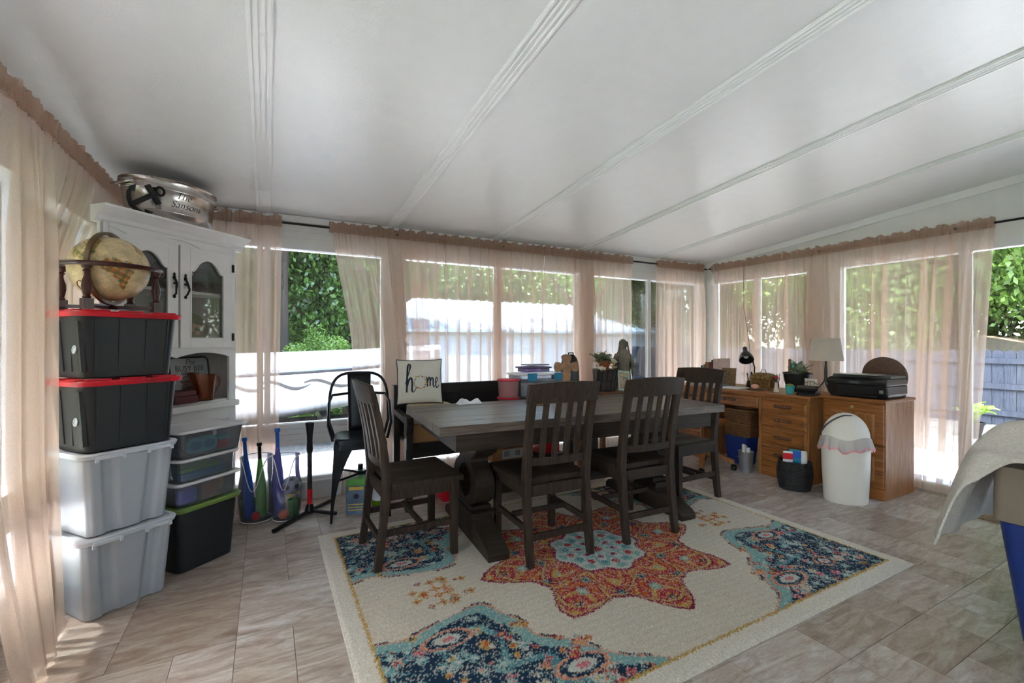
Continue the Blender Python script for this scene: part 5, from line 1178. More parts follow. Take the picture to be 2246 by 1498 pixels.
CH = [((1.455, 2.345), R(-2.5), 'dark slat-back dining chair with its back to the camera, nearer the left of the table'),
      ((2.115, 2.32), R(-2.7), 'dark slat-back dining chair with its back to the camera, nearer the right of the table'),
      ((.757, 2.66), R(-89), 'dark slat-back dining chair at the left end of the table, seen side-on'),
      ((2.87, 2.57), R(90), 'dark slat-back dining chair at the right end of the table, facing left')]
for k, ((x, y), a, lab) in enumerate(CH):
    c = ch if k == 0 else copy_tree(ch)
    c.location = (x, y, RZ); c.rotation_euler = (0, 0, a); c['label'] = lab

# ------------------------------------------------------------------ things on the table
def on_table(x, y): p = TM @ Vector((x, y, .768)); return (p.x, p.y, p.z)
def cross():
    t = thing('carved_cross', 'carved brown wooden standing cross at the back edge of the table', 'cross', (2.08, 2.955, ZT), R(-18))
    def lobe(cx, cz, dx, dz, l, w):
        pts = []
        for i in range(13):
            a = -PI / 2 + PI * i / 12; pts.append((l + w * .62 * math.cos(a), w * math.sin(a)))
        pts = [(0, -w * .72), (l * .5, -w * .72)] + [(p[0], p[1]) for p in pts] + [(l * .5, w * .72), (0, w * .72)]
        return [(cx + p[0] * dx - p[1] * dz, cz + p[0] * dz + p[1] * dx) for p in pts]
    mb = MB()
    for dx, dz, l in ((1, 0, .075), (-1, 0, .075), (0, 1, .075)): mb.prism(lobe(0, .25, dx, dz, l, .04), -.014, .014, 'xz')
    mb.prism([(-.03, .0), (.03, .0), (.032, .25), (-.032, .25)], -.014, .014, 'xz').prism([(-.032, .218), (.032, .218), (.032, .282), (-.032, .282)], -.0145, .0145, 'xz')
    mb.obj('body', 'crosswood', t, 0, bev=.004)
    MB().tube([(-.022, -.017, .25), (0, -.017, .228), (.022, -.017, .25), (0, -.017, .272)], .004, 6, closed=True).obj('carved_diamond', 'crosswood', t)
    MB().box(-.06, .06, -.035, .035, 0, .015).obj('base', 'crosswood', t, 0, bev=.004)
cross()
o = MB().lathe([(.002, 0), (.065, 0), (.07, .004), (.07, .012), (.002, .012)], n=30).obj('coaster', 'crosswood', None, loc=on_table(-.13, .16)); tag(o, 'round light wooden coaster on the table seen through chair slats', 'coaster')
def mug():
    t = thing('mug', 'white mug on the table seen between chair slats', 'mug', on_table(.03, .18), R(20))
    MB().lathe([(.032, 0), (.045, .012), (.05, .06), (.048, .105), (.044, .105), (.045, .06), (.03, .008), (.002, .008)], n=26).obj('cup', 'ceramic', t)
    MB().tube([(.046, 0, .085), (.07, 0, .085), (.08, 0, .06), (.07, 0, .03), (.046, 0, .03)], .006, 8).obj('handle', 'ceramic', t)
mug()
def cloth():
    rr = random.Random(6); ph = [rr.uniform(0, 6) for _ in range(5)]
    p0 = on_table(-.60, .375)
    def f(u, v):
        x = (u - .5) * .18; y = (v - .5) * .09; e = min(1, min(u, 1 - u) * 6, min(v, 1 - v) * 5)
        return (x + .006 * math.sin(9 * v + ph[0]), y, .001 + e * (.016 + .012 * math.sin(11 * u + ph[1]) + .008 * math.sin(14 * v + 6 * u + ph[2])))
    mb = MB().grid(f, 26, 14); o = mb.obj('white_cloth', 'label', None, 180, loc=p0, rz=R(-4)); s = o.modifiers.new('solid', 'SOLIDIFY'); s.thickness = .002; s.offset = 1; tag(o, 'crumpled white cloth on the back left edge of the table', 'cloth')
cloth()

# ------------------------------------------------------------------ bench and what it carries
def bench():
    t = thing('high_back_bench', 'dark wood high-backed bench behind the dining table', 'bench', (1.74, 3.43, 0))
    x0, x1 = -.86, .88
    MB().box(x0 + .05, x1 - .05, -.19, .165, .455, .485).obj('seat', 'bench', t, 0, bev=.004)
    MB().box(x0 + .05, x1 - .05, -.18, -.16, .38, .4545).obj('apron', 'bench', t, 0)
    n = 13; w = (x1 - x0 - .1) / n
    for k in range(n): MB().box(x0 + .05 + w * k + .001, x0 + .05 + w * (k + 1) - .001, .176, .195, .50, .80).obj('back_board', 'bench', t, 0, bev=.002)
    MB().box(x0 + .05, x1 - .05, .166, .205, .80, .885).obj('top_rail', 'bench', t, 0, bev=.005); MB().box(x0 + .05, x1 - .05, .166, .205, .455, .50).obj('bottom_rail', 'bench', t, 0)
    for x, s in ((x0, -1), (x1, 1)):
        MB().box(x - .0 if s < 0 else x - .05, x + .05 if s < 0 else x, .16, .21, 0, .885).obj('rear_post', 'bench', t, 0, bev=.004)
        xa, xb = (x, x + .05) if s < 0 else (x - .05, x)
        MB().box(xa, xb, -.20, -.15, 0, .455).obj('front_leg', 'bench', t, 0, bev=.004)
        prof = [(-.215, .455), (-.155, .455), (-.15, .56), (-.13, .63), (.16, .66), (.16, .70), (-.12, .68), (-.17, .70), (-.215, .68), (-.225, .63), (-.205, .56)]
        MB().prism(prof, xa, xb, 'yz').obj('arm', 'bench', t, 0, bev=.004)
bench()
o = MB().box(-.17, .17, -.14, .14, 0, .13).obj('cardboard_box', 'card', None, 0, loc=(1.12, 3.415, .4855), bev=.002); tag(o, 'brown cardboard box on the bench under the knit throw', 'box')
def throw():
    t = thing('knit_throw', 'folded cream knit throw under the home pillow on the bench', 'blanket', (1.118, 3.40, .6165), R(0))
    for k in range(3):
        L0 = [[(x, y, z) for x, y, _ in rrect(.34 - .006 * k - q, .27 - q, .05)] for q, z in ((.02, .001 + .043 * k), (0, .008 + .043 * k), (0, .034 + .043 * k), (.02, .0425 + .043 * k))]
        MB().loft(L0).obj('fold', 'knit', t, 60)
throw()
def pillow():
    t = thing('throw_pillow', 'cream throw pillow printed with the word home and a wreath', 'pillow', (1.05, 3.465, .747), R(-12))
    S = .175; Mx = Matrix.Translation((0, 0, S - .004)) @ Matrix.Rotation(R(-14), 4, 'X')
    def surf(u, v, side):
        x, z = (u * 2 - 1), (v * 2 - 1); pin = 1 - .055 * (1 - abs(x) ** 3) * abs(z) ** 2.0 * 1.0; pin2 = 1 - .055 * (1 - abs(z) ** 3) * abs(x) ** 2
        th = .055 * ((1 - x ** 4) * (1 - z ** 4)) ** .6
        return Vector((x * S * pin2, -side * th, z * S * pin))
    mb = MB().grid(lambda u, v: tuple(surf(u, v, 1)), 22, 22); mb.grid(lambda u, v: tuple(surf(u, v, -1)), 22, 22)
    mb.xf(Mx).obj('cushion', 'pillow', t, 180)
    edge = [surf(u, 0, 0) for u in np.linspace(0, 1, 12)] + [surf(1, v, 0) for v in np.linspace(0, 1, 12)[1:]] + [surf(u, 1, 0) for u in np.linspace(1, 0, 12)[1:]] + [surf(0, v, 0) for v in np.linspace(1, 0, 12)[1:-1]]
    MB().tube([tuple(p) for p in edge], .0045, 6, closed=True).xf(Mx).obj('navy_piping', 'ink', t)
    def stroke(pts, ws, nm='home_lettering', mat='ink'):
        # smooth polyline through control points in pillow (u,v), laid on the cushion face
        cp = [Vector((p[0], p[1])) for p in pts]; out = []; W_ = []
        for i in range(len(cp) - 1):
            p0, p1, p2, p3 = cp[max(i - 1, 0)], cp[i], cp[i + 1], cp[min(i + 2, len(cp) - 1)]
            for k in range(7):
                s = k / 7; out.append(.5 * ((2 * p1) + (p2 - p0) * s + (2 * p0 - 5 * p1 + 4 * p2 - p3) * s * s + (3 * p1 - p0 - 3 * p2 + p3) * s ** 3)); W_.append(ws[i] + (ws[i + 1] - ws[i]) * s)
        out.append(cp[-1]); W_.append(ws[-1]); vs = []
        for i, p in enumerate(out):
            d = (out[min(i + 1, len(out) - 1)] - out[max(i - 1, 0)]).normalized(); n_ = Vector((-d.y, d.x))
            for q in (-1, 1):
                w = p + n_ * q * W_[i]; c = surf(min(1, max(0, w.x)), min(1, max(0, w.y)), 1); c.y -= .0015; vs.append(tuple(c))
        MB().add(vs, [(2 * i, 2 * i + 1, 2 * i + 3, 2 * i + 2) for i in range(len(out) - 1)]).xf(Mx).obj(nm, mat, t, 180, recalc=False)
    T_, N_ = .008, .020
    stroke([(.17, .42), (.24, .62), (.29, .82), (.27, .89), (.235, .82), (.215, .55), (.20, .24)], [T_, T_, N_, T_, N_, N_, N_])
    stroke([(.205, .30), (.25, .50), (.305, .55), (.325, .45), (.32, .28), (.36, .25), (.42, .36)], [T_, N_, N_, N_, N_, T_, T_])
    stroke([(.635, .58), (.655, .50), (.65, .36)], [T_, N_ * .8, N_ * .8]); stroke([(.65, .42), (.69, .56), (.715, .52), (.715, .37)], [T_, N_ * .7, N_ * .8, N_ * .8])
    stroke([(.715, .43), (.75, .55), (.785, .52), (.785, .40), (.80, .34), (.83, .38)], [T_, N_ * .7, N_ * .8, N_ * .8, T_, T_]); stroke([(.83, .40), (.88, .48), (.89, .55), (.855, .55), (.845, .42), (.87, .33), (.93, .40)], [T_, T_, N_ * .6, N_ * .6, N_ * .7, N_ * .6, T_])
    rr = random.Random(8)
    for k in range(34):
        a = 2 * PI * k / 34; r = .135 + rr.uniform(-.018, .018); u, v = .50 + r * math.cos(a), .46 + r * math.sin(a); s = rr.uniform(.010, .022)
        stroke([(u - s, v), (u, v + s * rr.uniform(-.6, .6)), (u + s, v)], [.003, rr.uniform(.008, .016), .003], 'wreath_leaf', ['gold', 'rose', 'gold', 'greenlid'][rr.randint(0, 3)])
pillow()
# pink and red lidded canisters
def canister(label, loc, h):
    t = thing('lidded_canister', label, 'canister', loc)
    MB().lathe([(.08, 0), (.088, h - .012), (.084, h - .012), (.077, .004), (.002, .004)], n=26).obj('body', 'pinkplastic', t)
    MB().lathe([(.002, h - .012), (.094, h - .012), (.097, h - .004), (.094, h), (.085, h), (.082, h - .006), (.002, h - .006)], n=26).obj('lid', 'red', t)
    MB().lathe([(.002, 0), (.06, 0), (.07, h * .55), (.002, h * .6)], (0, 0, .006), 18).obj('contents', 'pink', t)
canister('lower pink canister with red lid on the bench', (1.77, 3.345, .4855), .285)
canister('upper pink canister with red lid stacked on another, on the bench', (1.77, 3.345, .7715), .145)
def latchbox(label, loc, w, d, h, rz=0, body='plastic', lid='whitelid', latch='tealb', cont=()):
    t = tote(label, loc, rz, w, d, h, body, lid, 'clear', r=.02, taper=.012, name='latch_storage_box', lidh=.02)
    for x in ((-w * .28, w * .28) if latch else ()): MB().box(x - .045, x + .045, -d / 2 - .02, -d / 2 - .009, h - .075, h - .012).obj('latch', latch, t, 0, bev=.003)
    for x0, x1, z1, m in cont: MB().box(x0 * w, x1 * w, -d / 2 + .03, d / 2 - .03, .008, z1).obj('contents', m, t, 0, bev=.006)
    return t
latchbox('lower clear latch box under another on the bench', (2.11, 3.45, .4855), .48, .27, .275, cont=((-.42, -.1, .2, 'card'), (-.05, .4, .17, 'green')))
latchbox('clear latch box with teal clips stacked on another on the bench', (2.11, 3.45, .7365 + .02), .48, .27, .215, cont=((-.4, -.02, .10, 'label'), (.02, .42, .13, 'darknavy')))
pb = latchbox('small purple tinted box on top of the clear latch box', (2.07, 3.44, .966), .27, .19, .062, body='purpleplastic', lid='purpleplastic', latch=None)
o = MB().box(-.10, .11, -.07, .07, 0, .008).obj('black_tablet', 'black', None, 0, loc=(2.08, 3.44, 1.022), bev=.002); tag(o, 'thin dark tablet lying on the small purple box', 'tablet')
def bag():
    t = thing('black_backpack', 'black round-topped backpack standing behind the cross on the bench', 'bag', (2.465, 3.45, .4855))
    rings = []
    for z, w, d in ((0, .15, .13), (.02, .17, .15), (.35, .18, .16), (.52, .17, .14), (.59, .14, .10), (.625, .08, .05)): rings.append([(x, y, z) for x, y, _ in rrect(w, d, min(w, d) * .45)])
    MB().loft(rings).obj('body', 'black', t, 60); MB().tube([(-.03, -.02, .60), (-.025, -.02, .64), (.025, -.02, .64), (.03, -.02, .60)], .006, 8).obj('handle', 'black', t)
    MB().loft([[(x, -.072 - q, z + .18) for x, z, _ in rrect(.15 - q, .24 - q, .04)] for q in (0, .02)]).obj('pocket', 'darknavy', t, 60)
bag()
# below the bench
tote('low navy storage bin on the floor under the bench', (1.98, 3.42, 0), 0, .62, .30, .27, 'darknavy', 'darknavy', 'plain', name='storage_bin')
def labelbox():
    t = thing('shipping_carton', 'flat cardboard carton with shipping label on the navy bin', 'box', (1.78, 3.41, .263))
    MB().box(-.19, .19, -.13, .13, 0, .095).obj('carton', 'card', t, 0, bev=.002)
    l = MB().box(-.10, .10, -.1315, -.1302, .012, .085).obj('shipping_label', 'label', t, 0)
    for k in range(9): MB().box(-.085 + .006 * k + (.001 * (k % 3)), -.082 + .006 * k, -.1322, -.1315, .03, .075).obj('barcode_bar', 'black', l, 0)
    for k in range(7): MB().box(.02 + .006 * k + (.001 * (k % 2)), .023 + .006 * k, -.1322, -.1315, .03, .075).obj('barcode_bar', 'black', l, 0)
labelbox()
o = MB().box(-.09, .09, -.10, .10, 0, .11).obj('red_carton', 'red', None, 0, loc=(2.16, 3.40, .263), bev=.004); tag(o, 'red carton on the navy bin under the bench', 'box')
tote('low red bin on the floor under the left part of the bench', (1.30, 3.40, 0), 0, .30, .26, .13, 'red', 'black', 'plain', lid=False, name='storage_bin')
# floor by the metal chair: carton and bottles
def carton():
    t = thing('printed_carton', 'green and blue printed carton on the floor under the metal chair', 'box', (.575, 3.42, 0), R(-18))
    MB().box(-.07, .07, -.05, .05, 0, .25).obj('carton', plain('blue_grey_print', C(98, 118, 140), .6, var=.35, scale=14), t, 0, bev=.002)
    MB().box(-.0705, .0705, -.0512, .0512, .205, .2505).obj('green_band', 'green', t, 0); MB().box(-.05, .05, -.0525, -.0512, .175, .197).obj('yellow_panel', 'yellow', t, 0)
    MB().lathe([(.001, 0), (.018, 0), (.018, .001), (.001, .0012)], n=14).xf(Matrix.Translation((0, -.0512, .13)) @ Matrix.Rotation(R(90), 4, 'X')).obj('printed_flower', 'darknavy', t)
    for z in (.03, .05, .07): MB().box(-.055, .055, -.0522, -.0512, z, z + .006).obj('printed_line', 'yellow', t, 0)
carton()
def bottle(label, loc, r, h, mat, capm, lab):
    t = thing('cleaner_bottle', label, 'bottle', loc)
    MB().lathe([(r * .95, 0), (r, .01), (r, h * .62), (r * .8, h * .74), (r * .34, h * .86), (r * .34, h * .9)], n=24).obj('body', mat, t)
    MB().lathe([(r * .42, h * .88), (r * .42, h), (r * .1, h + .001)], n=18).obj('cap', capm, t); MB().lathe([(r * 1.01, h * .18), (r * 1.015, h * .2), (r * 1.015, h * .52), (r * 1.01, h * .54)], n=24, cap=False).obj('label_band', lab, t)
bottle('lime green bottle with dark green cap beside the printed carton', (.74, 3.46, 0), .052, .33, 'greenglass', 'greenlid', 'label')
bottle('teal topped bottle behind the printed carton', (.62, 3.55, 0), .045, .31, 'teal', 'black', 'green')

# ------------------------------------------------------------------ black metal cafe chair
def metal_chair():
    t = thing('metal_cafe_chair', 'black pressed-metal cafe chair with hoop back beside the bench', 'chair', (.60, 3.45, 0), R(-8))
    zs = .555; s2 = .165
    MB().loft([[(x, y, z) for x, y, _ in rrect(2 * s2 + q, 2 * s2 + q, .05)] for q, z in ((.03, zs - .075), (.022, zs - .03), (.012, zs - .008), (-.012, zs), (-.05, zs - .004))]).obj('seat', 'metalchair', t, 40)
    for sx in (-1, 1):
        for sy in (-1, 1):
            pr = [(.0, .10), (.0, .0)]
            x0, y0 = sx * (s2 + .01), sy * (s2 + .01); x1, y1 = sx * (s2 + .035), sy * (s2 + .035)
            # folded sheet leg: wide at the seat, tapering to a small foot
            def wid(k): return .016 + .115 * (1 - k) ** 2.4 + .012 * (1 - k)
            mb = MB(); A = []; B_ = []; D_ = []
            for i in range(11):
                k = i / 10; z = (zs - .03) * (1 - k); cx, cy = x0 + (x1 - x0) * k, y0 + (y1 - y0) * k; w = wid(k)
                A.append((cx - sx * w, cy, z)); B_.append((cx, cy, z)); D_.append((cx, cy - sy * w, z))
            th = .004
            for P_, Q_, off in ((A, B_, (0, -sy * th)), (B_, D_, (-sx * th, 0))):
                mb.loft([[p, q, (q[0] + off[0], q[1] + off[1], q[2]), (p[0] + off[0], p[1] + off[1], p[2])] for p, q in zip(P_, Q_)])
            mb.obj('leg', 'metalchair', t, 0)
    for a, b in (((-s2 - .01, -s2 - .01, .27), (s2 + .01, s2 + .01, .27)), ((s2 + .01, -s2 - .01, .275), (-s2 - .01, s2 + .01, .275))): MB().tube([a, b], .008, 8).obj('cross_brace', 'metalchair', t)
    hoop = []
    for i in range(25):
        u = i / 24; a = PI * u; c, s = math.cos(a), math.sin(a)
        x = -.215 * (abs(c) ** .55) * (1 if c > 0 else -1); z = .62 + .37 * (s ** .5 if s > 0 else 0); hoop.append((x, .19 + .05 * (z - .55), z))
    hoop = [(-.175, .10, zs - .04)] + hoop + [(.175, .10, zs - .04)]
    MB().tube(hoop, .011, 8).obj('back_hoop', 'metalchair', t)
    arm = [(-.185, -.07, zs - .03), (-.215, -.04, zs + .08), (-.215, .10, zs + .22), (-.19, .19, zs + .27), (0, .215, zs + .285), (.19, .19, zs + .27), (.215, .10, zs + .22), (.215, -.04, zs + .08), (.185, -.07, zs - .03)]
    MB().tube(arm, .010, 8).obj('lower_hoop', 'metalchair', t)
    def sp(u, v): z = zs - .01 + .435 * v; return ((u - .5) * (.15 + .02 * v), .165 + .05 * v - .012 * math.cos((u - .5) * 3), z)
    o = MB().grid(sp, 6, 8).obj('back_splat', 'metalchair', t, 180); s = o.modifiers.new('solid', 'SOLIDIFY'); s.thickness = .004
    MB().loft([[(x, .165 + .05 * (z + .26) / .4 - .014 - q, zs + .2 + z) for x, z, _ in rrect(.085 - q * 4, .24 - q * 4, .02)] for q in (0, .004)]).obj('pressed_panel', 'metalchair', t, 0)
metal_chair()
# ------------------------------------------------------------------ brown side table with basket, statue, frame, candle
def side_table():
    t = thing('side_table', 'brown wooden side table against the back curtains behind the dining table', 'table', (3.10, 3.48, 0))
    MB().box(-.42, .42, -.22, .22, .725, .753).obj('top', 'brownwood', t, 0, bev=.006)
    MB().box(-.38, .38, -.19, .19, .63, .7245).obj('apron', 'brownwood', t, 0, bev=.003)
    for sx in (-1, 1):
        for sy in (-1, 1): MB().loft([[(sx * .365 + dx * q, sy * .175 + dy * q, z) for dx, dy in ((-1, -1), (1, -1), (1, 1), (-1, 1))] for q, z in ((.015, 0), (.022, .63))]).obj('leg', 'brownwood', t, 0)
side_table()
def leafsurf(l, w, curl):
    return lambda u, v: (l * u, (v - .5) * 2 * w * math.sin(PI * min(1, u * .96 + .04)) ** .7, curl * math.sin(u * 2.4) + abs(v - .5) * w * .5)
def flower_basket():
    t = thing('flower_basket', 'dark wire basket of white blooms and grey-green leaves on the side table', 'plant', (2.90, 3.47, .7535)); rr = random.Random(12)
    b = MB().lathe([(.10, .004), (.115, .2), (.112, .2), (.097, .006), (.002, .004)], n=24); b.obj('liner', 'signedge', t)
    for k in range(14): a = 2 * PI * k / 14; MB().tube([(.103 * math.cos(a), .103 * math.sin(a), .002), (.119 * math.cos(a + .25), .119 * math.sin(a + .25), .205)], .0028, 5).obj('wire', 'iron', t)
    for z, r in ((.004, .104), (.1, .112), (.205, .12)): MB().tube([(r * math.cos(2 * PI * k / 24), r * math.sin(2 * PI * k / 24), z) for k in range(24)], .004, 6, closed=True).obj('wire_hoop', 'iron', t)
    MB().lathe([(.04, .2), (.06, .28), (.062, .29), (.05, .29), (.002, .27)], (-.01, 0, 0), 18).obj('terracotta_pot', 'terra', t)
    lf = MB().grid(leafsurf(.10, .030, .018), 7, 4).obj('leaf', 'succ', t, 180, loc=(0, 0, .28), rot=(0, -.7, 0))
    for k in range(1, 30): share(lf, 'leaf', t, (rr.uniform(-.07, .07), rr.uniform(-.05, .05), .24 + rr.uniform(0, .08)), (rr.uniform(-.3, .3), rr.uniform(-1.1, .1), k * 2.4), (rr.uniform(.7, 1.2),) * 3)
    pt_ = MB().grid(leafsurf(.048, .021, .012), 5, 4).mesh('petal', 180); pt_.materials.append(M['petal'])
    for f in range(9):
        a = rr.uniform(0, 6.28); c = Vector((.115 * math.cos(a) * rr.uniform(.6, 1.05), .10 * math.sin(a), .20 + rr.uniform(-.03, .08)))
        fl = MB().sphere((0, 0, 0), .010, 8, 6).obj('bloom', 'gold', t, loc=tuple(c), rot=(rr.uniform(-.4, 1.2), rr.uniform(-.6, .6), rr.uniform(0, 6)))
        for k in range(5):
            o = bpy.data.objects.new('petal', pt_); COL.objects.link(o); o.parent = fl; o.rotation_euler = (0, -.35, 2 * PI * k / 5)
flower_basket()
def statue():
    t = thing('robed_statue', 'grey stone statue of a veiled robed woman with open hands on the side table', 'statue', (3.20, 3.55, .7535), R(-25))
    sec = [(0, .085, .07), (.02, .088, .072), (.1, .078, .062), (.2, .074, .055), (.27, .082, .055), (.32, .078, .052), (.365, .06, .045), (.395, .038, .036), (.41, .034, .034), (.43, .040, .042), (.455, .043, .046), (.48, .036, .04), (.497, .018, .02), (.503, .004, .004)]
    rings = []; n = 40
    for z, a, b in sec:
        fold = .10 * max(0, 1 - z / .36)
        rings.append([((a * (1 + fold * math.sin(9 * th + z * 14))) * math.cos(th), (b * (1 + fold * math.cos(11 * th))) * math.sin(th), z) for th in [2 * PI * i / n for i in range(n)]])
    MB().loft(rings).obj('robed_body', 'stone', t, 60)
    fc = MB().sphere((0, -.026, .446), .027, 16, 12, (.85, .8, 1.2)).sphere((0, -.049, .443), .005, 8, 6, (.8, 1, 1.6)); fc.obj('face', 'stone', t)
    for s in (-1, 1):
        MB().sphere((s * .009, -.044, .453), .0035, 8, 6, (1.3, .6, .8)).obj('eye', 'stone', t)
        MB().tube([(s * .06, -.005, .345), (s * .085, -.012, .285), (s * .088, -.04, .25), (s * .084, -.062, .235)], [.026, .027, .022, .012], 12).obj('arm', 'stone', t)
        MB().tube([(s * .088, -.03, .25), (s * .098, -.02, .19), (s * .095, -.01, .12)], [.018, .022, .006], 10).obj('sleeve_drape', 'stone', t)
        h = MB().sphere((s * .083, -.072, .230), .010, 10, 8, (1.2, 1.4, .6))
        for k in range(4): h.tube([(s * (.076 + .005 * k), -.078, .229), (s * (.076 + .006 * k), -.093 - .003 * (1 - abs(k - 1.5)), .225)], [.0028, .002], 6)
        h.tube([(s * .074, -.072, .232), (s * .066, -.084, .234)], [.003, .002], 6); h.obj('hand', 'stone', t)
        MB().tube([(s * .038, -.022, .475), (s * .044, -.024, .42), (s * .056, -.03, .36), (s * .05, -.05, .29), (s * .03, -.06, .2)], [.008, .010, .010, .009, .005], 8).obj('veil_edge', 'stone', t)
    MB().lathe([(.095, -.0), (.098, .012), (.085, .022)], n=24).obj('base', 'stone', t)
statue()
def frame(label, loc, rz, w, h, lean, fm, pm, fw=.014):
    t = thing('picture_frame', label, 'picture frame', loc, rz); Mx = Matrix.Rotation(R(-lean), 4, 'X')
    MB().box(-w / 2, w / 2, -.012, 0, 0, fw).box(-w / 2, w / 2, -.012, 0, h - fw, h).box(-w / 2, -w / 2 + fw, -.012, 0, fw, h - fw).box(w / 2 - fw, w / 2, -.012, 0, fw, h - fw).xf(Mx).obj('frame', fm, t, 0)
    MB().box(-w / 2 + fw, w / 2 - fw, -.006, -.001, fw, h - fw).xf(Mx).obj('picture', pm, t, 0); MB().bar((0, .002, h * .7), (0, .06 + lean * .004, .004), .03, .004).obj('easel_strut', fm, t)
    return t
M['floralprint'] = plain('floral_print', C(170, 150, 120), .6, var=.5, scale=45)
M['goldprint'] = plain('gilt_print', C(120, 92, 56), .5, var=.6, scale=60, bump=.4, bscale=80)
f_ = frame('mint green tilted picture frame leaning by the flower basket', (3.03, 3.345, .7545), R(-20), .12, .20, 22, plain('mint_frame', C(176, 200, 186), .5), 'floralprint'); f_.rotation_euler = (0, R(6), R(-20))
o = MB().lathe([(.028, 0), (.032, .005), (.032, .09), (.029, .09), (.028, .008), (.002, .008)], n=22).obj('glass_tumbler', 'clearglass', None, loc=(3.22, 3.41, .7535)); tag(o, 'clear glass candle holder in front of the stone statue', 'candle holder')

# ------------------------------------------------------------------ oak desk, facing -x
DX0, DX1, DY0, DY1, DZ = 4.05, 4.68, 2.20, 3.70, .755
def pull(mb, x, y, z, s=1.0):
    for k in range(5): mb.sphere((x - .006, y + (k - 2) * .020 * s, z), .0125 * s, 10, 7, (.7, 1.0, 1.0))
    mb.box(x - .006, x, y - .058 * s, y + .058 * s, z - .012, z + .012); return mb
def desk():
    t = thing('oak_desk', 'honey oak pedestal desk along the right wall with carved drawer pulls', 'desk', (0, 0, 0))
    MB().box(DX0 - .02, DX1, DY0 - .015, DY1 + .015, DZ - .038, DZ).obj('top', 'oak', t, 0, bev=.008)
    for nm, y0, y1 in (('pedestal', DY0, DY0 + .45), ('pedestal', DY1 - .42, DY1)):
        p = MB().box(DX0 + .015, DX1 - .02, y0, y1, 0, DZ - .0385).obj(nm, 'oakv', t, 0)
        for ys in (y0 + .012, y1 - .012): MB().box(DX0, DX0 + .0145, ys - .012, ys + .012, 0, DZ - .0385).obj('stile', 'oakv', p, 0)
        zs = [(.60, .695), (.455, .585), (.295, .44), (.135, .28)]
        MB().box(DX0 + .002, DX0 + .0145, y0 + .025, y1 - .025, 0, .125).obj('kick_panel', 'oak', p, 0)
        for z0, z1 in zs:
            d = MB().loft([[(DX0 + .0145, a, b) for a, b in ((y0 + .026, z0), (y1 - .026, z0), (y1 - .026, z1), (y0 + .026, z1))], [(DX0 + .003, a, b) for a, b in ((y0 + .026, z0), (y1 - .026, z0), (y1 - .026, z1), (y0 + .026, z1))], [(DX0 - .006, a, b) for a, b in ((y0 + .038, z0 + .012), (y1 - .038, z0 + .012), (y1 - .038, z1 - .012), (y0 + .038, z1 - .012))]]).obj('drawer', 'oak', t, 0)
            pull(MB(), DX0 - .006, (y0 + y1) / 2, (z0 + z1) / 2, 1.35).obj('carved_pull', 'oakpull', d)
    ya, yb = DY0 + .45, DY1 - .42
    MB().box(DX0 + .02, DX0 + .04, ya, yb, .60, DZ - .0385).obj('apron', 'oak', t, 0)
    d = MB().loft([[(DX0 + .02, a, b) for a, b in ((ya + .01, .605), (yb - .01, .605), (yb - .01, .71), (ya + .01, .71))], [(DX0 + .004, a, b) for a, b in ((ya + .01, .605), (yb - .01, .605), (yb - .01, .71), (ya + .01, .71))], [(DX0 - .004, a, b) for a, b in ((ya + .022, .617), (yb - .022, .617), (yb - .022, .698), (ya + .022, .698))]]).obj('drawer', 'oak', t, 0)
    pull(MB(), DX0 - .004, (ya + yb) / 2, .66, 1.35).obj('carved_pull', 'oakpull', d)
    MB().box(DX1 - .06, DX1 - .04, ya, yb, .2, DZ - .0385).obj('modesty_panel', 'oakv', t, 0)
desk()
def stool():
    t = thing('swivel_stool', 'oak swivel desk stool on casters tucked at the knee hole', 'stool', (3.76, 3.04, 0), R(20))
    MB().loft([[(x, y, z) for x, y, _ in rrect(q, q, .08)] for q, z in ((.36, .43), (.40, .44), (.40, .462), (.37, .472))]).obj('seat', 'oak', t, 40)
    MB().lathe([(.035, .12), (.03, .2), (.022, .25), (.022, .4), (.06, .43)], n=16).obj('column', 'oakv', t)
    for k in range(4):
        a = PI / 2 * k + .3; c, s = math.cos(a), math.sin(a)
        MB().loft([[(r * c - s * w, r * s + c * w, z0), (r * c + s * w, r * s - c * w, z0), (r * c + s * w, r * s - c * w, z1), (r * c - s * w, r * s + c * w, z1)] for r, w, z0, z1 in ((.02, .028, .13, .19), (.12, .026, .115, .165), (.22, .024, .075, .12), (.28, .022, .062, .10))]).obj('base_leg', 'oakv', t, 30)
        w = MB().lathe([(.008, -.022), (.026, -.02), (.028, 0), (.026, .02), (.008, .022)], n=16).xf(Matrix.Translation((.275 * c, .275 * s, .028)) @ Matrix.Rotation(PI / 2, 4, 'X')); w.lathe([(.007, .04), (.007, .064)], (.27 * c, .27 * s, 0), 8); w.obj('caster', 'rubber', t)
stool()
# under the desk
tote('bright blue bin under the oak desk', (4.27, 2.98, 0), R(90), .28, .26, .30, 'navy', 'navy', 'plain', lid=False, name='storage_bin')
def wicker(label, z, w, d, h):
    t = thing('wicker_basket', label, 'basket', (4.26, 2.95, z), R(90))
    mb = MB(); nr = max(4, int(h / .018))
    for k in range(nr):
        q = .012 * k / nr; zz = .008 + (h - .016) * k / (nr - 1)
        mb.tube([(x * (1 + .012 * (-1) ** i), y * (1 + .012 * (-1) ** i), zz) for i, (x, y, _) in enumerate(rrect(w - .02 + q, d - .02 + q, .03, 5))], .0088, 6, closed=True)
    mb.obj('weave', 'wicker', t); MB().tube([(x, y, h) for x, y, _ in rrect(w - .004, d - .004, .03)], .011, 8, closed=True).obj('rim', 'wicker', t)
    MB().loft([[(x, y, z_) for x, y, _ in rrect(w - .05, d - .05, .02)] for z_ in (.002, h * .75)]).obj('filling', 'signedge', t)
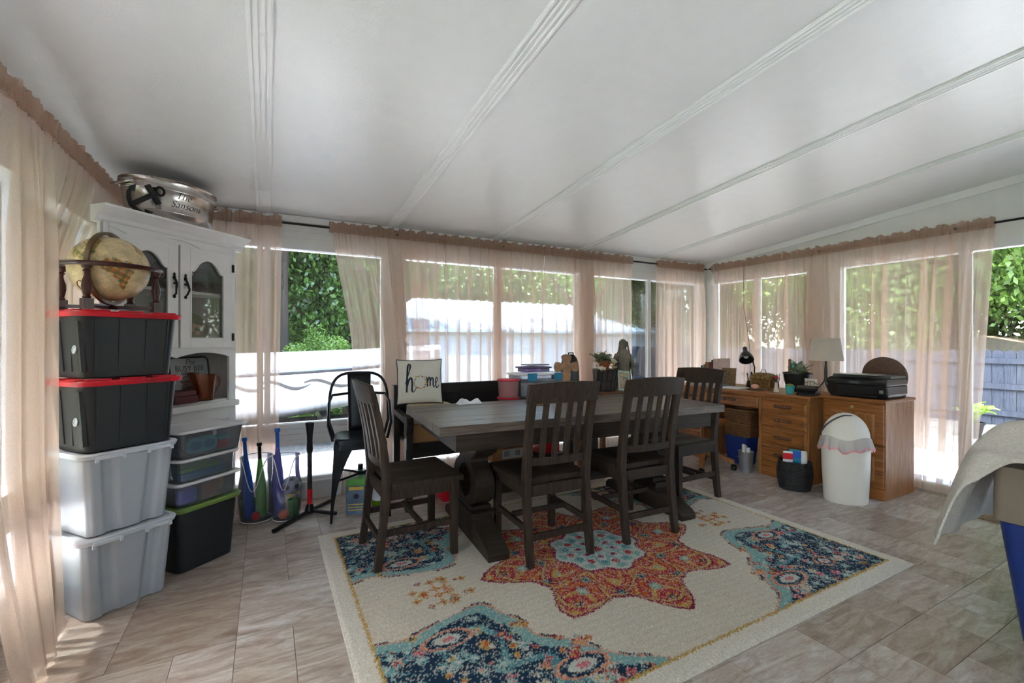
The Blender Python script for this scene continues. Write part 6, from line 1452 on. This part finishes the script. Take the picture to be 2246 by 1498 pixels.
wicker('lower brown wicker basket on the blue bin under the desk', .2835, .28, .25, .13); wicker('upper brown wicker basket stacked under the desk drawer', .426, .29, .25, .12)
o = MB().sphere((0, 0, 0), .075, 14, 8, (1, 1.3, .35)).obj('pine_cones', 'wicker', None, loc=(4.25, 2.93, .573)); tag(o, 'dried potpourri heaped in the upper wicker basket', 'potpourri')
def pail():
    t = thing('galvanised_pail', 'small galvanised pail of paper rolls beside the desk drawers', 'pail', (3.985, 2.735, 0))
    MB().lathe([(.05, 0), (.068, .19), (.071, .195), (.065, .195), (.047, .006), (.002, .006)], n=24).obj('body', 'galv2', t); MB().tube([(.07 * math.cos(a), .07 * math.sin(a) - .0, .17 - .05 * abs(math.sin(a))) for a in [PI * k / 10 for k in range(11)]], .003, 6).obj('bail', 'galv2', t)
    for k, (x, y, h) in enumerate(((-.02, .01, .26), (.02, .02, .24), (.0, -.025, .23))): MB().lathe([(.016, .02), (.016, h), (.010, h), (.010, .03)], (x, y, 0), 12).obj('paper_roll', 'paper', t)
pail()
# on the desk
def gooseneck():
    t = thing('desk_lamp', 'black gooseneck desk lamp with cone head on the oak desk', 'lamp', (4.50, 3.02, DZ))
    MB().lathe([(.002, 0), (.06, 0), (.062, .008), (.05, .018), (.015, .024), (.012, .03), (.002, .03)], n=24).obj('base', 'black', t)
    MB().tube([(0, 0, .025), (0, -.025, .12), (0, -.03, .2), (-.01, -.015, .27), (-.02, .02, .315), (-.025, .055, .325)], .0065, 8).obj('gooseneck', 'iron', t)
    Mx = Matrix.Translation((-.025, .055, .345)) @ Matrix.Rotation(R(-30), 4, 'X') @ Matrix.Rotation(R(28), 4, 'Y')
    MB().lathe([(.018, .085), (.022, .08), (.024, .03), (.04, .01), (.068, -.05), (.072, -.085), (.069, -.085), (.064, -.05), (.036, .005), (.002, .01)], n=26).xf(Mx).obj('shade', 'black', t); MB().sphere((0, 0, -.035), .025, 14, 10).xf(Mx).obj('bulb', 'ceramic', t)
gooseneck()
def drum_lamp():
    t = thing('table_lamp', 'table lamp with a white drum shade and black twisted base on the desk', 'lamp', (4.50, 2.30, DZ))
    MB().lathe([(.135, .30), (.108, .505), (.106, .505), (.133, .30)], n=36, cap=False).obj('shade', 'shade', t)
    MB().lathe([(.012, .14), (.014, .2), (.01, .26), (.010, .34), (.014, .345), (.014, .38), (.002, .382)], n=14).obj('stem', 'black', t)
    for k in range(3): a = 2 * PI * k / 3; MB().tube([(.075 * math.cos(a), .075 * math.sin(a), .006), (.06 * math.cos(a + .3), .06 * math.sin(a + .3), .05), (.02 * math.cos(a + .8), .02 * math.sin(a + .8), .11), (0, 0, .17)], [.007, .006, .006, .006], 8).obj('twisted_foot', 'black', t)
    MB().sphere((0, 0, .42), .03, 14, 10).obj('bulb', 'ceramic', t)
    for k in range(3): a = 2 * PI * k / 3; MB().tube([(0, 0, .50), (.107 * math.cos(a), .107 * math.sin(a), .503)], .002, 5).obj('shade_spider', 'iron', t)
drum_lamp()
bt = ['thin dark teal book at the left end of the desk book row', 'pale grey-green book second from the left in the desk book row', 'thin black book third in the desk book row', 'tan brown thick book in the middle of the desk book row', 'dark red book right of the tan book in the desk book row', 'dark brown patterned book near the lamp in the desk book row', 'large pale book at the right end of the desk book row']
yb = 3.585
for k, (w, h, d) in enumerate(((.022, .2, .15), (.028, .21, .15), (.02, .215, .16), (.05, .24, .17), (.038, .245, .17), (.04, .27, .18), (.06, .285, .2))):
    t = thing('book', bt[k], 'book', (4.58 - d / 2 - .02, yb - w / 2, DZ), 0, 'books in a row on the desk'); yb -= w + .001
    MB().box(-d / 2, d / 2, -w / 2, -w / 2 + .003, 0, h).box(-d / 2, d / 2, w / 2 - .003, w / 2, 0, h).box(-d / 2 - .002, -d / 2 + .003, -w / 2, w / 2, 0, h).obj('cover', M['book'][k], t, 0); MB().box(-d / 2 + .004, d / 2 - .005, -w / 2 + .0032, w / 2 - .0032, .004, h - .004).obj('pages', 'paper', t, 0)
frame('small gilt framed picture in front of the books on the desk', (4.36, 3.195, DZ + .001), R(-72), .145, .19, 10, 'goldprint', 'goldprint')
def laptop():
    t = thing('laptop', 'closed silver laptop at the front of the oak desk', 'laptop', (4.21, 3.30, DZ), R(90))
    MB().loft([[(x, y, z) for x, y, _ in rrect(.31, .21, .012)] for z in (.002, .011)]).obj('base', 'steel', t, 0); MB().loft([[(x, y, z) for x, y, _ in rrect(.31, .21, .012)] for z in (.0125, .019)]).obj('screen_lid', 'steel', t, 0)
laptop()
o = MB().box(-.11, .11, -.15, .15, 0, .006).obj('notebook', 'label', None, 0, loc=(4.19, 3.06, DZ), rz=R(8), bev=.002); tag(o, 'white notepad lying beside the laptop', 'notepad')
def camera_box():
    t = thing('black_device', 'small black and white device on the far left end of the desk', 'device', (4.40, 3.63, DZ))
    MB().box(-.06, .06, -.045, .045, 0, .17).obj('body', 'black', t, 0, bev=.005); MB().box(-.062, -.06, -.03, .03, .11, .15).obj('white_strip', 'label', t, 0)
camera_box()
def chest():
    t = thing('trinket_chest', 'antique gold relief trinket chest with domed lid on the desk', 'box', (4.40, 2.83, DZ), R(4))
    MB().loft([[(x, y, z) for x, y, _ in rrect(w, d, .02)] for w, d, z in ((.13, .19, .012), (.145, .205, .03), (.15, .21, .09), (.16, .22, .098))]).obj('body', 'goldbox', t, 30)
    MB().loft([[(x, y, z) for x, y, _ in rrect(w, d, .02)] for w, d, z in ((.162, .222, .1), (.155, .215, .118), (.12, .18, .145), (.07, .12, .16))]).obj('domed_lid', 'goldbox', t, 30)
    MB().tube([(0, -.03, .16), (0, -.015, .19), (0, .015, .19), (0, .03, .16)], .004, 6).obj('lid_handle', 'bronze', t)
    for sx in (-1, 1):
        for sy in (-1, 1): MB().sphere((sx * .055, sy * .085, .007), .011, 8, 6, (1, 1, .65)).obj('foot', 'goldbox', t)
chest()
def pencup(label, loc, n, seed, cup='black', r=.04, h=.07):
    t = thing('pen_cup', label, 'pen cup', loc); rr = random.Random(seed)
    MB().lathe([(r * .5, 0), (r, h * .45), (r * .75, h), (r * .7, h), (r * .9, h * .45), (.002, .006)], n=20).obj('cup', cup, t)
    for k in range(n):
        a = rr.uniform(0, 6.28); l = rr.uniform(.12, .17); MB().tube([(.008 * math.cos(a), .008 * math.sin(a), .012), (.035 * math.cos(a), .035 * math.sin(a), l)], .0042, 6).obj('pen', ['black', 'steel', 'label', 'darknavy', 'red'][k % 5], t)
pencup('round black cup of pens and pencils beside the gold chest', (4.42, 2.985, DZ), 9, 3); pencup('dark cup of brushes beside the black planter', (4.33, 2.66, DZ), 6, 5, 'maroon', .03, .09)
def planter():
    t = thing('black_planter', 'shiny black planter of succulents in the middle of the desk', 'plant', (4.46, 2.53, DZ)); rr = random.Random(15)
    MB().lathe([(.06, 0), (.09, .03), (.11, .1), (.12, .165), (.126, .17), (.126, .18), (.112, .18), (.1, .12), (.002, .12)], n=30).obj('pot', 'black', t)
    lf = MB().grid(leafsurf(.11, .028, .02), 7, 4).obj('leaf', 'succ', t, 180, loc=(0, 0, .17), rot=(0, -.6, 0))
    for k in range(1, 24): share(lf, 'leaf', t, (rr.uniform(-.05, .05), rr.uniform(-.06, .06), .165 + rr.uniform(0, .03)), (rr.uniform(-.4, .4), rr.uniform(-1.0, -.1), k * 2.4), (rr.uniform(.6, 1.1),) * 3)
    for k in range(3): MB().lathe([(.012, .12), (.014, .3 - .03 * k), (.002, .305 - .03 * k)], (.03, .09 - .03 * k, 0), 8).obj('painted_stake', ['crosswood', 'teal', 'salmon' if 'salmon' in M else 'card'][k], t)
planter()
def vase():
    t = thing('bud_vase', 'small cream vase with a red flower in front of the planter', 'vase', (4.24, 2.60, DZ))
    MB().lathe([(.024, 0), (.026, .006), (.016, .05), (.012, .08), (.02, .088), (.017, .088), (.002, .07)], n=18).obj('vase', 'petal', t); MB().tube([(0, 0, .07), (.002, .004, .12)], .002, 6).obj('stem', 'greenlid', t); bloom(MB(), (.002, .004, .13), .02, random.Random(3)).obj('bloom', 'red', t)
vase()
def tealpail():
    t = thing('teal_pail', 'tiny teal pail with green moss at the front of the desk', 'pail', (4.20, 2.45, DZ)); MB().lathe([(.03, 0), (.04, .07), (.042, .072), (.038, .072), (.028, .005), (.002, .005)], n=20).obj('body', 'teal', t); MB().sphere((0, 0, .07), .032, 14, 8, (1, 1, .7)).obj('moss', 'greenlid', t)
tealpail()
o = MB().sphere((0, 0, .025), .035, 16, 10, (1.2, 1.0, .7)).obj('polished_stone', 'rosepetal', None, loc=(4.22, 2.80, DZ)); tag(o, 'rounded pinkish stone in front of the gold chest', 'stone')
o = MB().lathe([(.002, 0), (.06, 0), (.065, .006), (.06, .008), (.002, .006)], n=22, sy=1.4).obj('wooden_dish', 'oakpull', None, loc=(4.225, 2.80, DZ)); tag(o, 'flat brown dish under the pinkish stone', 'dish'); bpy.data.objects['polished_stone'].location.z = DZ + .008
def phone():
    t = thing('desk_phone', 'black cordless phone on its cradle at the right end of the desk', 'phone', (4.20, 2.30, DZ), R(10))
    MB().prism([(-.06, 0), (.07, 0), (.07, .03), (.02, .055), (-.06, .012)], -.07, .07, 'xz').obj('cradle', 'printer', t, 0, bev=.004); MB().loft([[(x * 1.0 + .0, y, z) for x, y, _ in rrect(.055, .17, .02)] for z in (-.012, .012)]).xf(Matrix.Translation((0.0, 0, .062)) @ Matrix.Rotation(R(-24), 4, 'Y')).obj('handset', 'printer', t, 40)
phone()
def letter_rack():
    t = thing('letter_rack', 'bronze wire letter rack holding a floral card beside the white lamp', 'letter rack', (4.33, 2.33, DZ), R(90))
    for y in (-.02, .02):
        for k in range(5): x = -.06 + .03 * k; MB().tube([(x, y, .004), (x, y, .09 + .03 * math.sin(PI * k / 4))], .0022, 6).obj('wire', 'bronze', t)
        MB().tube([(-.06, y, .09), (-.03, y, .112), (0, y, .12), (.03, y, .112), (.06, y, .09)], .003, 6).obj('arched_wire', 'bronze', t)
    MB().box(-.065, .065, -.025, .025, 0, .004).obj('base', 'bronze', t, 0); MB().box(-.055, .055, -.003, .001, .005, .14).xf(Matrix.Rotation(R(-6), 4, 'X')).obj('floral_card', plain('floral_card', C(222, 210, 204), .7, var=.12, scale=30), t, 0)
letter_rack()

# ------------------------------------------------------------------ oak file cabinet, printer, tray
FX0, FX1, FY0, FY1, FZ = 4.17, 4.66, 1.71, 2.165, .775
def filecab():
    t = thing('file_cabinet', 'honey oak two-drawer file cabinet under the printer', 'cabinet', (0, 0, 0))
    MB().box(FX0 + .02, FX1, FY0 + .006, FY1 - .006, .0, FZ - .026).obj('carcass', 'oakv', t, 0); MB().box(FX0 - .01, FX1 + .005, FY0 - .006, FY1 + .006, FZ - .0255, FZ).obj('top', 'oak', t, 0, bev=.006)
    MB().box(FX0 + .004, FX0 + .0195, FY0 + .006, FY1 - .006, 0, .085).obj('plinth', 'oak', t, 0)
    for z0, z1 in ((.095, .41), (.425, .74)):
        d = MB().box(FX0, FX0 + .0195, FY0 + .012, FY1 - .012, z0, z1).obj('drawer', 'oak', t, 0, bev=.004)
        MB().loft([[(FX0, a, b) for a, b in ((FY0 + .07, z0 + .04), (FY1 - .07, z0 + .04), (FY1 - .07, z1 - .075), (FY0 + .07, z1 - .075))], [(FX0 - .009, a, b) for a, b in ((FY0 + .085, z0 + .055), (FY1 - .085, z0 + .055), (FY1 - .085, z1 - .09), (FY0 + .085, z1 - .09))]]).obj('raised_panel', 'oakv', d, 0)
        MB().lathe([(.014, 0), (.014, .006), (.009, .008), (.004, .008), (.004, .005), (.001, .005)], n=16).xf(Matrix.Translation((FX0, (FY0 + FY1) / 2, z1 - .04)) @ Matrix.Rotation(R(-90), 4, 'Y')).obj('brass_lock', 'chrome', d)
filecab()
def printer():
    t = thing('printer', 'black all-in-one inkjet printer on the oak file cabinet', 'printer', (4.39, 1.935, FZ), R(90))  # local -y faces... front is local +y -> world -x
    w, d = .435, .34
    def ring(sw, y0, y1, z): return [(-sw / 2, y0, z), (sw / 2, y0, z), (sw / 2, y1, z), (-sw / 2, y1, z)]
    MB().loft([ring(w - .03, -d / 2, d / 2 - .03, .0), ring(w, -d / 2, d / 2 - .01, .03), ring(w, -d / 2, d / 2, .085)]).obj('body', 'printer', t, 0, bev=.01)
    MB().loft([ring(w - .0, -d / 2, d / 2 + .012, .086), ring(w, -d / 2, d / 2 + .018, .112), ring(w - .02, -d / 2 + .01, d / 2 - .03, .132)]).obj('control_deck', 'printer', t, 0, bev=.008)
    MB().loft([ring(w - .012, -d / 2 + .006, d / 2 - .07, .1325), ring(w - .02, -d / 2 + .012, d / 2 - .08, .15)]).obj('scanner_lid', 'printer2', t, 0, bev=.006)
    MB().box(-.13, .13, d / 2 - .02, d / 2 + .002, .025, .07).obj('paper_slot', 'black', t, 0); MB().box(-.15, .15, d / 2 - .06, d / 2 + .03, .012, .022).obj('output_tray', 'printer', t, 0, bev=.004)
    MB().box(-.05, .05, d / 2 + .0175, d / 2 + .0195, .093, .113).obj('screen_bezel', 'black', t, 0); MB().box(-.035, .035, d / 2 + .0195, d / 2 + .0205, .096, .111).obj('screen', 'screen', t, 0)
    MB().box(-.19, -.165, d / 2 - .012, d / 2 + .0035, .04, .06).obj('maker_badge', 'steel', t, 0)
    t.scale = (1, 1, 1.2)
printer()
o = MB().box(-.10, .10, -.14, .14, 0, .006).obj('silver_tablet', 'steel', None, 0, loc=(4.34, 1.95, FZ + .181), rz=R(4), bev=.002); tag(o, 'thin silver tablet lying on the printer lid', 'tablet')
def tray():
    t = thing('round_tray', 'round dark wooden tray standing upright behind the printer', 'tray', (4.605, 1.90, FZ), R(90)); Mx = Matrix.Translation((0, 0, .162)) @ Matrix.Rotation(R(84), 4, 'X')
    MB().lathe([(.002, 0), (.155, 0), (.162, .004), (.162, .016), (.156, .02), (.15, .008), (.002, .008)], n=44).xf(Mx).obj('disc', 'traywood', t)
tray()

# ------------------------------------------------------------------ bin, black basket
def trash():
    t = thing('dome_trash_can', 'off-white dome-lidded trash can with a pink-edged liner by the oak cabinet', 'trash can', (3.945, 1.875, 0), R(-35)); sx, sy = .165, .135; n = 40
    def rg(q, z): return [(sx * q * math.cos(2 * PI * k / n), sy * q * math.sin(2 * PI * k / n), z) for k in range(n)]
    MB().loft([rg(.86, 0), rg(.9, .012), rg(.97, .25), rg(1.0, .475), rg(.96, .475), rg(.9, .3)], True, False).obj('body', 'trash', t, 50)
    dome = []
    for k in range(11): a = PI / 2 * k / 10; dome.append(rg(max(.02, .97 * math.cos(a)), .485 + .195 * math.sin(a)))
    MB().loft([rg(.97, .46)] + dome).obj('dome_lid', 'trash', t, 60)
    fl = []
    MB().tube([(sx * .98 * math.cos(el) * math.cos(az), sy * .98 * math.cos(el) * math.sin(az), .485 + .197 * math.sin(el)) for az, el in [(R(-195 + 120 * k / 16), R(14 + 52 * math.sin(PI * .5 * min(1, k / 11)))) for k in range(17)]], [.009 - .0004 * k for k in range(17)], 6).obj('flap_seam', 'printer2', t)
    rr = random.Random(3)
    def lf(u, v):
        a = 2 * PI * u; q = 1.02 + .10 * v + .035 * math.sin(17 * a) * v + .02 * math.sin(29 * a + 1) * v; z = .50 - .085 * v + .010 * math.sin(11 * a + 2) * v + .012 * math.sin(4 * a)
        return (sx * q * math.cos(a), sy * q * math.sin(a), z)
    MB().grid(lf, 120, 6).obj('liner_cuff', 'bag', t, 180); MB().grid(lambda u, v: lf(u, .9 + .2 * v), 120, 1).obj('pink_drawstring', 'pinktrim', t, 180)
trash()
def blackbasket():
    t = thing('black_basket', 'round black woven basket of packets beside the trash can', 'basket', (3.90, 2.235, 0)); mb = MB()
    for k in range(14):
        z = .010 + .0165 * k; r = .105 + .014 * math.sin(PI * k / 13) + .006 * k / 13
        mb.tube([((r + .004 * (-1) ** i) * math.cos(2 * PI * i / 36), (r + .004 * (-1) ** i) * math.sin(2 * PI * i / 36), z + .003 * math.sin(i * .7)) for i in range(36)], .0095, 6, closed=True)
    mb.obj('weave', 'blackwicker', t); MB().lathe([(.002, .004), (.10, .004), (.1, .012), (.002, .012)], n=24).obj('bottom', 'blackwicker', t)
blackbasket()
def packet(name, label, loc, w, h, d, tilt, rz, m, band, cat):
    t = thing(name, label, cat, loc, rz); Mx = Matrix.Rotation(R(tilt), 4, 'X'); MB().box(-w / 2, w / 2, -d / 2, d / 2, 0, h).xf(Mx).obj('packet', m, t, 0, bev=.004); MB().box(-w / 2 - .0006, w / 2 + .0006, -d / 2 - .0006, d / 2 + .0006, h * .78, h * .95).xf(Mx).obj('printed_band', band, t, 0)
packet('paper_packet', 'white packet with red top standing in the black basket', (3.855, 2.27, .013), .07, .30, .018, 4, R(-50), 'label', 'red', 'packet')
packet('paper_packet', 'blue printed packet standing in the black basket', (3.905, 2.235, .013), .085, .31, .02, 0, R(-50), 'tealb', 'blue', 'packet')
o = MB().lathe([(.022, 0), (.024, .005), (.024, .29), (.02, .30), (.002, .302)], n=18).obj('paper_roll', 'paper', None, loc=(3.945, 2.185, .013)); tag(o, 'white paper roll standing in the black basket', 'roll')

# ------------------------------------------------------------------ foreground right: blue tote, taupe tote, fleece; door mat
tote('dark blue storage tote on the floor at the right edge of the room', (2.925, .40, 0), R(90), .64, .60, .515, 'navy', 'navy', 'plain', lid=False, r=.05, taper=.07, name='storage_tote')
tote('taupe storage box standing on the blue tote under the fleece blanket', (2.935, .40, .4965), R(90), .66, .62, .245, 'taupe', 'taupe', 'plain', lid=False, r=.03, taper=.012, name='storage_tote')
def blanket():
    rr = random.Random(31); ph = [rr.uniform(0, 6.28) for _ in range(8)]
    bx0, by1, zt = 2.625, .73, .728
    def f(u, v):
        # u: across x from the left lip to the right; v: along y from near the camera to well past the far edge
        y = .02 + 1.06 * v; ss = min(1, max(0, (y - .62) / .14)); ss = ss * ss * (3 - 2 * ss)
        xl = 2.602 - .09 * ss; x = xl + (3.28 - xl) * u
        ox = max(0, bx0 - x); oy = max(0, y - by1); over = math.hypot(ox, oy)
        hump = .15 * math.exp(-((x - 3.02) / .26) ** 2 - ((y - .45) / .28) ** 2) + .085 * math.exp(-((x - 2.78) / .12) ** 2 - ((y - .70) / .13) ** 2)
        wr = .014 * math.sin(13 * x + 6 * y + ph[0]) + .012 * math.sin(9 * y - 15 * x + ph[1]) + .007 * math.sin(31 * x + 11 * y + ph[2])
        z = zt + .026 + hump + wr * (1 if over < .02 else .5); px, py = x, y
        if over > 0:
            dx, dy = ox / over, oy / over; out = .045 * (1 - math.exp(-over / .04)) + .30 * over * dy
            z -= over * (.35 + .80 * (1 - math.exp(-over / .09)))
            px = min(x, bx0) - dx * out - .05 * dy * over if ox > 0 else x - .06 * oy
            px += .02 * math.sin(20 * y + ph[3]) * min(1, over / .05) * (1 if ox > 0 else .3)
            if ox > 0: px = bx0 - dx * (.02 + out * .8) - .06 * oy
            py = (by1 if oy > 0 else y) + dy * (out + .012 * math.sin(26 * x + ph[4]))
        return (px, py, max(z, .25))
    o = MB().grid(f, 56, 60).obj('fleece_blanket', 'fleece', None, 180); s = o.modifiers.new('solid', 'SOLIDIFY'); s.thickness = .010; s.offset = 1
    sb = o.modifiers.new('sub', 'SUBSURF'); sb.levels = 1; sb.render_levels = 1
    tag(o, 'grey-cream fleece blanket heaped and draped over the taupe box', 'blanket')
blanket()
o = MB().loft([[(x + 4.55, y + 1.02, z) for x, y, _ in rrect(.40, .72, .02)] for z in (.0005, .008)]).grid(lambda u, v: (4.37 + .36 * u, .68 + .68 * v, .0095 + .003 * math.sin(u * 40) * math.sin(v * 70)), 30, 50).obj('door_mat', 'mat', None, 0); tag(o, 'tan textured door mat inside the sliding door', 'mat')

# thin cord hanging from the rod in front of the right curtain
t = thing('hanging_cord', 'thin black cord hanging from the curtain rod down to the gooseneck lamp', 'cord')
MB().tube([(4.775, 3.30, 2.10), (4.72, 3.27, 1.9), (4.70, 3.25, 1.6), (4.70, 3.19, 1.25), (4.68, 3.16, 1.0), (4.66, 3.15, .86), (4.62, 3.14, .762)], .0022, 6).obj('cable', 'iron', t)
MB().box(4.605, 4.635, 3.125, 3.155, .7555, .77).obj('plug', 'iron', t, 0)
